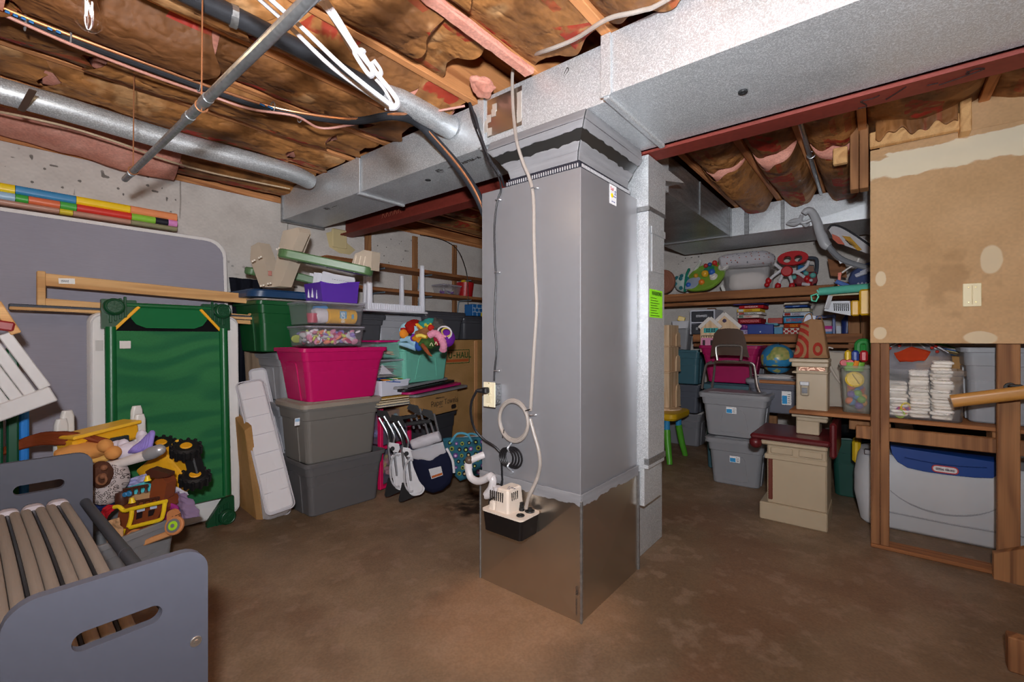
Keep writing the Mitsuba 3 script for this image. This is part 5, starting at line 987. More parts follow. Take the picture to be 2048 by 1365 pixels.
obj('yellow_piece', bbx((3.42, 3.42, 1.70), .1, .04, .07, .3, 0, .4), PL('#d8b52a'), t, False)
t = thing('brick_block', 'blue cardboard toy block printed with white brick joints on the far charcoal tote', 'toy block')
obj('block', bx(3.33, 3.52, 3.22, 3.34, 1.33, 1.45, .003), PL('#1f5f9c'), t, False)
obj('joint', [bx(3.328, 3.522, 3.2185, 3.221, z_, z_ + .005, .001) for z_ in (1.368, 1.408)] + [bx(x_, x_ + .005, 3.2185, 3.221, z_, z_ + .04, .001) for x_, z_ in ((3.39, 1.33), (3.46, 1.33), (3.36, 1.37), (3.42, 1.37), (3.49, 1.37), (3.39, 1.41), (3.46, 1.41))], FA('#c9d6e0'), t, False)
t = thing('yellow_toy', 'small yellow plastic toy before the blue brick block', 'toy')
obj('body', bbx((3.46, 3.19, 1.345), .07, .03, .04, .2), PL('#c9b22a'), t, False)
t = thing('wall_cable', 'loose black cable hanging down the wall from the joists', 'cable')
obj('wire', tube([ony(840, 470, W - .03), ony(885, 480, W - .05), ony(915, 500, W - .06), ony(932, 540, W - .27), ony(936, 580, W - .28), ony(936, 605, W - .27), ony(938, 613, W - .27)], .0035, 6, 6), mat('#141414', .5), t)
# ================================================================ on the furnace
fx = FX0 - .004
def fpath(ps, d=.012): return [onx(a, b, FX0 - d) for a, b in ps]
clr = {'type': 'blendbsdf', 'weight': .55, 'a': {'type': 'thindielectric', 'int_ior': 1.4}, 'b': ts({'type': 'roughplastic', 'diffuse_reflectance': rgb('#b9b0a8'), 'alpha': .15})}
scene['vinyl_tube'] = clr
t = thing('drain_tube', 'clear vinyl drain tube running from the joists down the furnace into the pump', 'tube')
top = [(1.34, -.6, 2.19), (1.36, .1, 2.19), onz(1340, -4, 2.16), onz(1280, 22, 2.14), onz(1215, 38, 2.15), onz(1150, 78, 2.17), onz(1090, 102, 2.18)]
obj('tubing', tube(top + [onx(1040, 118, DX - .03), onx(1026, 140, DX - .02), onx(1025, 190, DX - .015), onx(1028, 240, DX - .02), onx(1034, 285, 1.485), onx(1046, 325, 1.50)] + fpath([(1060, 360), (1067, 400), (1068, 480), (1071, 560), (1073, 620), (1068, 700), (1064, 770), (1061, 822)]), .0075, 10, 5), 'vinyl_tube', t)
rc = onx(1027, 840, FX0 - .02)
obj('coil', [tube([rc + np.array([.006 * k, .078 * math.cos(a), .085 * math.sin(a)]) + np.array([0, .004 * k, .006 * k]) for a in np.linspace(0, 2 * PI, 28)[:-1]], .0075, 9, closed=True) for k in (-1, 0)], 'vinyl_tube', t)
obj('tubing', tube(fpath([(1060, 838), (1068, 868), (1077, 900), (1080, 930), (1074, 958)], .012) + fpath([(1064, 980), (1056, 1000), (1052, 1018)], .06), .0078, 10, 5), 'vinyl_tube', t)
obj('zip_tie', [tube([onx(1049, 823, FX0 - .03), onx(1060, 819, FX0 - .03)], .002, 5), tube([onx(1008, 860, FX0 - .03), onx(1005, 876, FX0 - .03)], .002, 5)], mat('#1a1a1a', .5), t)
def clampo(px, py, r=.010):
    q = onx(px, py, FX0 - .012); c = thing('pipe_clamp', f'small zinc clamp screwed to the furnace front, {_cl.pop(0)}', 'clamp')
    obj('band', ring(q, (0, 0, 1), r, .0022, 16, 5), ME('#c3c7cc'), c); obj('screw', [disc(q + [.006, -r - .006, 0], (1, 0, 0), .006, .005, 10), disc(q + [.0, -r - .006, 0], (1, 0, 0), .0035, .008, 6)], ME('#d3d7db'), c)
_cl = ['on the clear tube near the top', 'on the black wire near the top', 'on the black wire at middle height', 'at the coil of clear tube', 'on the black wire above the socket']
clampo(1067, 377); clampo(994, 400, .007); clampo(992, 545, .007); clampo(1062, 830, .012); clampo(991, 742, .007)
t = thing('control_wire', 'thin black wire running down the left edge of the furnace to the socket', 'wire')
bkw = mat('#17171a', .45, 0, .4)
obj('wire', tube([onz(938, 205, 2.19), onx(945, 240, DX - .02), onx(962, 285, DX - .025), onx(974, 318, DX - .03), onx(996, 352, 1.49)] + fpath([(1002, 380), (995, 402), (989, 450), (990, 520), (992, 560), (989, 640), (993, 700), (989, 742), (988, 762)], .008), .0042, 7, 5), bkw, t)
obj('second_wire', tube([onz(940, 206, 2.19), onx(952, 240, DX - .03), onx(968, 290, DX - .04), onx(982, 322, DX - .02), onx(1000, 348, 1.53), onx(1008, 372, 1.6)], .0052, 7, 5), mat('#2e2f33', .5), t)
obj('wrap', tube([onx(941, 215, DX - .02), onx(948, 235, DX - .022), onx(955, 255, DX - .024)], [.008, .014, .009], 8, 4), bkw, t)
t = thing('outlet_box', 'cream wall socket plate on a zinc box fixed to the furnace front', 'outlet')
q0, q1 = onx(968, 764, FX0 - .045), onx(990, 816, FX0 - .045)
yc, zc_ = (q0[1] + q1[1]) / 2, (q0[2] + q1[2]) / 2; hy, hz = abs(q0[1] - q1[1]) / 2, abs(q0[2] - q1[2]) / 2
obj('box', bx(FX0 - .042, FX0 - .001, yc - hy + .002, yc + hy - .002, zc_ - hz + .01, zc_ + hz - .008, .003), 'galvanized_dull', t, False)
obj('plate', bx(FX0 - .048, FX0 - .042, yc - hy - .002, yc + hy + .002, zc_ - hz, zc_ + hz, .003), PL('#d9cfb2'), t)
obj('socket_face', [bx(FX0 - .051, FX0 - .047, yc - .014, yc + .014, zc_ + a - .016, zc_ + a + .016, .003) for a in (-.02, .02)], PL('#cfc4a4'), t)
obj('screw', [disc((FX0 - .049, yc, zc_ + a), (1, 0, 0), .003, .003, 8) for a in (-.05, 0, .05)], ME('#b5a878'), t)
obj('knockout', [ring((FX0 - .02, yc - hy + .001, zc_ + a), (0, 1, 0), .009, .0012, 14, 5) for a in (-.03, 0, .03)], 'galvanized_dull', t)
t = thing('power_cord', 'black power cord with coiled slack plugged into the furnace socket', 'cord')
pq = np.array([FX0 - .06, yc + .004, zc_ + .02])
obj('plug', cat([bx(pq[0] - .022, pq[0] + .008, pq[1] - .014, pq[1] + .014, pq[2] - .013, pq[2] + .013, .005), tube([pq + [-.02, .005, 0], pq + [-.035, .025, .0]], [.012, .007], 10)]), bkw, t)
obj('cable', tube([pq + [-.03, .03, 0]] + [onx(a, b, FX0 - d) for a, b, d in ((952, 785, .09), (943, 805, .09), (942, 832, .08), (950, 860, .06), (968, 880, .04), (988, 893, .03), (1000, 905, .02))], .0055, 8, 5), bkw, t)
oc = onx(1018, 915, FX0 - .018)
obj('coil', [tube([oc + np.array([.004 * k - .002, (.040 + .003 * k) * math.cos(a) - .010 * k, (.040 + .002 * k) * math.sin(a)]) for a in np.linspace(0, 2 * PI, 24)[:-1]], .0042, 7, closed=True) for k in range(-1, 3)], bkw, t)
obj('cable', tube([onx(1003, 925, FX0 - .015), onx(1004, 950, FX0 - .012), onx(1004, 968, FX0 - .012), onx(994, 984, FX0 - .03), onx(982, 996, FX0 - .05), onx(978, 1008, FX0 - .06)], .0045, 7, 5), bkw, t)
obj('loose_end', [tube([onx(1003, 962, FX0 - .02), onx(1000, 975, FX0 - .03), onx(987 + 2 * k, 986 + 2 * k, FX0 - .05), onx(983 - k, 1002, FX0 - .06)], .0025, 6, 5) for k in range(3)], bkw, t)
t = thing('cord_bracket', 'zinc two-hole hanger clip holding the coiled power cord', 'clip')
for a, b, s in ((1018, 897, 1), (1018, 934, -1)):
    q = onx(a, b, FX0 - .026); obj('clip', [tube([q + [.024, 0, .034 * s], q + [.012, 0, .016 * s], q + [-.004, .004, 0], q + [.006, .002, -.014 * s]], .0045, 7, 5)], mat('#bfc6cf', .3, .7), t)
obj('screw', [disc(onx(1021, 886, FX0 - .004), (1, 0, 0), .008, .006, 10), disc(onx(1024, 945, FX0 - .004), (1, 0, 0), .008, .006, 10)], ME('#cfd8df'), t)
# condensate pump
t = thing('condensate_pump', 'condensate pump with black tank and cream motor cover on the furnace base', 'pump')
k0 = onx(1042, 1044, FX0 - .135); zt_ = k0[2]; ya = k0[1]; yb = float(onx(964, 1020, FX0 - .135)[1]); zb_ = float(onx(1042, 1087, FX0 - .135)[2]); xa, xb = FX0 - .135, FX0 - .008
obj('tank', loft([np.c_[rrect(xb - xa - .012, yb - ya - .014, .014, 4, (xa + xb) / 2, (ya + yb) / 2), np.full(20, zb_)], np.c_[rrect(xb - xa, yb - ya, .014, 4, (xa + xb) / 2, (ya + yb) / 2), np.full(20, zt_)]]), mat('#0e0e10', .35, 0, .5), t, 35)
cr = mat('#cfc2b4', .5, 0, .4)
obj('deck', loft([np.c_[rrect(xb - xa + .006, yb - ya + .006, .016, 4, (xa + xb) / 2, (ya + yb) / 2), np.full(20, z_)] for z_ in (zt_ - .004, zt_ + .004)]), cr, t, 35)
ym0, ym1 = ya + .075, yb - .055
def hs(x0, x1, y0, y1, z0, z1, e): return loft([np.c_[rrect(x1 - x0, y1 - y0, .012, 4, (x0 + x1) / 2, (y0 + y1) / 2), np.full(20, z0)], np.c_[rrect(x1 - x0 - e, y1 - y0 - e, .012, 4, (x0 + x1) / 2, (y0 + y1) / 2), np.full(20, z1 - .006)], np.c_[rrect(x1 - x0 - e - .012, y1 - y0 - e - .012, .01, 4, (x0 + x1) / 2, (y0 + y1) / 2), np.full(20, z1)]])
mc = obj('motor_cover', hs(xa + .012, xb - .006, ym0, ym1, zt_ + .002, zt_ + .098, .014), cr, t, 35)
obj('vent_slot', [bx(xa + .0135, xa + .019, ym0 + .03 + k * .011, ym0 + .035 + k * .011, zt_ + .045, zt_ + .083, .001) for k in range(7)], mat('#2b2622', .7), mc, False)
obj('vent_slot', [bx(xa + .04 + k * .012, xa + .045 + k * .012, ym0 + .003, ym0 + .009, zt_ + .05, zt_ + .083, .001) for k in range(4)], mat('#2b2622', .7), mc, False)
obj('printed_label', [text('1 fire', .012, (xa + .05, ym1 - .04, zt_ + .0985), (0, -1, 0), (1, 0, 0)), text('UL', .010, (xa + .035, ym1 - .05, zt_ + .0985), (0, -1, 0), (1, 0, 0))], mat('#6d6a7c', .6), mc, False)
obj('step_cover', hs(xa + .012, xb - .006, ym1 - .004, yb - .02, zt_ + .002, zt_ + .038, .006), cr, t, 35)
obj('inlet_ring', [cat([ring((xa + .035, ya + .03, zt_ + .006), (0, 0, 1), .013, .004, 18), disc((xa + .035, ya + .03, zt_ + .005), (0, 0, 1), .011, .003)]), cat([ring((xa + .095, ya + .028, zt_ + .006), (0, 0, 1), .016, .005, 18), disc((xa + .095, ya + .028, zt_ + .012), (0, 0, 1), .01, .016)])], mat('#141414', .5), t)
obj('hose_barb', lathe([(0, 0), (.012, 0), (.011, .01), (.009, .012), (.010, .02), (.008, .022), (.009, .032), (0, .034)], 14, (xa + .085, ya + .062, zt_ + .004)), mat('#141414', .5), t)
# pvc trap
t = thing('pvc_trap', 'white PVC condensate trap leading from the furnace into the pump', 'pipe')
pv = mat('#bdb9ba', .35, 0, .5); yq = yb - .018
e0 = np.array([FX0 - .06, yq, zt_ + .004])
P_ = [onx(a, b, FX0 - d) for a, b, d in ((937, 925, .06), (937, 940, .06), (942, 956, .06), (955, 963, .06), (968, 960, .06), (980, 954, .06), (986, 962, .06), (982, 978, .06), (973, 992, .06))]
obj('trap', tube(P_ + [e0 + [0, 0, .05], e0], .0165, 14, 5), pv, t)
obj('stub', tube([onx(940, 922, FX0 - .06), onx(952, 916, FX0 - .03), FX0 * np.array([1, 0, 0]) + onx(968, 910, FX0 + .0) * [0, 1, 1]], .016, 14), pv, t)
obj('elbow', ball(onx(938, 921, FX0 - .062), .0185, 3), mat('#4a3d33', .4), t)
obj('coupling', [tube([onx(979, 953, FX0 - .06), onx(986, 958, FX0 - .06)], .0195, 14), tube([e0 + [0, 0, .035], e0 + [0, 0, .075]], .0185, 14), tube([onx(936, 928, FX0 - .06), onx(937, 938, FX0 - .06)], .0185, 14)], pv, t)
# refrigerant line and cables along the joists
t = thing('refrigerant_line', 'thick black insulated refrigerant line with copper tube curving down to the furnace', 'pipe')
rl_ = [onz(-20, 12, 2.12), onz(60, 45, 2.12), onz(150, 80, 2.12), onz(300, 135, 2.12), onz(430, 182, 2.12), onz(560, 222, 2.12), onz(700, 242, 2.10), onz(785, 232, 2.06), onx(835, 246, 1.36), onx(880, 292, 1.47), onx(925, 345, 1.56), onx(955, 392, 1.62), onx(975, 440, 1.68)]
obj('insulation', tube(rl_, [.016] * 7 + [.018, .021, .022, .022, .022, .022], 10, 6), mat('#2c2e33', .75, 0, .2), t)
obj('copper_tube', tube([p + np.array([-.004, -.022, .0]) if k < 8 else p + np.array([-.02, -.008, .01]) for k, p in enumerate(rl_)], .0065, 8, 6), mat('#c98a62', .3, .7), t)
obj('blue_lettering', [text('ID x 3/8 NOMINAL', .014, onz(150, 76, 2.103) + [0, .004, 0], unit(onz(40, 33, 2.103) - onz(150, 76, 2.103)), (0, -1, 0)) if 0 else tube([onz(a, b, 2.105), onz(a + 9, b + 4, 2.105)], .0045, 5) for a, b in ((10, 22), (26, 29), (42, 35), (58, 42), (95, 56), (112, 62), (520, 208), (536, 213), (640, 238), (655, 240), (670, 241))], mat('#2f6fae', .5), t)
t = thing('copper_wire', 'pinkish cable drooping beside the refrigerant line under the joists', 'cable')
obj('wire', tube([onz(-10, 22, 2.10), onz(150, 92, 2.09), onz(300, 150, 2.09), onz(430, 195, 2.10), onz(500, 218, 2.08), onz(590, 232, 2.08), onz(640, 256, 2.07), onz(700, 250, 2.09), onz(790, 230, 2.10), onz(850, 226, 2.14), onz(930, 212, 2.17)], .0055, 7, 6), mat('#b98578', .45), t)
for a, b in ((50, 45), (140, 75), (398, 170), (545, 215), (600, 234)):
    obj('strap', ring(onz(a, b, 2.115), (1, 0, 0), .024, .0025, 14, 5), mat('#b9bcc0', .35, .7), t)
t = thing('white_cable', 'thin cream electrical cable stapled along the joist near the left wall', 'cable')
obj('wire', tube([onz(-10, 222, 2.12), onz(60, 236, 2.10), onz(150, 258, 2.11), onz(250, 290, 2.10), onz(330, 320, 2.11), onz(420, 345, 2.13), onz(500, 362, 2.13), onz(580, 378, 2.12)], .0055, 7, 6), mat('#cbb392', .5), t)
t = thing('round_duct', 'round galvanized branch duct running between the joists to the trunk duct', 'duct')
obj('pipe', tube([onz(-60, 165, 2.12), onz(120, 215, 2.12), onz(330, 278, 2.12), onz(500, 322, 2.12), onz(580, 345, 2.13), onz(618, 362, 2.14)], .052, 16, 3), 'galvanized', t)
obj('hanger_strap', beam(onz(42, 222, 2.06), onz(66, 180, 2.06), .022, .003, .001), mat('#5a4438', .7), t, False)
t = thing('gas_pipe', 'black steel pipe running beside a joist above the closet rod', 'pipe')
obj('pipe', tube([(-.9, 1.42, 2.13), onz(370, -15, 2.13), onz(480, 38, 2.13), onz(600, 98, 2.13), onz(700, 152, 2.13), onz(770, 186, 2.13)], .03, 12), mat('#3d3f44', .45, .5), t)
obj('boot', tube([onz(762, 182, 2.13), onz(800, 200, 2.135), (1.532, float(onz(870, 238, 2.14)[1]), 2.135)], [.034, .046, .056], 14), 'galvanized', t)
obj('collar', [tube([onz(460, 30, 2.13), onz(475, 36, 2.13)], .034, 12)], 'galvanized_dull', t)
t = thing('closet_rod', 'galvanized conduit closet rod hung on wires below the joists', 'rod')
xr = .452
r0, r1 = np.array([xr, 2.47, 1.77]), np.array([xr, .55, 1.79])
obj('rod', [tube([r0, r0 + (r1 - r0) * .42], .0115, 12), tube([r0 + (r1 - r0) * .42, r1], .0135, 12)], 'galvanized_dull', t)
obj('coupling', [tube([r0 + (r1 - r0) * a, r0 + (r1 - r0) * (a + .02)], .0155, 12) for a in (.42, .5)] + [tube([r0 + (r1 - r0) * .05, r0 + (r1 - r0) * .06], .0135, 12)], 'galvanized_dull', t)
for y_ in (2.33, 1.53): obj('hanging_wire', [tube([(xr, y_, 1.76), (xr + .003, y_, 2.2)], .0022, 6), ring((xr, y_, 1.775), (0, 1, 0), .0155, .0025, 14, 5)], mat('#a8714e', .4, .5), t)
# white plastic hangers near the lens
def flatbar(ps, w, th):
    p = spline(ps, 5); n = FWD; out = []
    for i in range(len(p)):
        tt = unit(p[min(i + 1, len(p) - 1)] - p[max(i - 1, 0)]); s = unit(np.cross(tt, n))
        out.append([p[i] + s * w / 2 - n * th / 2, p[i] + s * w / 2 + n * th / 2, p[i] - s * w / 2 + n * th / 2, p[i] - s * w / 2 - n * th / 2])
    return loft(out)
hp = mat('#a2a2a6', .35, 0, .5); H1 = lambda ps, dp: [D(a, b, dp) for a, b in ps]
for k, (dx, dp) in enumerate(((0, 1.02), (-22, 1.08))):
    t = thing('clothes_hanger', ('nearer white plastic clothes hanger hanging before the ceiling', 'white plastic clothes hanger just behind the nearer one')[k], 'clothes hanger')
    obj('lower_bar', flatbar(H1([(508 + dx, -30), (600 + dx, 52), (690 + dx, 138), (786 + dx * .4, 214)], dp), .0095, .007), hp, t, 30)
    obj('arm', flatbar(H1([(630 + dx * .5, -30), (672 + dx * .5, 30), (715 + dx * .5, 100), (755 + dx * .4, 150), (793 + dx * .4, 198), (791 + dx * .4, 214), (779 + dx * .4, 216)], dp), .010, .007), hp, t, 30)
    if k == 0:
        obj('inner_arm', flatbar(H1([(612, -30), (660, 28), (706, 96), (712, 112), (738, 150), (745, 142), (728, 112)], dp - .004), .009, .008), hp, t, 30)
        obj('notch_hook', [flatbar(H1([(726, 108), (722, 100), (730, 104)], dp), .007, .008), flatbar(H1([(742, 126), (752, 144), (758, 150), (762, 142), (748, 122)], dp - .006), .008, .008)], hp, t, 30)
        obj('inner_rib', flatbar(H1([(752, 160), (768, 178), (782, 202)], dp), .006, .006), hp, t, 30)
# wires and conduit on the right
t = thing('conduit', 'thin galvanized conduit running beside a joist on the right', 'conduit')
obj('pipe', tube([onz(1600, 245, 2.185), onz(1642, 388, 2.185)], .012, 10), 'galvanized_dull', t)
obj('clamp', ring(onz(1622, 310, 2.185), (1, 0, 0), .02, .004, 14), ME('#c9cdd2'), t)
# ================================================================ deep storage shelves on the far right
t = thing('storage_shelf', 'upper rough wooden shelf with a thick front board holding baby toys', 'shelf')
SXF = 4.46
obj('front_board', bx(SXF, SXF + .038, -.7, 2.0, 1.46, 1.535, .004), 'shelf_wood', t, False); obj('lower_rail', bx(SXF + .02, SXF + .058, -.7, 2.0, 1.415, 1.447, .003), 'shelf_wood', t, False)
obj('shelf_board', bx(SXF + .038, BX - .002, -.7, 2.0, 1.514, 1.534, .002), 'shelf_wood', t, False)
t = thing('storage_shelf', 'lower rough wooden shelf with a thick front board holding board games', 'shelf')
obj('front_board', bx(SXF, SXF + .038, .1, 1.39, 1.065, 1.137, .004), 'shelf_wood', t, False); obj('lower_rail', bx(SXF + .02, SXF + .058, .1, 1.39, 1.02, 1.05, .003), 'shelf_wood', t, False)
obj('shelf_board', bx(SXF + .038, BX - .002, .1, 1.39, 1.115, 1.135, .002), 'shelf_wood', t, False)
for y_ in (.12, .04, 1.31): obj('upright', bx(*((SXF + .05, SXF + .12) if y_ < 1 else (4.9, 4.97)), y_, y_ + .075, .0, 1.41, .004), 'stud_wood', t, False)
ZS, ZL = 1.536, 1.137
Xs = lambda px, py, x=4.62: onx(px, py, x)
# --- upper shelf
t = thing('wicker_basket', 'round reddish woven basket end at the left of the upper shelf', 'basket')
q = Xs(1326, 564); obj('end', [cat([disc(q, (1, 0, .1), .125, .05, 24)] + [ring(q - np.array([.024, 0, 0]), (1, 0, .1), r, .006, 24, 5) for r in (.03, .055, .08, .105)])], mat('#8c5a48', .8), t)
t = thing('activity_center', 'round green baby activity center with coloured toys on the upper shelf', 'activity center')
q = Xs(1410, 555, 4.66); an = unit(np.array([-.75, .28, .6])); uu = unit(np.cross([0, 0, 1], an)); vv = np.cross(an, uu)
K = lambda a, b, h=0: q + uu * a + vv * b + an * h
obj('tray', frame(loft([rl(.40, .33, .16, -.02, 7), rl(.42, .35, .17, -.005, 7), rl(.42, .35, .17, .01, 7), rl(.38, .31, .15, .016, 7)]), q, uu, vv), PL('#7fa83c'), t, 35)
obj('blue_tray', frame(loft([rl(.15, .14, .05, .012, 4), rl(.16, .15, .05, .022, 4), rl(.14, .13, .045, .026, 4)]), K(-.10, -.08), uu, vv), PL('#a9b4c9'), t, 35)
obj('teal_patch', frame(loft([rl(.12, .10, .045, .012, 4), rl(.12, .10, .045, .024, 4)]), K(.02, .07), uu, vv), PL('#2a8a6f'), t, 35)
for nm, a, b, h, r, c in (('orange_knob', .02, -.09, .03, .028, '#d9762a'), ('yellow_bird', .03, .0, .05, .034, '#e0a82c'), ('blue_duck_hat', .12, -.01, .07, .03, '#2f5fae'), ('blue_fish', -.12, -.11, .035, .024, '#2f5fb5'), ('red_flower', .09, .12, .06, .024, '#c2372c'), ('red_bead', -.02, .12, .04, .022, '#a8322c'), ('blue_bead', .02, .13, .04, .02, '#2f4f8c'), ('bee', -.08, -.0, .04, .022, '#c9902c')):
    obj(nm, [ball(K(a, b, h), r, 2), tube([K(a, b, .01), K(a, b, h)], r * .4, 8)], PL(c), t, True)
obj('duck_cup', [frame(lathe([(0, 0), (.03, 0), (.034, .03), (.026, .045), (0, .045)], 18), K(.13, -.04, .015), uu, vv), ring(K(.13, -.04, .03), an, .034, .005)], PL('#dcd6cc'), t)
obj('mirror_cup', frame(lathe([(0, 0), (.05, 0), (.055, .02), (.045, .03), (0, .026)], 20), K(.18, .09, .01), uu, vv), PL('#d5d2cc'), t)
obj('seat_cloth', lump(ball(K(-.26, -.02, -.02), .085, 3, (.8, 1, 1.1)), .012, 16), FA('#b9c9c4'), t, True)
obj('seat_pattern', [ball(K(-.26, -.02, -.02) + .086 * unit(np.array([-.8, math.sin(k * 2.1), math.cos(k * 1.7)])), .02, 1, (.4, 1, 1)) for k in range(9)], FA('#2f6a72'), t, True)
obj('teal_leg', tube([K(-.235, .13, .02), K(-.21, .02, .03), K(-.15, -.17, .01)], .013, 8, 4), PL('#1f7f6a'), t)
obj('white_strut', [beam(K(-.2, .1, -.02), Xs(1402, 521, 4.72), .03, .03, .006), beam(Xs(1443, 570, 4.60), Xs(1450, 587, 4.6), .03, .03, .005)], PL('#cfcfcb'), t)
t = thing('clear_tub', 'big clear plastic tub holding white fluffy filling on the upper shelf', 'tub')
q = Xs(1496, 578, 4.70); cy = q[1]
obj('shell', mv(loft([rl(.26, .36, .04, 0), rl(.29, .40, .045, .2), rl(.32, .43, .05, .21), rl(.32, .43, .05, .235), rl(.27, .385, .04, .235), rl(.24, .34, .035, .01)]), (4.72, cy, ZS)), frost('#d6d6da', .12), t, 35)
obj('filling', lump(mv(soft(.22, .32, .17, .06), (4.72, cy, ZS + .012)), .02, 14), FA('#e6ded8'), thing('white_filling', 'white fluffy filling inside the clear tub', 'filling'), True)
t = thing('nursing_pillow', 'white nursing pillow with small red and grey print on the clear tub', 'pillow')
obj('cushion', lump(tube([(4.62, cy + .23, ZS + .29), (4.64, cy + .17, ZS + .30), (4.66, cy + .02, ZS + .302), (4.68, cy - .12, ZS + .30), (4.74, cy - .19, ZS + .29)], [.05, .065, .07, .07, .05], 14, 5), .006, 15), 'pillow_print', t, True)
scene['pillow_print'] = pr(T3(lambda p, n, uv: (lambda v: mix(mix(col('#b9b6bb'), col('#9a4a3a'), smoothstep(.2, .12, v[0]) * dr.select(v[2] > .55, 1., 0.)), col('#5f6470'), smoothstep(.2, .12, v[0]) * dr.select(v[2] < .25, 1., 0.)))(voronoi(p.y * 34, (p.z + p.x * .5) * 34))), .95, specular=.1)
t = thing('walker_toy', 'red and white baby walker toy with a round two-holed head and splayed legs', 'walker')
ex = lambda px, py, x=4.58: onx(px, py, x)
hd = ex(1586, 518); vh = unit(np.array([.15, 0, 1.])); uh = np.array([0, -1., 0])
head = Polygon(np.array([(math.cos(a) * .115, math.sin(a) * .062 + .0) for a in np.linspace(0, 2 * PI, 28)[:-1]])).difference(Point(-.04, -.008).buffer(.03)).difference(Point(.042, -.008).buffer(.03))
rd_ = PL('#b01c22'); wt = PL('#c9c9ce')
obj('head', frame(prism(head, .03), hd, uh, vh), rd_, t, 30)
obj('collar', tube([ex(1550, 528), ex(1566, 540), ex(1588, 545), ex(1610, 536), ex(1618, 522)], .014, 9, 5), wt, t)
obj('hub', [disc(ex(1574, 543, 4.55), (1, 0, 0), .045, .04, 20)], rd_, t)
for a, b, c in (((1562, 541), (1546, 553), (1537, 562)), ((1585, 541), (1602, 550), (1614, 558)), ((1566, 548), (1560, 562), (1556, 572)), ((1578, 549), (1583, 562), (1584, 572))):
    obj('leg', tube([ex(*a), ex(*b), ex(*c)], .013, 9), wt, t); obj('foot', [ball(ex(*c), .024, 2, (1, 1, 1.2)), ball(ex(c[0] + (c[0] - a[0]) * .12, c[1] + 8), .022, 2)], rd_, t, True)
t = thing('baby_toy', 'dark red and blue baby play panel with grey frame beside the walker toy', 'activity toy')
obj('frame_loop', tube([ex(1600, 553, 4.72), ex(1597, 535, 4.72), ex(1603, 519, 4.72), ex(1630, 517, 4.72), ex(1634, 530, 4.72), ex(1632, 548, 4.72)], .014, 8, 5), mat('#3f4650', .5), t)
obj('panel', hull([ex(a, b, x) for x in (4.70, 4.74) for a, b in ((1598, 545), (1600, 530), (1628, 530), (1630, 545))]), mat('#23262c', .5), t, False)
obj('blue_page', hull([ex(a, b, 4.69) for a, b in ((1597, 531), (1612, 532), (1610, 545), (1595, 543))] + [ex(a, b, 4.70) for a, b in ((1597, 531), (1612, 532), (1610, 545), (1595, 543))]), FA('#2d6aa0'), t, False)
obj('orange_page', hull([ex(a, b, x) for x in (4.69, 4.70) for a, b in ((1613, 532), (1627, 532), (1628, 543), (1612, 545))]), FA('#8c6a5a'), t, False)
obj('red_base', lump(hull([ex(a, b, x) for x in (4.60, 4.74) for a, b in ((1584, 572), (1584, 556), (1600, 546), (1632, 545), (1636, 562), (1630, 572))]).subdivide().subdivide(), .008, 15), mat('#7a1a22', .6), t, True)
obj('teal_eye', [ball(ex(1588, 555, 4.59), .02, 2), ball(ex(1626, 551, 4.59), .024, 2), ball(ex(1612, 547, 4.6), .02, 2)], PL('#5fa39c'), t, True)
obj('white_cuff', [tube([ex(1604, 568, 4.57), ex(1620, 570, 4.57)], .014, 8), ball(ex(1622, 561, 4.57), .014, 2)], PL('#c4bfc4'), t)
obj('black_wheel', [disc(ex(1590, 572, 4.59), (0, 1, 0), .02, .02), disc(ex(1630, 572, 4.59), (0, 1, 0), .02, .02)], mat('#1b1b1d', .5), t)
# baby swing standing at the end of the upper shelf
t = thing('baby_swing', 'grey baby swing with patterned seat leaning at the right end of the upper shelf', 'baby swing'); sx_ = 4.05
s = lambda px, py, x=sx_: onx(px, py, x)
gy_ = PL('#aeb0b4'); dk_ = PL('#7c7f84')
obj('arm', tube([s(1607, 428), s(1615, 421), s(1625, 426), s(1634, 445), s(1640, 465), s(1647, 478)], [.022, .026, .026, .03, .032, .034], 12, 5), gy_, t)
obj('joint', tube([s(1642, 470), s(1650, 488), s(1658, 494)], [.034, .036, .03], 12, 4), gy_, t)
obj('rail_tube', tube([s(1656, 492), s(1672, 510), s(1690, 522), s(1720, 532), s(1750, 540)], .020, 10, 5), dk_, t)
obj('toy_bar', tube([s(1604, 430), s(1601, 440), s(1606, 446), s(1622, 440)], [.014, .016, .014, .01], 9, 4), gy_, t)
obj('petal', [lump(tube([s(1603, 441), s(1590, 441), s(1576, 440 + 4)], [.012, .018, .006], 9, 5), .001, 20), tube([s(1603, 443), s(1588, 449), s(1572, 447)], [.01, .016, .006], 9, 5), tube([s(1606, 445), s(1612, 452), s(1620, 447)], [.012, .012, .006], 8, 5)], gy_, t)
obj('seat_shell', loft([[s(1661 + dx, 452 + dy, sx_ + .01 + k) for dx, dy in ((-6, 5), (4, -1), (22, 1), (50, 16), (90, 40), (95, 62), (70, 54), (30, 40), (6, 24))] for k in (.02, .0, -.03, -.05)]), mat('#b9b7ba', .9), t, 30)
obj('seat_border', tube([s(1656, 459, sx_ - .04), s(1664, 451, sx_ - .045), s(1682, 454, sx_ - .045), s(1710, 470, sx_ - .045), s(1750, 498, sx_ - .045)], .007, 7, 5), mat('#26272b', .7), t)
for nm, pts_, c in (('coral_print', ((1664, 468), (1678, 474), (1690, 490), (1676, 488), (1665, 478)), '#c26a58'), ('mustard_print', ((1684, 472), (1700, 474), (1724, 500), (1716, 502), (1696, 484)), '#b58a3a'), ('dark_print', ((1690, 480), (1704, 484), (1712, 494), (1700, 490)), '#2a2628')):
    obj(nm, hull([s(a, b, sx_ - .052 - k) for k in (0, .006) for a, b in pts_]), FA(c), t, False)
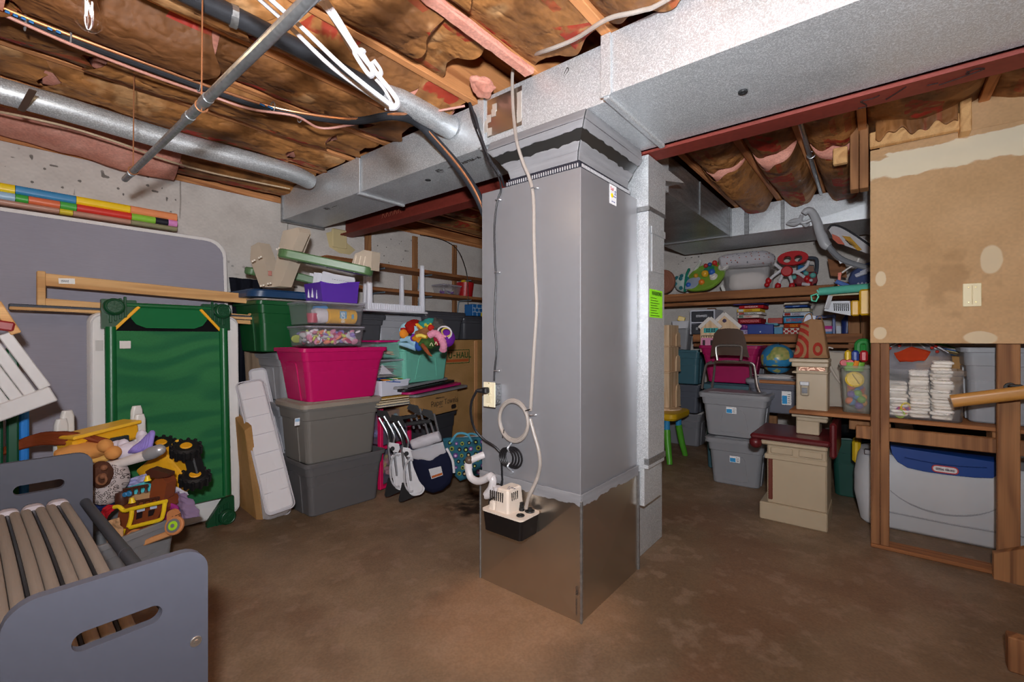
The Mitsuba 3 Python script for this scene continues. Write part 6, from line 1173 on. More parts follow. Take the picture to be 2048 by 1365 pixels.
obj('white_arm', tube([s(1718, 517), s(1712, 527), s(1692, 540), s(1684, 546)], .006, 7, 4), PL('#d9d6d2'), t)
obj('foot_bracket', hull([s(a, b, sx_ + k) for k in (0, .02) for a, b in ((1677, 522), (1686, 516), (1688, 525), (1680, 528))]), PL('#cfcfd2'), t, False)
t = thing('hanging_toys', 'orange link and blue tube toys hanging at the front of the upper shelf', 'toy')
obj('orange_link', hull([s(a, b, 4.0 + k) for k in (0, .02) for a, b in ((1676, 546), (1683, 545), (1680, 572), (1675, 572))]), PL('#c9502c'), t, False)
obj('blue_tube', tube([s(1672, 563, 3.99), s(1684, 568, 3.99), s(1697, 573, 3.99)], .016, 10), PL('#4f6fb0'), t)
t = thing('baby_shoe_seat', 'blue and white patterned infant seat cover at the right end of the upper shelf', 'infant seat')
obj('cover', lump(hull([s(a, b, 4.05 + k) for k in (0, .12) for a, b in ((1697, 560), (1703, 545), (1725, 530), (1748, 522), (1748, 575), (1702, 573))]).subdivide().subdivide(), .01, 14), FA('#3f4a70'), t, True)
obj('pale_pattern', [tube([s(1712 + 10 * k, 552 - 6 * k, 4.03), s(1722 + 10 * k, 548 - 6 * k, 4.02), s(1732 + 8 * k, 545 - 6 * k, 4.03)], .014, 7, 4) for k in range(2)] + [tube([s(1716 + 8 * k, 567, 4.03), s(1720 + 8 * k, 571, 4.02), s(1725 + 8 * k, 566, 4.03)], .006, 6, 4) for k in range(3)], FA('#b9bcc9'), t)
for k, (a, b, c_, d_) in enumerate(((1655, 518, 1690, 556), (1668, 560, 1700, 575))):
    t = thing('wooden_crate', ('brown wooden board box leaning behind the baby swing', 'lower brown wooden board behind the baby swing')[k], 'crate')
    obj('board', hull([onx(x_, y_, 4.55 + z_) for z_ in (0, .05) for x_, y_ in ((a, b), (c_, b + 6), (c_ + 4, d_), (a + 6, d_ - 4))]), 'shelf_wood', t, False)
# toys that hang over the front at the right end
t = thing('teal_tube_toy', 'mint green plastic tube with open link at the right of the upper shelf', 'toy'); q = lambda a, b, x=3.62: onx(a, b, x)
obj('tube', tube([q(1638, 584), q(1690, 579), q(1752, 574)], .026, 12), PL('#58b09a'), t)
obj('link', tube([q(1634, 588), q(1622, 592), q(1624, 602), q(1632, 603), q(1637, 594)], .006, 7, closed=True), PL('#3fbf9a'), t)
obj('string', tube([q(1634, 580), q(1638, 588), q(1634, 592)], .005, 6), PL('#58b09a'), t)
t = thing('yellow_playset', 'yellow plastic toy body below the mint green tube', 'toy')
obj('large_part', bx(3.55, 3.72, -.02, float(q(1719, 600)[1]), float(q(1719, 632)[2]), float(q(1719, 581)[2]), .01), PL('#d7a41c'), t, False)
obj('small_part', bx(3.60, 3.72, float(q(1719, 600)[1]), float(q(1702, 600)[1]), float(q(1719, 632)[2]), float(q(1719, 601)[2]), .008), PL('#d7a41c'), t, False)
obj('cream_bar', tube([q(1660, 590, 3.68), q(1720, 587, 3.68)], .009, 8), PL('#cfc9a6'), t)
t = thing('toy_grill', 'grey toy frame with black slots between the games and the yellow toy', 'toy')
obj('body', hull([q(a, b, x) for x in (3.7, 3.85) for a, b in ((1648, 622), (1655, 603), (1700, 602), (1702, 632))]), PL('#a9adb4'), t, False)
obj('slot', [hull([q(a + 4 * k, b, 3.69 + z_) for z_ in (0, .008) for a, b in ((1667, 607), (1669, 607), (1670, 622), (1668, 622))]) for k in range(8)], mat('#1d1e22', .6), t, False)
obj('strap', beam(q(1662, 588, 3.68), q(1653, 618, 3.68), .03, .01, .003, FWD), PL('#c9cace'), t, False)
# --- lower shelf
t = thing('drawer_unit', 'white framed drawer unit with two clear grey drawers on the lower shelf', 'drawer unit')
y0_, y1_ = float(Xs(1434, 640)[1]), float(Xs(1384, 640)[1])
obj('frame', cat([bx(4.55, 4.85, y0_, y0_ + .015, ZL, 1.375), bx(4.55, 4.85, y1_ - .015, y1_, ZL, 1.375), bx(4.55, 4.85, y0_, y1_, 1.36, 1.378), bx(4.55, 4.85, y0_, y1_, 1.245, 1.26), bx(4.84, 4.85, y0_, y1_, ZL, 1.37)]), PL('#c4c7d2'), t, False)
for k, z_ in enumerate((1.262, 1.14)):
    d_ = obj('drawer', bx(4.54, 4.80, y0_ + .018, y1_ - .018, z_, z_ + .095, .004), mat('#3e4148', .25, 0, .5), t, False)
    ym_ = (y0_ + y1_) / 2; obj('handle', tube([(4.53, ym_ - .05, z_ + .06), (4.53, ym_ - .05, z_ + .045), (4.53, ym_, z_ + .048), (4.53, ym_ + .05, z_ + .045), (4.53, ym_ + .05, z_ + .06), (4.53, ym_, z_ + .057)], .004, 6, closed=True), PL('#d9dce4'), d_)
def gamebox(i, px0, px1, py0, py1, x, color, words, wc, label, side=None):
    """flat cardboard game box on the shelf, its long edge printed with words"""
    t = thing('game_box', label, 'board game', None)
    a, b = onx(px0, py1, x), onx(px1, py0, x)
    z0_, z1_ = a[2], b[2]
    obj('box', bx(x, x + .24, b[1], a[1], z0_ + .0008, z1_ - .0008, .002), FA(color), t, False)
    h = (z1_ - z0_) * .5
    if words:
        m = meshkit.text_mesh(words, h, .001, True); w = m.bounds[1][0]; sc = min(1, (a[1] - b[1]) * .8 / w); m.apply_scale([sc, 1, 1]); m.apply_translation((-m.bounds[1][0] / 2, 0, 0))
        obj('lettering', frame(m, (x - .0005, (a[1] + b[1]) / 2, z0_ + h * .5), (0, -1, 0), (0, 0, 1)), FA(wc), t, False)
    if side: obj('picture', bx(x - .0008, x, a[1] - (a[1] - b[1]) * .28, a[1] - (a[1] - b[1]) * .06, z0_ + (z1_ - z0_) * .15, z1_ - (z1_ - z0_) * .15, .0003), FA(side), t, False)
P1 = [(1466, 1528, 601, 611, '#4a3f78', '', '#d9d0e8', 'purple and black game box on top of the left pile of games', '#7d6fc0'), (1478, 1527, 610, 618, '#b3202a', 'DIVERSION', '#e8e0d8', 'red game box with white lettering, second in the left pile', None), (1474, 1520, 617, 625, '#d9b53a', 'OPERA', '#9c3a1c', 'yellow and white game box in the left pile', '#c9cfd9'), (1475, 1523, 624, 630.5, '#dcd6cf', 'Chutes-Ladders', '#2d3a3a', 'white game box with dark lettering in the left pile', '#c2503a'), (1475, 1518, 630, 637, '#e0d3c8', 'SORRY!', '#a83a2a', 'white game box with red lettering in the left pile', '#6f8a7a'), (1476, 1522, 637, 648, '#8c1f28', 'HANGMAN', '#d9868a', 'dark red game box near the foot of the left pile', None), (1473, 1530, 648, 660, '#5f2d78', 'Trouble', '#e07aa8', 'purple game box under the dark red one in the left pile', None), (1474, 1530, 659.5, 670, '#a9a4c4', 'Candy', '#7a3f8c', 'pale lilac game box at the foot of the left pile', None)]
P2 = [(1568, 1617, 604, 610, '#d0c5b4', 'SCRABBLE', '#4a3a2a', 'cream game box on top of the right pile of games', None), (1570, 1615, 610, 616, '#2d4f94', 'RUMMY', '#a9c0dc', 'blue game box second in the right pile of games', None), (1568, 1619, 616, 625, '#d6d1b0', 'CASTLE', '#8c9a5a', 'shiny pale yellow game box in the right pile', '#b9bfae'), (1566, 1620, 624, 633, '#b9c6d4', 'LAND', '#7a3a4a', 'pale blue game box with red picture in the right pile', '#9c3a34'), (1567, 1622, 633, 647, '#3a86b0', 'MONOPOLY', '#c23a2c', 'light blue game box with red lettering in the right pile', '#5fa3c4'), (1568, 1608, 647, 656, '#a83a1c', 'DICE', '#e0a83a', 'red and orange game box in the right pile', None), (1564, 1608, 656, 670, '#d0c3b8', '', '#a83a34', 'white game box with red dots at the foot of the right pile', None)]
for i, g_ in enumerate(P1 + P2): gamebox(i, *g_[:4], 4.60, *g_[4:])
q0, q1 = Xs(1564, 669, 4.599), Xs(1606, 657, 4.599)
obj('red_dot', [disc((4.598, q0[1] + (q1[1] - q0[1]) * (i + .5) / 7, q0[2] + (q1[2] - q0[2]) * (j + .5) / 3), (1, 0, 0), .011, .002, 10) for i in range(7) for j in range(3) if (i + j) % 2 == 0], FA('#a83a3a'), 'game_box_014', True)
for nm, a, b, c_, d_, h, lb in (('storage_case', 1495, 1547, 649, 671, '#16398c', 'flat blue plastic case standing before the left pile of games'), ('card_box', 1548, 1565, 655, 671, '#3f86ac', 'small light blue box beside the blue case'), ('card_box', 1536, 1565, 636, 648, '#b03a2c', 'red and orange box behind the blue case'), ('card_box', 1530, 1556, 645, 652, '#4f9ab0', 'teal box behind the blue case')):
    t = thing(nm, lb, 'box'); a_, b_ = onx(a, d_, 4.56 if 'case' in nm or a == 1548 else 4.8), onx(b, c_, 4.56 if 'case' in nm or a == 1548 else 4.8)
    obj('body', bx(a_[0], a_[0] + .03 if 'case' in nm else a_[0] + .1, b_[1], a_[1], max(a_[2], ZL + .0005), b_[2], .003), PL(h), t, False)
    if 'case' in nm: obj('latch', disc((a_[0] - .001, (a_[1] + b_[1]) / 2, a_[2] + .03), (1, 0, 0), .007, .004), PL('#b9c6e0'), t)
t = thing('blue_rack', 'dark blue plastic rack with books at the right end of the lower shelf', 'rack'); s = lambda a, b, x=4.6: onx(a, b, x)
obj('post', [beam(s(1668, 670), s(1668, 632), .02, .02, .002), beam(s(1622, 650), s(1622, 630), .02, .02, .002), beam(s(1622, 636), s(1672, 632), .02, .025, .003)], PL('#1c3f84'), t, False)
for k, (a, b, c_, d_, h, lb) in enumerate(((1643, 1665, 652, 659, '#c23f8c', 'pink book in the blue rack'), (1643, 1664, 658, 664, '#d9b9cf', 'pale pink book under the pink one in the blue rack'), (1642, 1664, 663, 670, '#5f86b5', 'blue and white book lowest in the blue rack'), (1672, 1682, 652, 669, '#c9cfd9', 'white book standing at the blue rack'), (1702, 1713, 662, 669, '#c9b23a', 'yellow small box at the right end of the lower shelf'))):
    t = thing('book', lb, 'book'); a_, b_ = s(a, d_, 4.62), s(b, c_, 4.62); obj('cover', bx(4.62, 4.75, b_[1], a_[1], max(a_[2] + .0005, ZL + .0005), b_[2] - .0005, .002), FA(h), t, False)
t = thing('blue_bottle', 'dark blue bottle standing at the right end of the lower shelf', 'bottle'); q = s(1694, 668, 4.62)
obj('body', lathe([(0, 0), (.035, 0), (.038, .01), (.038, .11), (.02, .14), (.012, .15), (.012, .17), (0, .17)], 16, (q[0], q[1], ZL)), PL('#1c2f6a'), t)
# --- stacks of totes on the floor below the shelves
R2 = lambda px, py, x: onx(px, py, x)
def frtote(label, px0, px1, pyb, pyt, x, color, **k):
    """tote whose short or long front faces the room along x: placed by its front face"""
    a, b = onx(px0, pyb, x), onx(px1, pyt, x)
    z0_ = max(a[2], 0) if 'z' not in k else k.pop('z')
    return tote(label, x + k.pop('dep', .34) / 2, (a[1] + b[1]) / 2, z0_, a[1] - b[1], k.pop('dp', .34), k.pop('h', b[2] - z0_), color, rz=-PI / 2 + k.pop('tw', 0), **k)
frtote('grey tote on the floor, lowest of the stack beside the plywood dollhouse tower', 1322, 1402, 878, 812, 4.70, '#77777c', z=0, h=.33)
frtote('slate blue tote in the middle of the stack beside the dollhouse tower', 1330, 1400, 812, 752, 4.70, '#565a64', z=.335, h=.29)
frtote('dusty teal tote on top of the stack beside the dollhouse tower', 1332, 1400, 752, 692, 4.70, '#3f6672', z=.63, h=.35)
t = thing('waste_bin', 'tall light grey bin standing on the dusty teal tote', 'bin')
q = R2(1362, 690, 4.78); obj('shell', mv(loft([rl(.14, .16, .02, 0), rl(.17, .20, .025, .20), rl(.18, .21, .027, .205), rl(.18, .21, .027, .215), rl(.165, .19, .022, .215), rl(.13, .15, .018, .01)]), (q[0], q[1], .985)), PL('#8f9094'), t, 35)
t = thing('white_basket', 'small white basket with a yellow block in it on the tall grey bin', 'basket')
q = R2(1364, 640, 4.78); obj('shell', mv(loft([rl(.12, .15, .015, 0), rl(.14, .18, .02, .07), rl(.15, .19, .02, .075), rl(.13, .165, .016, .075), rl(.11, .14, .012, .008)]), (q[0], q[1], 1.203)), PL('#cfcfd4'), t, 35)
obj('block', bbx((4.76, q[1], 1.30), .06, .07, .05, .3, .3), PL('#d9b52a'), thing('toy_block', 'yellow toy block in the white basket', 'toy block'), False)
t = thing('dollhouse_tower', 'tall pale plywood dollhouse tower seen edge on beside the return duct', 'dollhouse')
yd = float(R2(1338, 700, 4.05)[1]); yd2 = float(R2(1318, 700, 4.05)[1])
for k, (za, zb_) in enumerate(((.47, .79), (.80, 1.02), (1.03, 1.22))):
    obj('storey', bx(4.05, 4.30, yd, yd + .16, za, zb_, .003), 'ply', t, False); obj('floor_plate', bx(4.02, 4.33, yd - .015, yd + .17, za - .012, za, .003), 'ply', t, False)
    obj('arch_panel', frame(prism(Polygon([(-.05, 0), (.05, 0), (.05, (zb_ - za) * .45), (.035, (zb_ - za) * .6), (0, (zb_ - za) * .66), (-.035, (zb_ - za) * .6), (-.05, (zb_ - za) * .45)]), .012), (4.2, yd - .022, za), (1, 0, 0), (0, 0, 1)), 'ply', t, False)
obj('base', lathe([(0, 0), (.13, 0), (.13, .012), (0, .012)], 28, (4.16, yd + .06, .446)), 'ply', t)
t = thing('play_table', 'yellow childs play table with green and blue legs beside the return duct', 'play table')
q = R2(1345, 830, 3.95)
obj('top', mv(loft([rl(.40, .42, .05, 0), rl(.43, .45, .06, .02), rl(.43, .45, .06, .055), rl(.40, .42, .05, .065)]), (4.12, yd + .12, .378)), PL('#c9a01c'), t, 35)
for dx, dy in ((-.15, -.13), (.15, -.13), (-.15, .15), (.15, .15)):
    b = np.array([4.12 + dx, yd + .12 + dy, 0]); obj('leg', tube([b + [dx * .35, dy * .35, 0], b + [dx * .15, dy * .15, .14], b + [0, 0, .29]], [.024, .028, .03], 12, 4), PL('#4f9a2c'), t); obj('leg_collar', tube([b + [0, 0, .28], b + [0, 0, .38]], .026, 12), PL('#2f86b8'), t)
# two grey stickered totes, teal tote, pink tote, school chair
frtote('light grey stickered tote on the floor, lower of the two before the pink tote', 1408, 1528, 975, 882, 3.63, '#85868a', z=0, h=.335, front='line', tp=.86, lid='#85868a', tw=.06, sticker=(.0, .2, .035, .024, 0), lidh=.025)
frtote('light grey stickered tote, upper of the two, carrying the brown chair', 1396, 1536, 882, 790, 3.61, '#8a8b8f', z=.365, h=.31, front='line', tp=.86, lid='#8a8b8f', tw=.03, sticker=(-.01, .2, .035, .024, 0), lidh=.025)
frtote('dark teal tote with lid behind the stickered totes under the pink one', 1402, 1516, 950, 768, 4.0, '#3c5c66', z=0, h=.70, lid='#3c5c66')
frtote('bright pink tote carrying the toy house fronts behind the brown chair', 1396, 1520, 764, 692, 4.0, '#9c1050', z=.73, h=.31, tp=.8)
for k, (px_, pyp, w_, h_) in enumerate(((1420, 637, .26, .36), (1449, 628, .30, .37))):
    t = thing('toy_house', ('pale wooden toy house front with turquoise window and pink ground floor', 'plain pale wooden toy house gable with a round window')[k], 'dollhouse'); q = onx(px_, pyp, 4.13 + .06 * k)
    fr = lambda m, d=0: frame(m, (q[0] - d, q[1], q[2]), (0, -1, 0), (0, 0, 1), (-1, 0, 0))
    w_ *= .62 if k == 0 else .8
    gable = Polygon([(-w_ / 2, -h_ * .82), (w_ / 2, -h_ * .82), (w_ / 2, -w_ * .48), (0, 0), (-w_ / 2, -w_ * .48)])
    obj('front', fr(mv(prism(gable, .012), (0, 0, -.012))), 'ply', t, False)
    obj('roof_edge', fr(cat([beam((0, .004, 0), (s_ * (w_ / 2 + .01), -w_ * .48 - .005, 0), .03, .012, .002, (0, 0, 1)) for s_ in (-1, 1)])), PL('#d9d3cc'), t, False)
    if k == 0:
        obj('turquoise_band', fr(bx(-w_ * .32, w_ * .42, -.125, -.085, .001, .004, .001)), PL('#3fa3a0'), t, False)
        obj('window_pane', fr(cat([bx(a, a + .012, b, b + .012, .003, .006, .0005) for a in (-.03, -.012, .012, .03) for b in (-.118, -.102)])), mat('#1d3f44', .4), t, False)
        obj('pink_band', fr(bx(-w_ * .46, w_ * .46, -h_ * .8, -.17, .001, .004, .001)), PL('#cf8aa8'), t, False)
        obj('door', fr(cat([bx(.005, .05, -.26, -.19, .003, .006, .001), bx(-.06, -.04, -.26, -.19, .003, .006, .001)])), mat('#33242a', .5), t, False); obj('balcony', fr(cat([bx(-.07, .07, -.155, -.15, .003, .012, .001)] + [bx(-.07 + .02 * j, -.067 + .02 * j, -.17, -.15, .003, .008, .0005) for j in range(8)])), mat('#3a2f2c', .5), t, False)
    else: obj('round_window', fr(disc((0, -.06, .002), (0, 0, 1), .016, .006)), mat('#3a2a4a', .5), t)
t = thing('school_chair', 'brown plastic school chair with chrome legs standing on the upper stickered tote', 'chair'); c_ = lambda a, b, x=3.66: onx(a, b, x)
shell = loft([[c_(a, b, x) for a, b in ((1421, 714), (1424, 690), (1428, 668), (1436, 659), (1455, 657), (1475, 658), (1486, 663), (1491, 680), (1495, 700), (1499, 716), (1480, 712), (1455, 711), (1436, 711))] for x in (3.66, 3.645, 3.635)])
obj('back', shell, mat('#3f2a1c', .35, 0, .5), t, 40)
obj('back_tube', tube([c_(1435, 721, 3.62), c_(1432, 700, 3.62), c_(1436, 692, 3.62), c_(1460, 691, 3.62), c_(1480, 692, 3.62), c_(1484, 700, 3.62), c_(1482, 721, 3.62)], .0095, 9, 5), ME('#b9b4ae'), t)
obj('seat', hull([c_(a, b, x) for x in (3.62, 3.93) for a, b in ((1428, 722), (1500, 724), (1500, 728), (1428, 727))]), mat('#3f2a1c', .35, 0, .5), t, 30)
for pts_ in (((1482, 724, 3.64), (1505, 728, 3.64), (1510, 742, 3.64), (1514, 770, 3.63), (1520, 786, 3.62)), ((1424, 724, 3.66), (1413, 730, 3.66), (1408, 750, 3.66), (1404, 778, 3.66)), ((1500, 728, 3.90), (1502, 750, 3.92), (1500, 782, 3.93)), ((1430, 727, 3.92), (1428, 750, 3.93), (1424, 776, 3.94))):
    obj('leg', tube([onx(*p) for p in pts_], .0095, 9, 4), ME('#a9a4a0'), t)
obj('front_bar', tube([c_(1413, 729, 3.65), c_(1455, 723, 3.65), c_(1507, 728, 3.65)], .0085, 9, 4), ME('#b9b4ae'), t)
t = thing('globe', 'blue desk globe with dark meridian ring beside the school chair', 'globe'); gq = onx(1555, 718, 4.12); gr_ = .118
scene['globe_map'] = pr(T3(lambda p, n, uv: mix(col('#2f7fae'), mix(col('#b9ad6a'), col('#6f8a4a'), noise(p.y * 60, p.z * 60, 3.)), smoothstep(.52, .56, fbm(p.x * 9 + 3, p.y * 9 + .4, p.z * 9, 4)))), .35, specular=.5)
obj('sphere', ball(gq, gr_, 4), 'globe_map', t, True)
obj('meridian', tube([gq + (gr_ + .008) * np.array([math.cos(a) * -.5, math.cos(a) * -.35, math.sin(a)]) / 1.0 for a in np.linspace(-1.6, 1.6, 20)], .004, 6), mat('#1c2a30', .4), t)
obj('stand', [lathe([(0, 0), (.08, 0), (.075, .012), (.02, .02), (.012, .05), (0, .05)], 20, (gq[0], gq[1], .79))], mat('#2b2320', .4), t)
obj('ring', ring(gq - np.array([0, 0, .06]), (0, 0, 1), gr_ * .98, .006, 28), mat('#2b2320', .4), t)
t = thing('low_shelf', 'low wooden shelf behind the play kitchen carrying the globe and a bin', 'shelf'); obj('board', bx(3.80, 4.42, .15, .70, .765, .788, .003), 'shelf_wood', t, False); obj('leg', bx(4.36, 4.41, .67, .73, 0, .765, .003), 'stud_wood', t, False); obj('leg', bx(4.36, 4.41, .18, .24, 0, .765, .003), 'stud_wood', t, False)
tote('slate grey tote on the low shelf behind the play kitchen cabinet', 3.98, .62, .79 - .25, .36, .30, .235, '#5d5f6a', rz=-PI / 2, lid='#85868c', sticker=(.09, .12, .03, .05, 0))
for k in range(4): obj('sheet', bbx((3.98, .60 + .01 * k, .80 + .004 * k), .2, .25, .003, .2 * k, 0, 0, .0005), FA(('#c9c9cc', '#d9d6d2')[k % 2]), thing('loose_sheet', ('lowest', 'second', 'third', 'topmost')[k] + ' white sheet of the papers on the slate grey tote', 'paper'), False)
tote('grey tote edge standing between the pink tote and the globe', 4.42, .86, .79, .22, .2, .25, '#7a7c84', rz=-PI / 2)
# toy kitchen
t = thing('play_kitchen', 'beige plastic play kitchen lower cabinet with maroon worktop', 'play kitchen')
bg, mr = PL('#a8987f'), PL('#551519')
kx = 3.12; k = lambda a, b, x=kx: onx(a, b, x)
yl, yr = float(k(1534, 950)[1]), float(k(1654, 950)[1])
obj('cabinet', bx(kx, kx + .30, yr, yl, .10, .475, .008), bg, t, False)
obj('plinth', bx(kx - .02, kx + .31, yr - .004, float(k(1520, 1010)[1]), .0, .105, .006), bg, t, False)
obj('top_band', bx(kx - .012, kx + .30, yr - .002, yl + .012, .37, .40, .004), bg, t, False); obj('cornice', bx(kx - .022, kx + .31, yr - .004, yl + .03, .455, .485, .008), bg, t, False)
for a in (0, 1): obj('drawer_panel', bx(kx - .016, kx - .002, yr + .02 + a * (yl - yr - .01) * .5, yr + a * (yl - yr - .01) * .5 + (yl - yr) * .45, .408, .445, .004), bg, t, False)
obj('maroon_strip', bx(kx - .008, kx + .01, yl - .03, yl - .008, .125, .385, .003), mat('#5f2a1c', .5), t, False)
obj('worktop', bx(kx - .045, kx + .40, yr - .02, float(k(1503, 870)[1]), .487, .52, .014), mr, t, False)
obj('back_rail', bx(kx - .01, kx + .40, yr - .045, yr - .012, .42, .62, .012), mr, t, False)
obj('round_knob', [ball((kx - .01, float(k(1512, 895)[1]), .46), .035, 2)], mr, t, True)
t = thing('toy_cupboard', 'beige toy cupboard with carved copper band and phone standing on the play kitchen worktop', 'play kitchen')
ux = 3.22; k = lambda a, b, x=ux: onx(a, b, x); yl, yr = float(k(1592, 780)[1]), float(k(1655, 780)[1]); z1_ = float(k(1620, 718)[2])
obj('cabinet', bx(ux, ux + .16, yr, yl, .60, z1_ - .02, .006), bg, t, False)
obj('lower_block', bx(ux + .005, ux + .15, yr + .04, yl - .0, .522, .61, .005), bg, t, False)
obj('cornice', [bx(ux - .022, ux + .17, yr - .008, yl + .035, z1_ - .022, z1_, .005), bx(ux - .014, ux + .165, yr - .006, yl + .022, z1_ - .05, z1_ - .022, .005), bx(ux - .016, ux + .165, yr - .004, yl + .02, .888, .90, .004), bx(ux - .016, ux + .165, yr - .004, yl + .022, .625, .645, .004)], bg, t, False)
scene['scroll'] = pr(T3(lambda p, n, uv: mix(col('#8c5a44'), col('#d9b59a'), smoothstep(.4, .55, noise(p.y * 110 + 3 * noise(p.z * 80, p.y * 30), p.z * 110)))), .4, .3)
obj('carved_band', bx(ux - .006, ux, yr + .01, yl - .012, .905, .945, .002), 'scroll', t, False)
ph = k(1610, 775); obj('phone', [bx(ux - .02, ux, ph[1] - .022, ph[1] + .022, ph[2] - .05, ph[2] + .035, .006)], PL('#9a8f7c'), t, False)
obj('phone_handset', bx(ux - .028, ux - .018, ph[1] - .024, ph[1] + .024, ph[2] + .012, ph[2] + .036, .005), mat('#b9bcc0', .3, .3), t, False); obj('phone_keypad', [bx(ux - .024, ux - .019, ph[1] - .014, ph[1] + .014, ph[2] - .034, ph[2] - .002, .003), disc((ux - .025, ph[1], ph[2] - .018), (1, 0, 0), .008, .004)], mat('#6f7278', .4), t, False)
t = thing('paper_bag', 'brown paper shopping bag printed with red rings on the play kitchen cabinet', 'paper bag')
scene['bag_print'] = pr(T3(lambda p, n, uv: (lambda r: mix(col('#8c6a4c'), col('#8c2f26'), dr.select((p.y > .33) & (r < .17), smoothstep(.35, .5, dr.abs(r / .042 - dr.floor(r / .042) - .5) * 2), dr.select((p.y < .31) & (r < .2), dr.select((dr.abs(dr.sqrt(dr.square((p.y - .285) * 1.6) + dr.square(p.z - 1.035)) - .03) < .01), 1., 0.), 0.))))(dr.sqrt(dr.square((p.y - .40) * 1.2) + dr.square(p.z - 1.03)))), .85, specular=.1)
q0, q1 = k(1586, 700), k(1656, 700)
obj('body', lump(hull([(3.23, q0[1], z1_ + .004), (3.23, q1[1], z1_ + .004), (3.36, q1[1], z1_ + .004), (3.36, q0[1], z1_ + .004), (3.26, q0[1] - .035, 1.19), (3.24, q0[1] - .09, 1.215), (3.25, q1[1] + .03, 1.21), (3.34, q1[1] + .03, 1.20), (3.34, q0[1] - .035, 1.19)]).subdivide().subdivide().subdivide(), .005, 18), 'bag_print', t, True)
obj('handle', [tube([k(1606, 646, 3.25), k(1611, 632, 3.25), k(1622, 628, 3.25), k(1625, 643, 3.25)], .003, 6, 4), tube([k(1630, 645, 3.33), k(1640, 632, 3.33), k(1646, 645, 3.33)], .003, 6, 4)], FA('#7d5f42'), t)
obj('white_card', bbx(k(1618, 642, 3.29), .003, .06, .07, .2, .2, .1, .001), FA('#b9c0cc'), thing('card', 'pale card sticking out of the paper bag', 'card'), False)
# right of the kitchen
tote('dark green tote with black lid on the floor behind the play kitchen', 4.06, .10, 0, .36, .40, .40, '#1c4a40', rz=-PI / 2)
t = thing('black_bag', 'crumpled black plastic bag lying on the dark green tote', 'bag'); obj('plastic', lump(mv(soft(.36, .34, .17, .07), (4.06, .10, .405)).subdivide().subdivide(), .03, 9), mat('#121316', .3, 0, .5), t, True)
t = thing('wood_offcut', 'short light board lying on the dark green tote beside the stud', 'board'); obj('board', bx(3.32, 3.36, -.05, .14, .565, .64, .003), 'stud_wood', t, False)
t = thing('canvas_bag', 'off white canvas bag standing on the under-stair shelf behind the play kitchen', 'bag'); q = onx(1678, 755, 3.5)
obj('cloth', lump(hull([(3.44, q[1] - .06, .675), (3.44, q[1] + .09, .675), (3.60, q[1] + .09, .675), (3.60, q[1] - .06, .675), (3.46, q[1] - .05, 1.0), (3.46, q[1] + .08, 1.02), (3.58, q[1] + .08, 1.0), (3.58, q[1] - .05, .99)]).subdivide().subdivide().subdivide(), .012, 14), FA('#a59c8f'), t, True)
obj('strap', tube([(3.44, q[1] + .06, .99), (3.42, q[1] + .03, .90), (3.43, q[1] - .02, .82), (3.44, q[1] - .05, .87)], .008, 7, 5), FA('#b3a99c'), t)
obj('hook', tube([(3.5, q[1] + .06, 1.0), (3.5, q[1] + .055, 1.04), (3.5, q[1] + .03, 1.035)], .005, 6, 4), FA('#c9c2b8'), t)
t = thing('toy_jar', 'clear jar full of coloured plastic balls under the toy train', 'jar'); q = onx(1714, 770, 3.28)
obj('shell', mv(loft([rl(.13, .13, .03, 0), rl(.16, .16, .035, .25), rl(.175, .175, .037, .255), rl(.175, .175, .037, .27), rl(.15, .15, .03, .27), rl(.12, .12, .025, .01)]), (3.30, q[1], .674)), frost('#b9c0b4', .12), t, 35)
g = np.random.default_rng(6)
for i in range(22):
    cn = ('orange', 'purple', 'green', 'red', 'amber', 'blue')[i % 6]; b = thing('toy_ball', f'small {cn} plastic ball in the clear jar under the toy train', 'ball', f'{cn} balls in the clear toy jar')
    obj('ball', ball((3.30 + g.uniform(-.035, .035), q[1] + g.uniform(-.035, .035), .705 + .0055 * i), .022, 1), PL(('#d96a3a', '#6a4a9c', '#7aa83a', '#c23a34', '#e0943a', '#3f7ab0')[i % 6]), b, True)
obj('lid', [disc((3.235, q[1] + .01, .865), (1, .1, 0), .045, .012, 24), ring((3.23, q[1] + .01, .865), (1, .1, 0), .038, .004)], PL('#d6b52c'), thing('yellow_disc', 'round yellow toy lid inside the clear jar', 'lid'))
t = thing('toy_train', 'yellow, blue and red plastic toy train on top of the clear jar', 'toy train')
for a, b, h in ((1690, 1702, '#d9b52a'), (1704, 1718, '#1f3f8c'), (1720, 1736, '#a81f24')): 
    y0_, y1_ = float(onx(b, 715, 3.3)[1]), float(onx(a, 715, 3.3)[1]); obj('wagon', bx(3.26, 3.33, y0_, y1_, .965, 1.03, .01), PL(h), t, False)
obj('wheel', [disc(onx(a, 726, 3.25), (1, 0, 0), .02, .015, 14) for a in (1688, 1700)], PL('#a81f24'), t); obj('orange_peg', tube([onx(1714, 722, 3.24), onx(1710, 736, 3.24)], .012, 8), PL('#d9822a'), t); obj('green_scoop', [frame(loft([rl(.07, .09, .02, 0), rl(.08, .10, .025, .05)]), onx(1708, 742, 3.28), (1, 0, 0), (0, 1, 0))], PL('#6fa83a'), t, 35)
t = thing('green_crate', 'bright green toy with handles standing at the end of the lower shelf', 'toy'); s_ = lambda a, b, x=3.70: onx(a, b, x)
obj('body', [tube([s_(1716, 708), s_(1716, 690), s_(1722, 684), s_(1732, 684), s_(1737, 690), s_(1737, 708)], .02, 9, 4), tube([s_(1726, 708), s_(1726, 690)], .016, 8)], PL('#2f8c3f'), t)
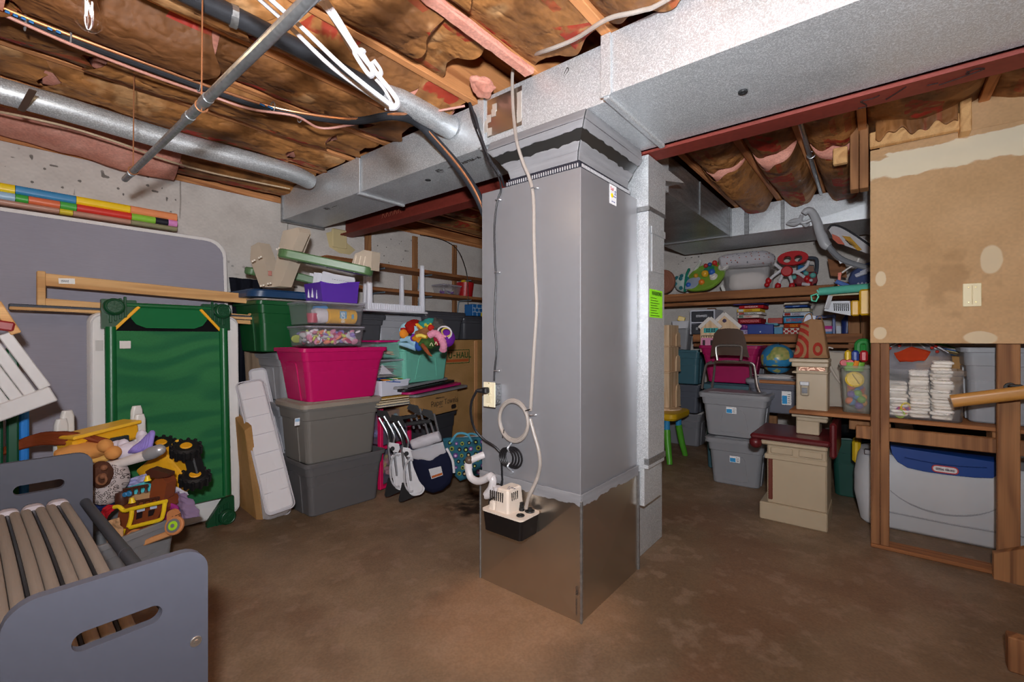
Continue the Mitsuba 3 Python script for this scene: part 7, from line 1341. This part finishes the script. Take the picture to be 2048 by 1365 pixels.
# --- under the stairs
t = thing('toy_chest', 'big light grey plastic toy chest with blue lid on the floor under the stair shelf', 'toy chest')
gch = mat('#b9babd', .5, 0, .35); cx0, cx1 = 3.36, 3.72; cyl, cyr = .12, -.75
# the chest front bulges and tapers to its foot
secs = []
for z_, e, ro in ((0, .05, .06), (.02, .03, .07), (.18, .0, .09), (.30, .0, .10), (.40, .015, .10), (.43, .03, .09)):
    secs.append(np.c_[rrect(cx1 - cx0 - 2 * e, cyl - cyr - 2 * e, ro, 6, (cx0 + cx1) / 2, (cyl + cyr) / 2), np.full(28, z_)])
obj('body', loft(secs), gch, t, 40)
obj('moulded_line', [tube([(cx0 - .002 + .006 * abs(a), -.26 + .27 * math.sin(a), .40 - .25 * math.cos(a * .92)) for a in np.linspace(-1.5, 1.5, 24)], .004, 6), tube([(cx0 + .012, y_, .10 + .02 * abs(y_ + .3)) for y_ in np.linspace(.04, -.70, 16)], .004, 6)], mat('#8f9094', .5), t)
lb = PL('#173f86')
fp = [(1781, 893), (1784, 908), (1795, 924), (1815, 936), (1850, 944), (1900, 951), (1950, 956), (1985, 957), (2000, 948), (2008, 928)]
lidp = [onx(a, b, cx0 - .012) for a, b in fp]; ya_, yb_ = lidp[0][1], lidp[-1][1]
obj('lid', hull(lidp + [q + np.array([.05, 0, .0]) for q in lidp] + [(cx0 + .01, ya_, .478), (cx0 + .01, yb_, .478), (cx1 - .02, ya_, .492), (cx1 - .02, yb_, .492)]), lb, t, 30)
obj('lid_groove', tube([(cx0 - .0135, y_, .462 - .04 * math.cos((y_ - (ya_ + yb_) / 2) * 5)) for y_ in np.linspace(ya_ - .06, yb_ + .06, 14)], .003, 6), PL('#10306c'), t)
yb_ = float(onx(1890, 940, cx0 - .014)[1]); zb_ = float(onx(1890, 940, cx0 - .014)[2])
bfr = lambda m, d: frame(m, (cx0 - .0135 - d, yb_, zb_), (0, -1, 0), unit((.12, 0, 1)))
bd = obj('badge', bfr(prism(rrect(.10, .034, .016), .003), .0), FA('#d9d2d4'), t, 30)
obj('badge_rim', bfr(tube(np.c_[rrect(.10, .034, .016), np.full(24, .002)], .0035, 6, closed=True), .0), mat('#b0242c', .4), bd)
m_ = meshkit.text_mesh('little tikes', .012, .001, True); m_.apply_translation((-m_.bounds[1][0] / 2, -.006, .0035)); obj('badge_lettering', bfr(m_, .0), FA('#2d2a3c'), bd, False)
obj('hinge', bx(cx0 + .0, cx0 + .03, .03, .07, .42, .45, .004), ME('#a9abb0'), t, False)
obj('yellow_corner', bx(cx0 + .14, cx0 + .30, cyl - .03, cyl + .012, .33, .47, .015), PL('#c9a81c'), t, False)
# diapers in a clear bin, bag of toys, grey tote on the under-stair shelf
t = thing('clear_bin', 'clear square bin full of folded nappies on the under-stair shelf', 'bin')
d0, d1 = onx(1762, 838, 3.2), onx(1924, 838, 3.2); yl, yr = float(d0[1]), float(d1[1]); Zd = .674
W_ = yl - yr; yc_ = (yl + yr) / 2
obj('shell', mv(loft([rl(.24, W_ - .02, .012, 0), rl(.25, W_, .014, .01), rl(.255, W_ + .005, .014, .235), rl(.275, W_ + .03, .018, .238), rl(.275, W_ + .03, .018, .262), rl(.26, W_ + .01, .014, .262), rl(.235, W_ - .02, .012, .008)]), (3.29, yc_, Zd)), frost('#c9ccd0', .08), t, 35)
nm = 0
for c_, (ya_, n_) in enumerate(((yc_ - .085, 18), (yc_ + .003, 15), (yc_ + .088, 11))):
    for i in range(n_):
        sn = ('right', 'middle', 'left')[c_]; nb = thing('nappy', f'folded white nappy in the {sn} stack inside the clear bin under the stairs', 'nappy', f'nappies in the {sn} stack')
        g = np.random.default_rng(c_ * 40 + i)
        obj('pad', lump(mv(soft(.12, .078, .0155, .0075, 2), (3.225 + g.uniform(-.008, .008), ya_ + g.uniform(-.006, .006), Zd + .012 + i * .0165), g.uniform(-.12, .12), 0, g.uniform(-.05, .05)), .003, 50, i), FA('#f2eee6' if i % 3 else '#e6dfd4'), nb, True)
t = thing('toy_links', 'tangle of bright plastic loops at the bottom left of the nappy bin', 'toys')
for i, h in enumerate(('#9fc23a', '#d9622c', '#7a4a9c', '#c23f6a', '#d6c22c')): obj('loop', ring((3.18, yc_ + .082 - .006 * i, Zd + .025 + .009 * i), (1, .3 * i - .5, .3), .022, .005, 14, 6), PL(h), t)
t = thing('plastic_bag', 'knotted clear plastic bag of soft toys on the nappy bin', 'bag'); bq = np.array([3.36, yc_ + .03, 1.0])
obj('plastic', lump(ball(bq + [0, .0, -.02], .15, 4, (.8, 1.12, .72)), .012, 12), frost('#c4c2cc', .3), t, True)
obj('fold', [tube([bq + [-.11 * math.cos(a), .15 * math.sin(a * 1.3), .0 + .05 * math.cos(a)], bq + [-.06, .08 * math.sin(a * 1.3), .075], bq + [0, .0, .092]], .003, 5, 5) for a in np.linspace(-1.1, 1.1, 9)], frost('#e4e2ea', .6), t)
obj('red_cloth', [lump(hull([bq + np.array([-.125, a, b]) for a, b in ((.075, .02), (.03, .03), (-.0, .055), (-.03, .015), (-.075, .03), (-.05, -.02), (.05, -.03))] + [bq + np.array([-.09, a, b]) for a, b in ((.06, .0), (-.06, .0))]).subdivide().subdivide(), .008, 30)], FA('#b03a1c'), t, True)
obj('dot', [ball(bq + np.array([-.118, a, b]), .008, 1) for a, b in ((.09, .045), (.05, .06), (-.08, .05), (-.1, .03), (-.095, .06))], FA('#a8352a'), t)
frtote('large light grey tote with black rim on the under-stair shelf at the right edge', 1922, 2110, 858, 712, 3.22, '#8f9196', z=.674, h=.38, dp=.40, dep=.40, front=None, tp=.9)
t = thing('coloured_papers', 'stack of coloured picture papers behind the bag and the grey tote', 'papers')
for i, h in enumerate(('#c9b98a', '#4f6fa3', '#d0cabf', '#5a9a3f', '#b9b2a8')): obj('sheet', bbx((3.52, -.30 + .02 * i, 1.02 + .006 * i), .2, .22, .004, .3 * i, .25, .1), FA(h), t, False)
obj('support', bx(3.44, 3.62, -.40, -.16, .675, 1.0, .003), 'cardboard', thing('cardboard_box', 'brown box standing behind the nappy bin carrying coloured papers', 'cardboard box'), False)
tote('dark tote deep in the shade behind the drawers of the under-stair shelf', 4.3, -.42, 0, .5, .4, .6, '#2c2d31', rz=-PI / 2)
